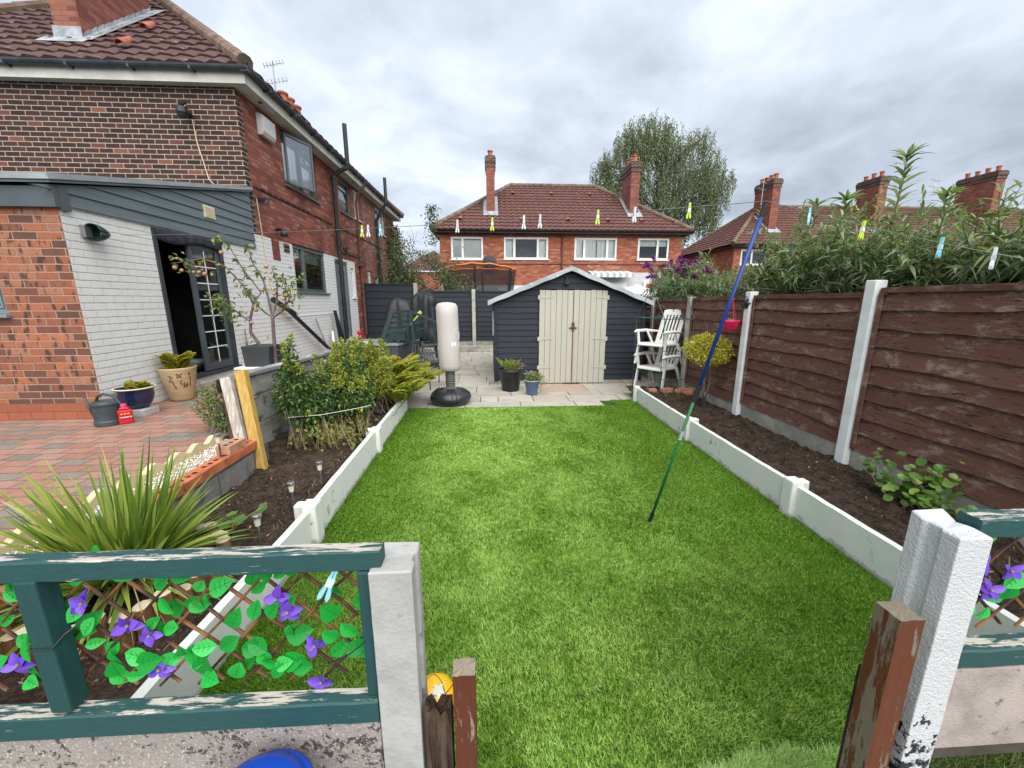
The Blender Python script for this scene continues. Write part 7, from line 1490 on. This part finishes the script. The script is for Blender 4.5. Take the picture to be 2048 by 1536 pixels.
# willow trellis with artificial leaves and flowers
m_wil = NT('willow_stick'); g = m_wil; c = g.coord(); m_wil = g.finish(g.bsdf(g.mix(g.smooth(g.noise(c, 9, 3), .4, .62), (.045,.022,.016), (.22,.10,.035)), .6, 0, .3, g.bump(g.noise(c, 120, 3), .4, .002)))
l_art = LEAF('artificial_green_leaf', (.012,.32,.04), (.02,.52,.07), (.08,.70,.15), trans=.45, rough=.4); l_vio = LEAF('violet_silk_petal', (.085,.025,.38), (.16,.06,.58), (.27,.13,.72), trans=.3); m_vein = MAT('leaf_vein', (.01,.16,.03), .6, .1, 5, bump=0)
def petal_mesh(items, name, mat, parent):
    """rounded, cupped, slightly folded petals/leaves: items = (pos, dir, normal, length, width, curl)"""
    V = []; F = []; nu, nv = 4, 6
    for p, d, nrm_, L, W, curl in items:
        p = Vector(p); d = Vector(d).normalized(); s = d.cross(Vector(nrm_)).normalized(); N = s.cross(d); b = len(V)
        for j in range(nv+1):
            t = j/nv; w_ = W/2*math.sin(math.pi*(t**.85)*.93+.12)*(1 if t < .98 else .15)
            for i in range(nu+1):
                u = -1+2*i/nu; V.append(p+d*L*t+s*u*w_+N*(abs(u)*w_*.35-curl*L*t*t+.0))
        F += [(b+j*(nu+1)+i, b+j*(nu+1)+i+1, b+(j+1)*(nu+1)+i+1, b+(j+1)*(nu+1)+i) for j in range(nv) for i in range(nu)]
    m = MB(); m.add(V, F); return m.build(name, mat, parent, smooth=True, recalc=False)
def trellis(name, x0, x1, zb, zt, y, label, nleaf, flowers, seed, group):
    rg = np.random.default_rng(seed); o = empty(name, ((x0+x1)/2, y, zb), label, 'trellis', group); q = MB(); nodes = []
    dx = (zt-zb)*1.02; sp = .104; k = 0; x = x0-dx
    while x < x1+dx:
        for s in (1, -1):
            a = Vector((x, y+.004*s, zt+.012)); b = Vector((x+s*dx, y+.004*s, zb-.01)); pts = []
            for i in range(9): t = i/8; p = a.lerp(b, t); pts.append(p+Vector((rg.normal()*.0014, 0, rg.normal()*.0014)))
            pts = [p for p in pts if x0-.0 <= p.x <= x1+.0]
            if len(pts) > 1: q.tube(pts, .0044 if s > 0 else .0037, 6); nodes += pts
        x += sp*(1+.06*rg.normal()); k += 1
    q.build('willow_sticks', m_wil, o)
    it = []; vn = MB()
    for i in range(nleaf):
        p = nodes[rg.integers(len(nodes))]+Vector((rg.normal()*.02, -.012+rg.normal()*.006, rg.normal()*.018)); 
        if p.z < zb+.03: continue
        a = rg.uniform(0, 6.28); d = Vector((math.cos(a), rg.normal()*.25-.1, math.sin(a)*.8)); nn = Vector((rg.normal()*.35, -1, .35+rg.normal()*.3)); L = rg.uniform(.036, .07); W = L*rg.uniform(.62, .82); it.append((p, d, nn, L, W, rg.uniform(-.05, .22)))
        d.normalize(); s_ = d.cross(nn).normalized(); N = s_.cross(d); cv = it[-1][5]
        vn.tube([p+d*L*t-N*(cv*L*t*t-.0006) for t in (0, .3, .6, .9)], .0006, 3, cap=False)
        for t in (.25, .45, .65):
            for sg in (1, -1): a_ = p+d*L*t-N*(cv*L*t*t-.0006); vn.tube([a_, a_+(d*.5+s_*sg*.75)*W*.28+N*W*.07], .0004, 3, cap=False)
    petal_mesh(it, 'artificial_leaves', l_art, o); vn.build('leaf_veins', m_vein, o, recalc=False)
    for (fx, fz) in flowers:
        it = []; c = Vector((fx, y-.022, fz))
        for k in range(5):
            a = k*2*math.pi/5+rg.uniform(-.35, .35)+fx*9; d = Vector((math.cos(a), -.25+rg.normal()*.2, math.sin(a)*.75)); it.append((c, d, Vector((0, -1, .5)), rg.uniform(.026, .038), rg.uniform(.017, .026), rg.uniform(.05, .45)))
        f = petal_mesh(it, 'silk_flower', l_vio, o)
        s = MB(); s.lathe(c+Vector((0, -.006, -.003)), [(.001, 0), (.004, .003), (.002, .007)], 7); s.tube([c, c+Vector((.01, .012, .03))], .0009, 4); s.build('flower_centre', l_spike, f)
    return o
fl = [(-.969,.952),(-.879,.886),(-.835,.855),(-.831,.754),(-.526,.943),(-.503,.905),(-.449,.804),(-.445,.692),(-1.15,.789)]
trellis('willow_trellis', -1.95, -.30, .695, 1.028, .872, 'expanding willow trellis dressed with green plastic leaves and violet flowers behind the left railing', 175, fl, 5, 'willow trellises behind the near railings')
trellis('willow_trellis', 1.19, 2.5, .79, 1.085, .835, 'willow trellis with violet flowers glimpsed at the right edge beyond the white post', 60, [(1.245,1.0),(1.29,.915),(1.33,.97),(1.45,.93)], 9, 'willow trellises behind the near railings')
petal_mesh([((-.385, .848, 1.035), (-.28, -.1, -.8), (0, -1, .2), .046, .016, .0), ((-.41, .846, .99), (-.35, -.1, -.7), (0, -1, .2), .038, .012, .05)], 'tmp', l_art, None)
bpy.data.objects.remove(COL.objects[-1])
peg((-.375, .825, 1.02), 'b', 'pale turquoise peg clipped on the trellis beside the grey concrete post', .1, tilt=.45)
# brown gate posts, rotten post
m_brpost = PAINTWOOD('peeling_red_brown_paint', (.095,.028,.013), (.27,.22,.165), .555, (9, 9, 1.6), topthr=.30, sc_=3.2, rough=.5); m_brpost2 = PAINTWOOD('weathered_red_brown_paint', (.105,.032,.014), (.19,.16,.115), .57, (12, 12, 1.6), topthr=.30, sc_=3.6, rough=.55, side=.10)
def rough_post(name, x0, x1, y0, y1, zt, mat, label, lean=0, jag=0, zb=-.1, seed=1, grp=None):
    q = MB(); nx, ny = 5, 4; ring = [(x0+(x1-x0)*i/nx, y0) for i in range(nx)]+[(x1, y0+(y1-y0)*i/ny) for i in range(ny)]+[(x1-(x1-x0)*i/nx, y1) for i in range(nx)]+[(x0, y1-(y1-y0)*i/ny) for i in range(ny)]
    n = len(ring); L = 24; vs = []
    for li in range(L+1):
        z = zb+(zt-zb)*li/L
        for px, py in ring:
            zz_ = z+((jag*mno.noise(Vector((px*55+seed, py*55, 1)))+.003*mno.noise(Vector((px*90, py*90, seed)))) if li == L else 0); gr = .0016*mno.noise(Vector((px*60, py*60, z*3+seed)))
            vs.append((px+lean*z+gr, py+gr, zz_))
    cx_, cy_ = (x0+x1)/2+lean*zt, (y0+y1)/2
    vs.append((cx_, cy_, zt-(jag*.9 if jag else -.001))); q.add(vs, [(i*n+j, i*n+(j+1) % n, (i+1)*n+(j+1) % n, (i+1)*n+j) for i in range(L) for j in range(n)]+[(L*n+j, L*n+(j+1) % n, len(vs)-1) for j in range(n)])
    return tag(q.build(name, mat, None), label, 'post', grp)
rough_post('wooden_gate_post', -.103, -.048, .80, .848, .742, m_brpost, 'narrow red brown gate post standing right of the rotten post', seed=3)
m_rot = NT('rotten_grey_brown_timber'); g = m_rot; c = g.coord(); v = g.vec(c, (14, 14, 1.3)); nn = g.noise(v, 4, 6, .75, .5); m_rot = g.finish(g.bsdf(g.mix(g.smooth(nn, .35, .65), (.022,.013,.009), (.125,.082,.055)), .9, 0, .2, g.bump(nn, 1.0, .02)))
rough_post('rotten_post', -.178, -.110, .80, .842, .638, m_rot, 'dark rotten broken post with a jagged top under the yellow ball', jag=.045, seed=8)
rough_post('wooden_gate_post', .950, 1.012, .725, .785, .918, m_brpost2, 'thick peeling brown gate post leaning before the white concrete post', seed=5, lean=.0)
q = MB(); q.box(1.016, 1.072, .775, .85, -.1, .66); tag(q.build('post_infill', m_rot, bevel=.004), 'dark timber strip wedged between the brown and the white post', 'timber')
# football
c = Vector((-.240, 1.30, .080)); r_ = .080
import bmesh
def ball():
    bm = bmesh.new(); bmesh.ops.create_icosphere(bm, subdivisions=4, radius=r_); me = bpy.data.meshes.new('football'); bm.to_mesh(me); bm.free(); me.polygons.foreach_set('use_smooth', [True]*len(me.polygons)); return me
g = NT('yellow_ball_panels'); cc_ = g.coord(); vr = g.n('ShaderNodeTexVoronoi', feature='DISTANCE_TO_EDGE'); g.set(vr.inputs['Vector'], cc_); vr.inputs['Scale'].default_value = 11
m_ballm = g.finish(g.bsdf(g.mix(g.smooth(vr.outputs['Distance'], .012, .03), (.03,.03,.03), (.80,.42,.008)), .3, 0, .5))
bo = link_mesh('football', ball(), m_ballm, None, c); tag(bo, 'small yellow and silver ball with a star on it lying behind the rotten post', 'ball'); WL[bo.name] = c
q = MB(); dirb = (Vector((0, 0, 1.65))-c).normalized(); M = (dirb+Vector((.30, -.1, .75))).to_track_quat('Z', 'Y').to_matrix()
def onball(u, v, k): p = Vector((u, v, math.sqrt(max(0, r_*r_-u*u-v*v)))); return c+M@(p*k)
for rad, k_, mi in ((.050, 1.004, 0), (.044, 1.010, 1)):
    q.mi = mi; st = []; ring = []
    for i in range(10): a = math.pi/2+i*math.pi/5+.1; rr = rad if i % 2 == 0 else rad*.42; ring.append((rr*math.cos(a), rr*math.sin(a)))
    for i in range(10):
        a, b = ring[i], ring[(i+1) % 10]; q.add([onball(0, 0, k_), onball(a[0]*.5, a[1]*.5, k_), onball(a[0], a[1], k_), onball(b[0], b[1], k_), onball(b[0]*.5, b[1]*.5, k_)], [(0, 1, 4), (1, 2, 3, 4)])
q.build('star', [m_black, MAT('silver_star', (.55,.56,.52), .3, .1, 5, bump=0)], bo, recalc=False)
# blue tub lid just peeping into view, moss mat by the gate
q = MB(); q.lathe((-.53, .665, .30), [(.11, 0), (.115, .05), (.12, .235), (.125, .24), (.125, .262), (.113, .268), (.108, .262), (.105, .285), (.08, .303), (.03, .31), (.0, .31)], 48, cap=False); tag(q.build('blue_bin', MAT('royal_blue_plastic', (.008,.06,.42), .35, .08, 3, bump=.03), smooth=True), 'round royal blue bin lid just showing below the concrete board', 'bin')
arr = [turf(26000, .72, 1.36, .80, 1.10, .025, .045, .0022, .0038, z=.04, tilt=.7)]; V, F = cat(arr)
m3 = V.reshape(-1, 3, 3); cx_ = m3[:, 0, 0]; cy_ = m3[:, 0, 1]; edge = 1.005+.055*np.sin((cx_-.72)*4.6)+.01*np.sin(cx_*37); keep = cy_ < edge; m3 = m3[keep]
V = m3.reshape(-1, 3); F = np.arange(len(V)).reshape(-1, 3); TM = tag(np_mesh('turf_offcut', V, F, LEAF('pale_turf_blade', (.24,.40,.09), (.46,.68,.22), (.66,.84,.40), trans=.25)), 'pale green offcut of artificial grass lying at the gate', 'grass mat', kind='stuff')
q = MB(); q.grid(lambda s, t: (.74+.6*s, .78+t*(.20+.055*math.sin(s*.62*4.6)), .022), 20, 6); tag(q.build('grass_mat', m_lawnb, solid=.02), 'backing of the pale turf offcut at the gate', 'mat')
# near ground on the camera side of the fence and grass beneath the right board
m_nearc = MAT('near_grey_path', (.20,.19,.17), .9, .3, 8); q = MB(); q.quad((-2.4, -1.5, .01), (2.9, -1.5, .01), (2.9, .78, .01), (-2.4, .78, .01)); tag(q.build('path', m_nearc, recalc=False), kind='structure')
V, F = turf(7000, 1.5, 2.3, .8, 1.25, .03, .08, .003, .005, z=.0, tilt=.5)
tag(np_mesh('rough_grass', V, F, LEAF('rough_grass_blade', (.06,.09,.03), (.14,.19,.06), (.3,.3,.14))), 'rough grass under the right concrete board', 'grass', kind='stuff')
# tiny litter on the lawn
q = MB(); rg = random.Random(4)
for k in range(60):
    x, y = rg.uniform(-1.2, 2.3), rg.uniform(1.2, 5.5); a = rg.uniform(0, 6.28); L = rg.uniform(.008, .03); q.beam((x, y, .034), (x+L*math.cos(a), y+L*math.sin(a), .036), .003, .002)
tag(q.build('lawn_litter', l_straw), 'specks of dry leaf litter scattered over the lawn', 'litter', kind='stuff')
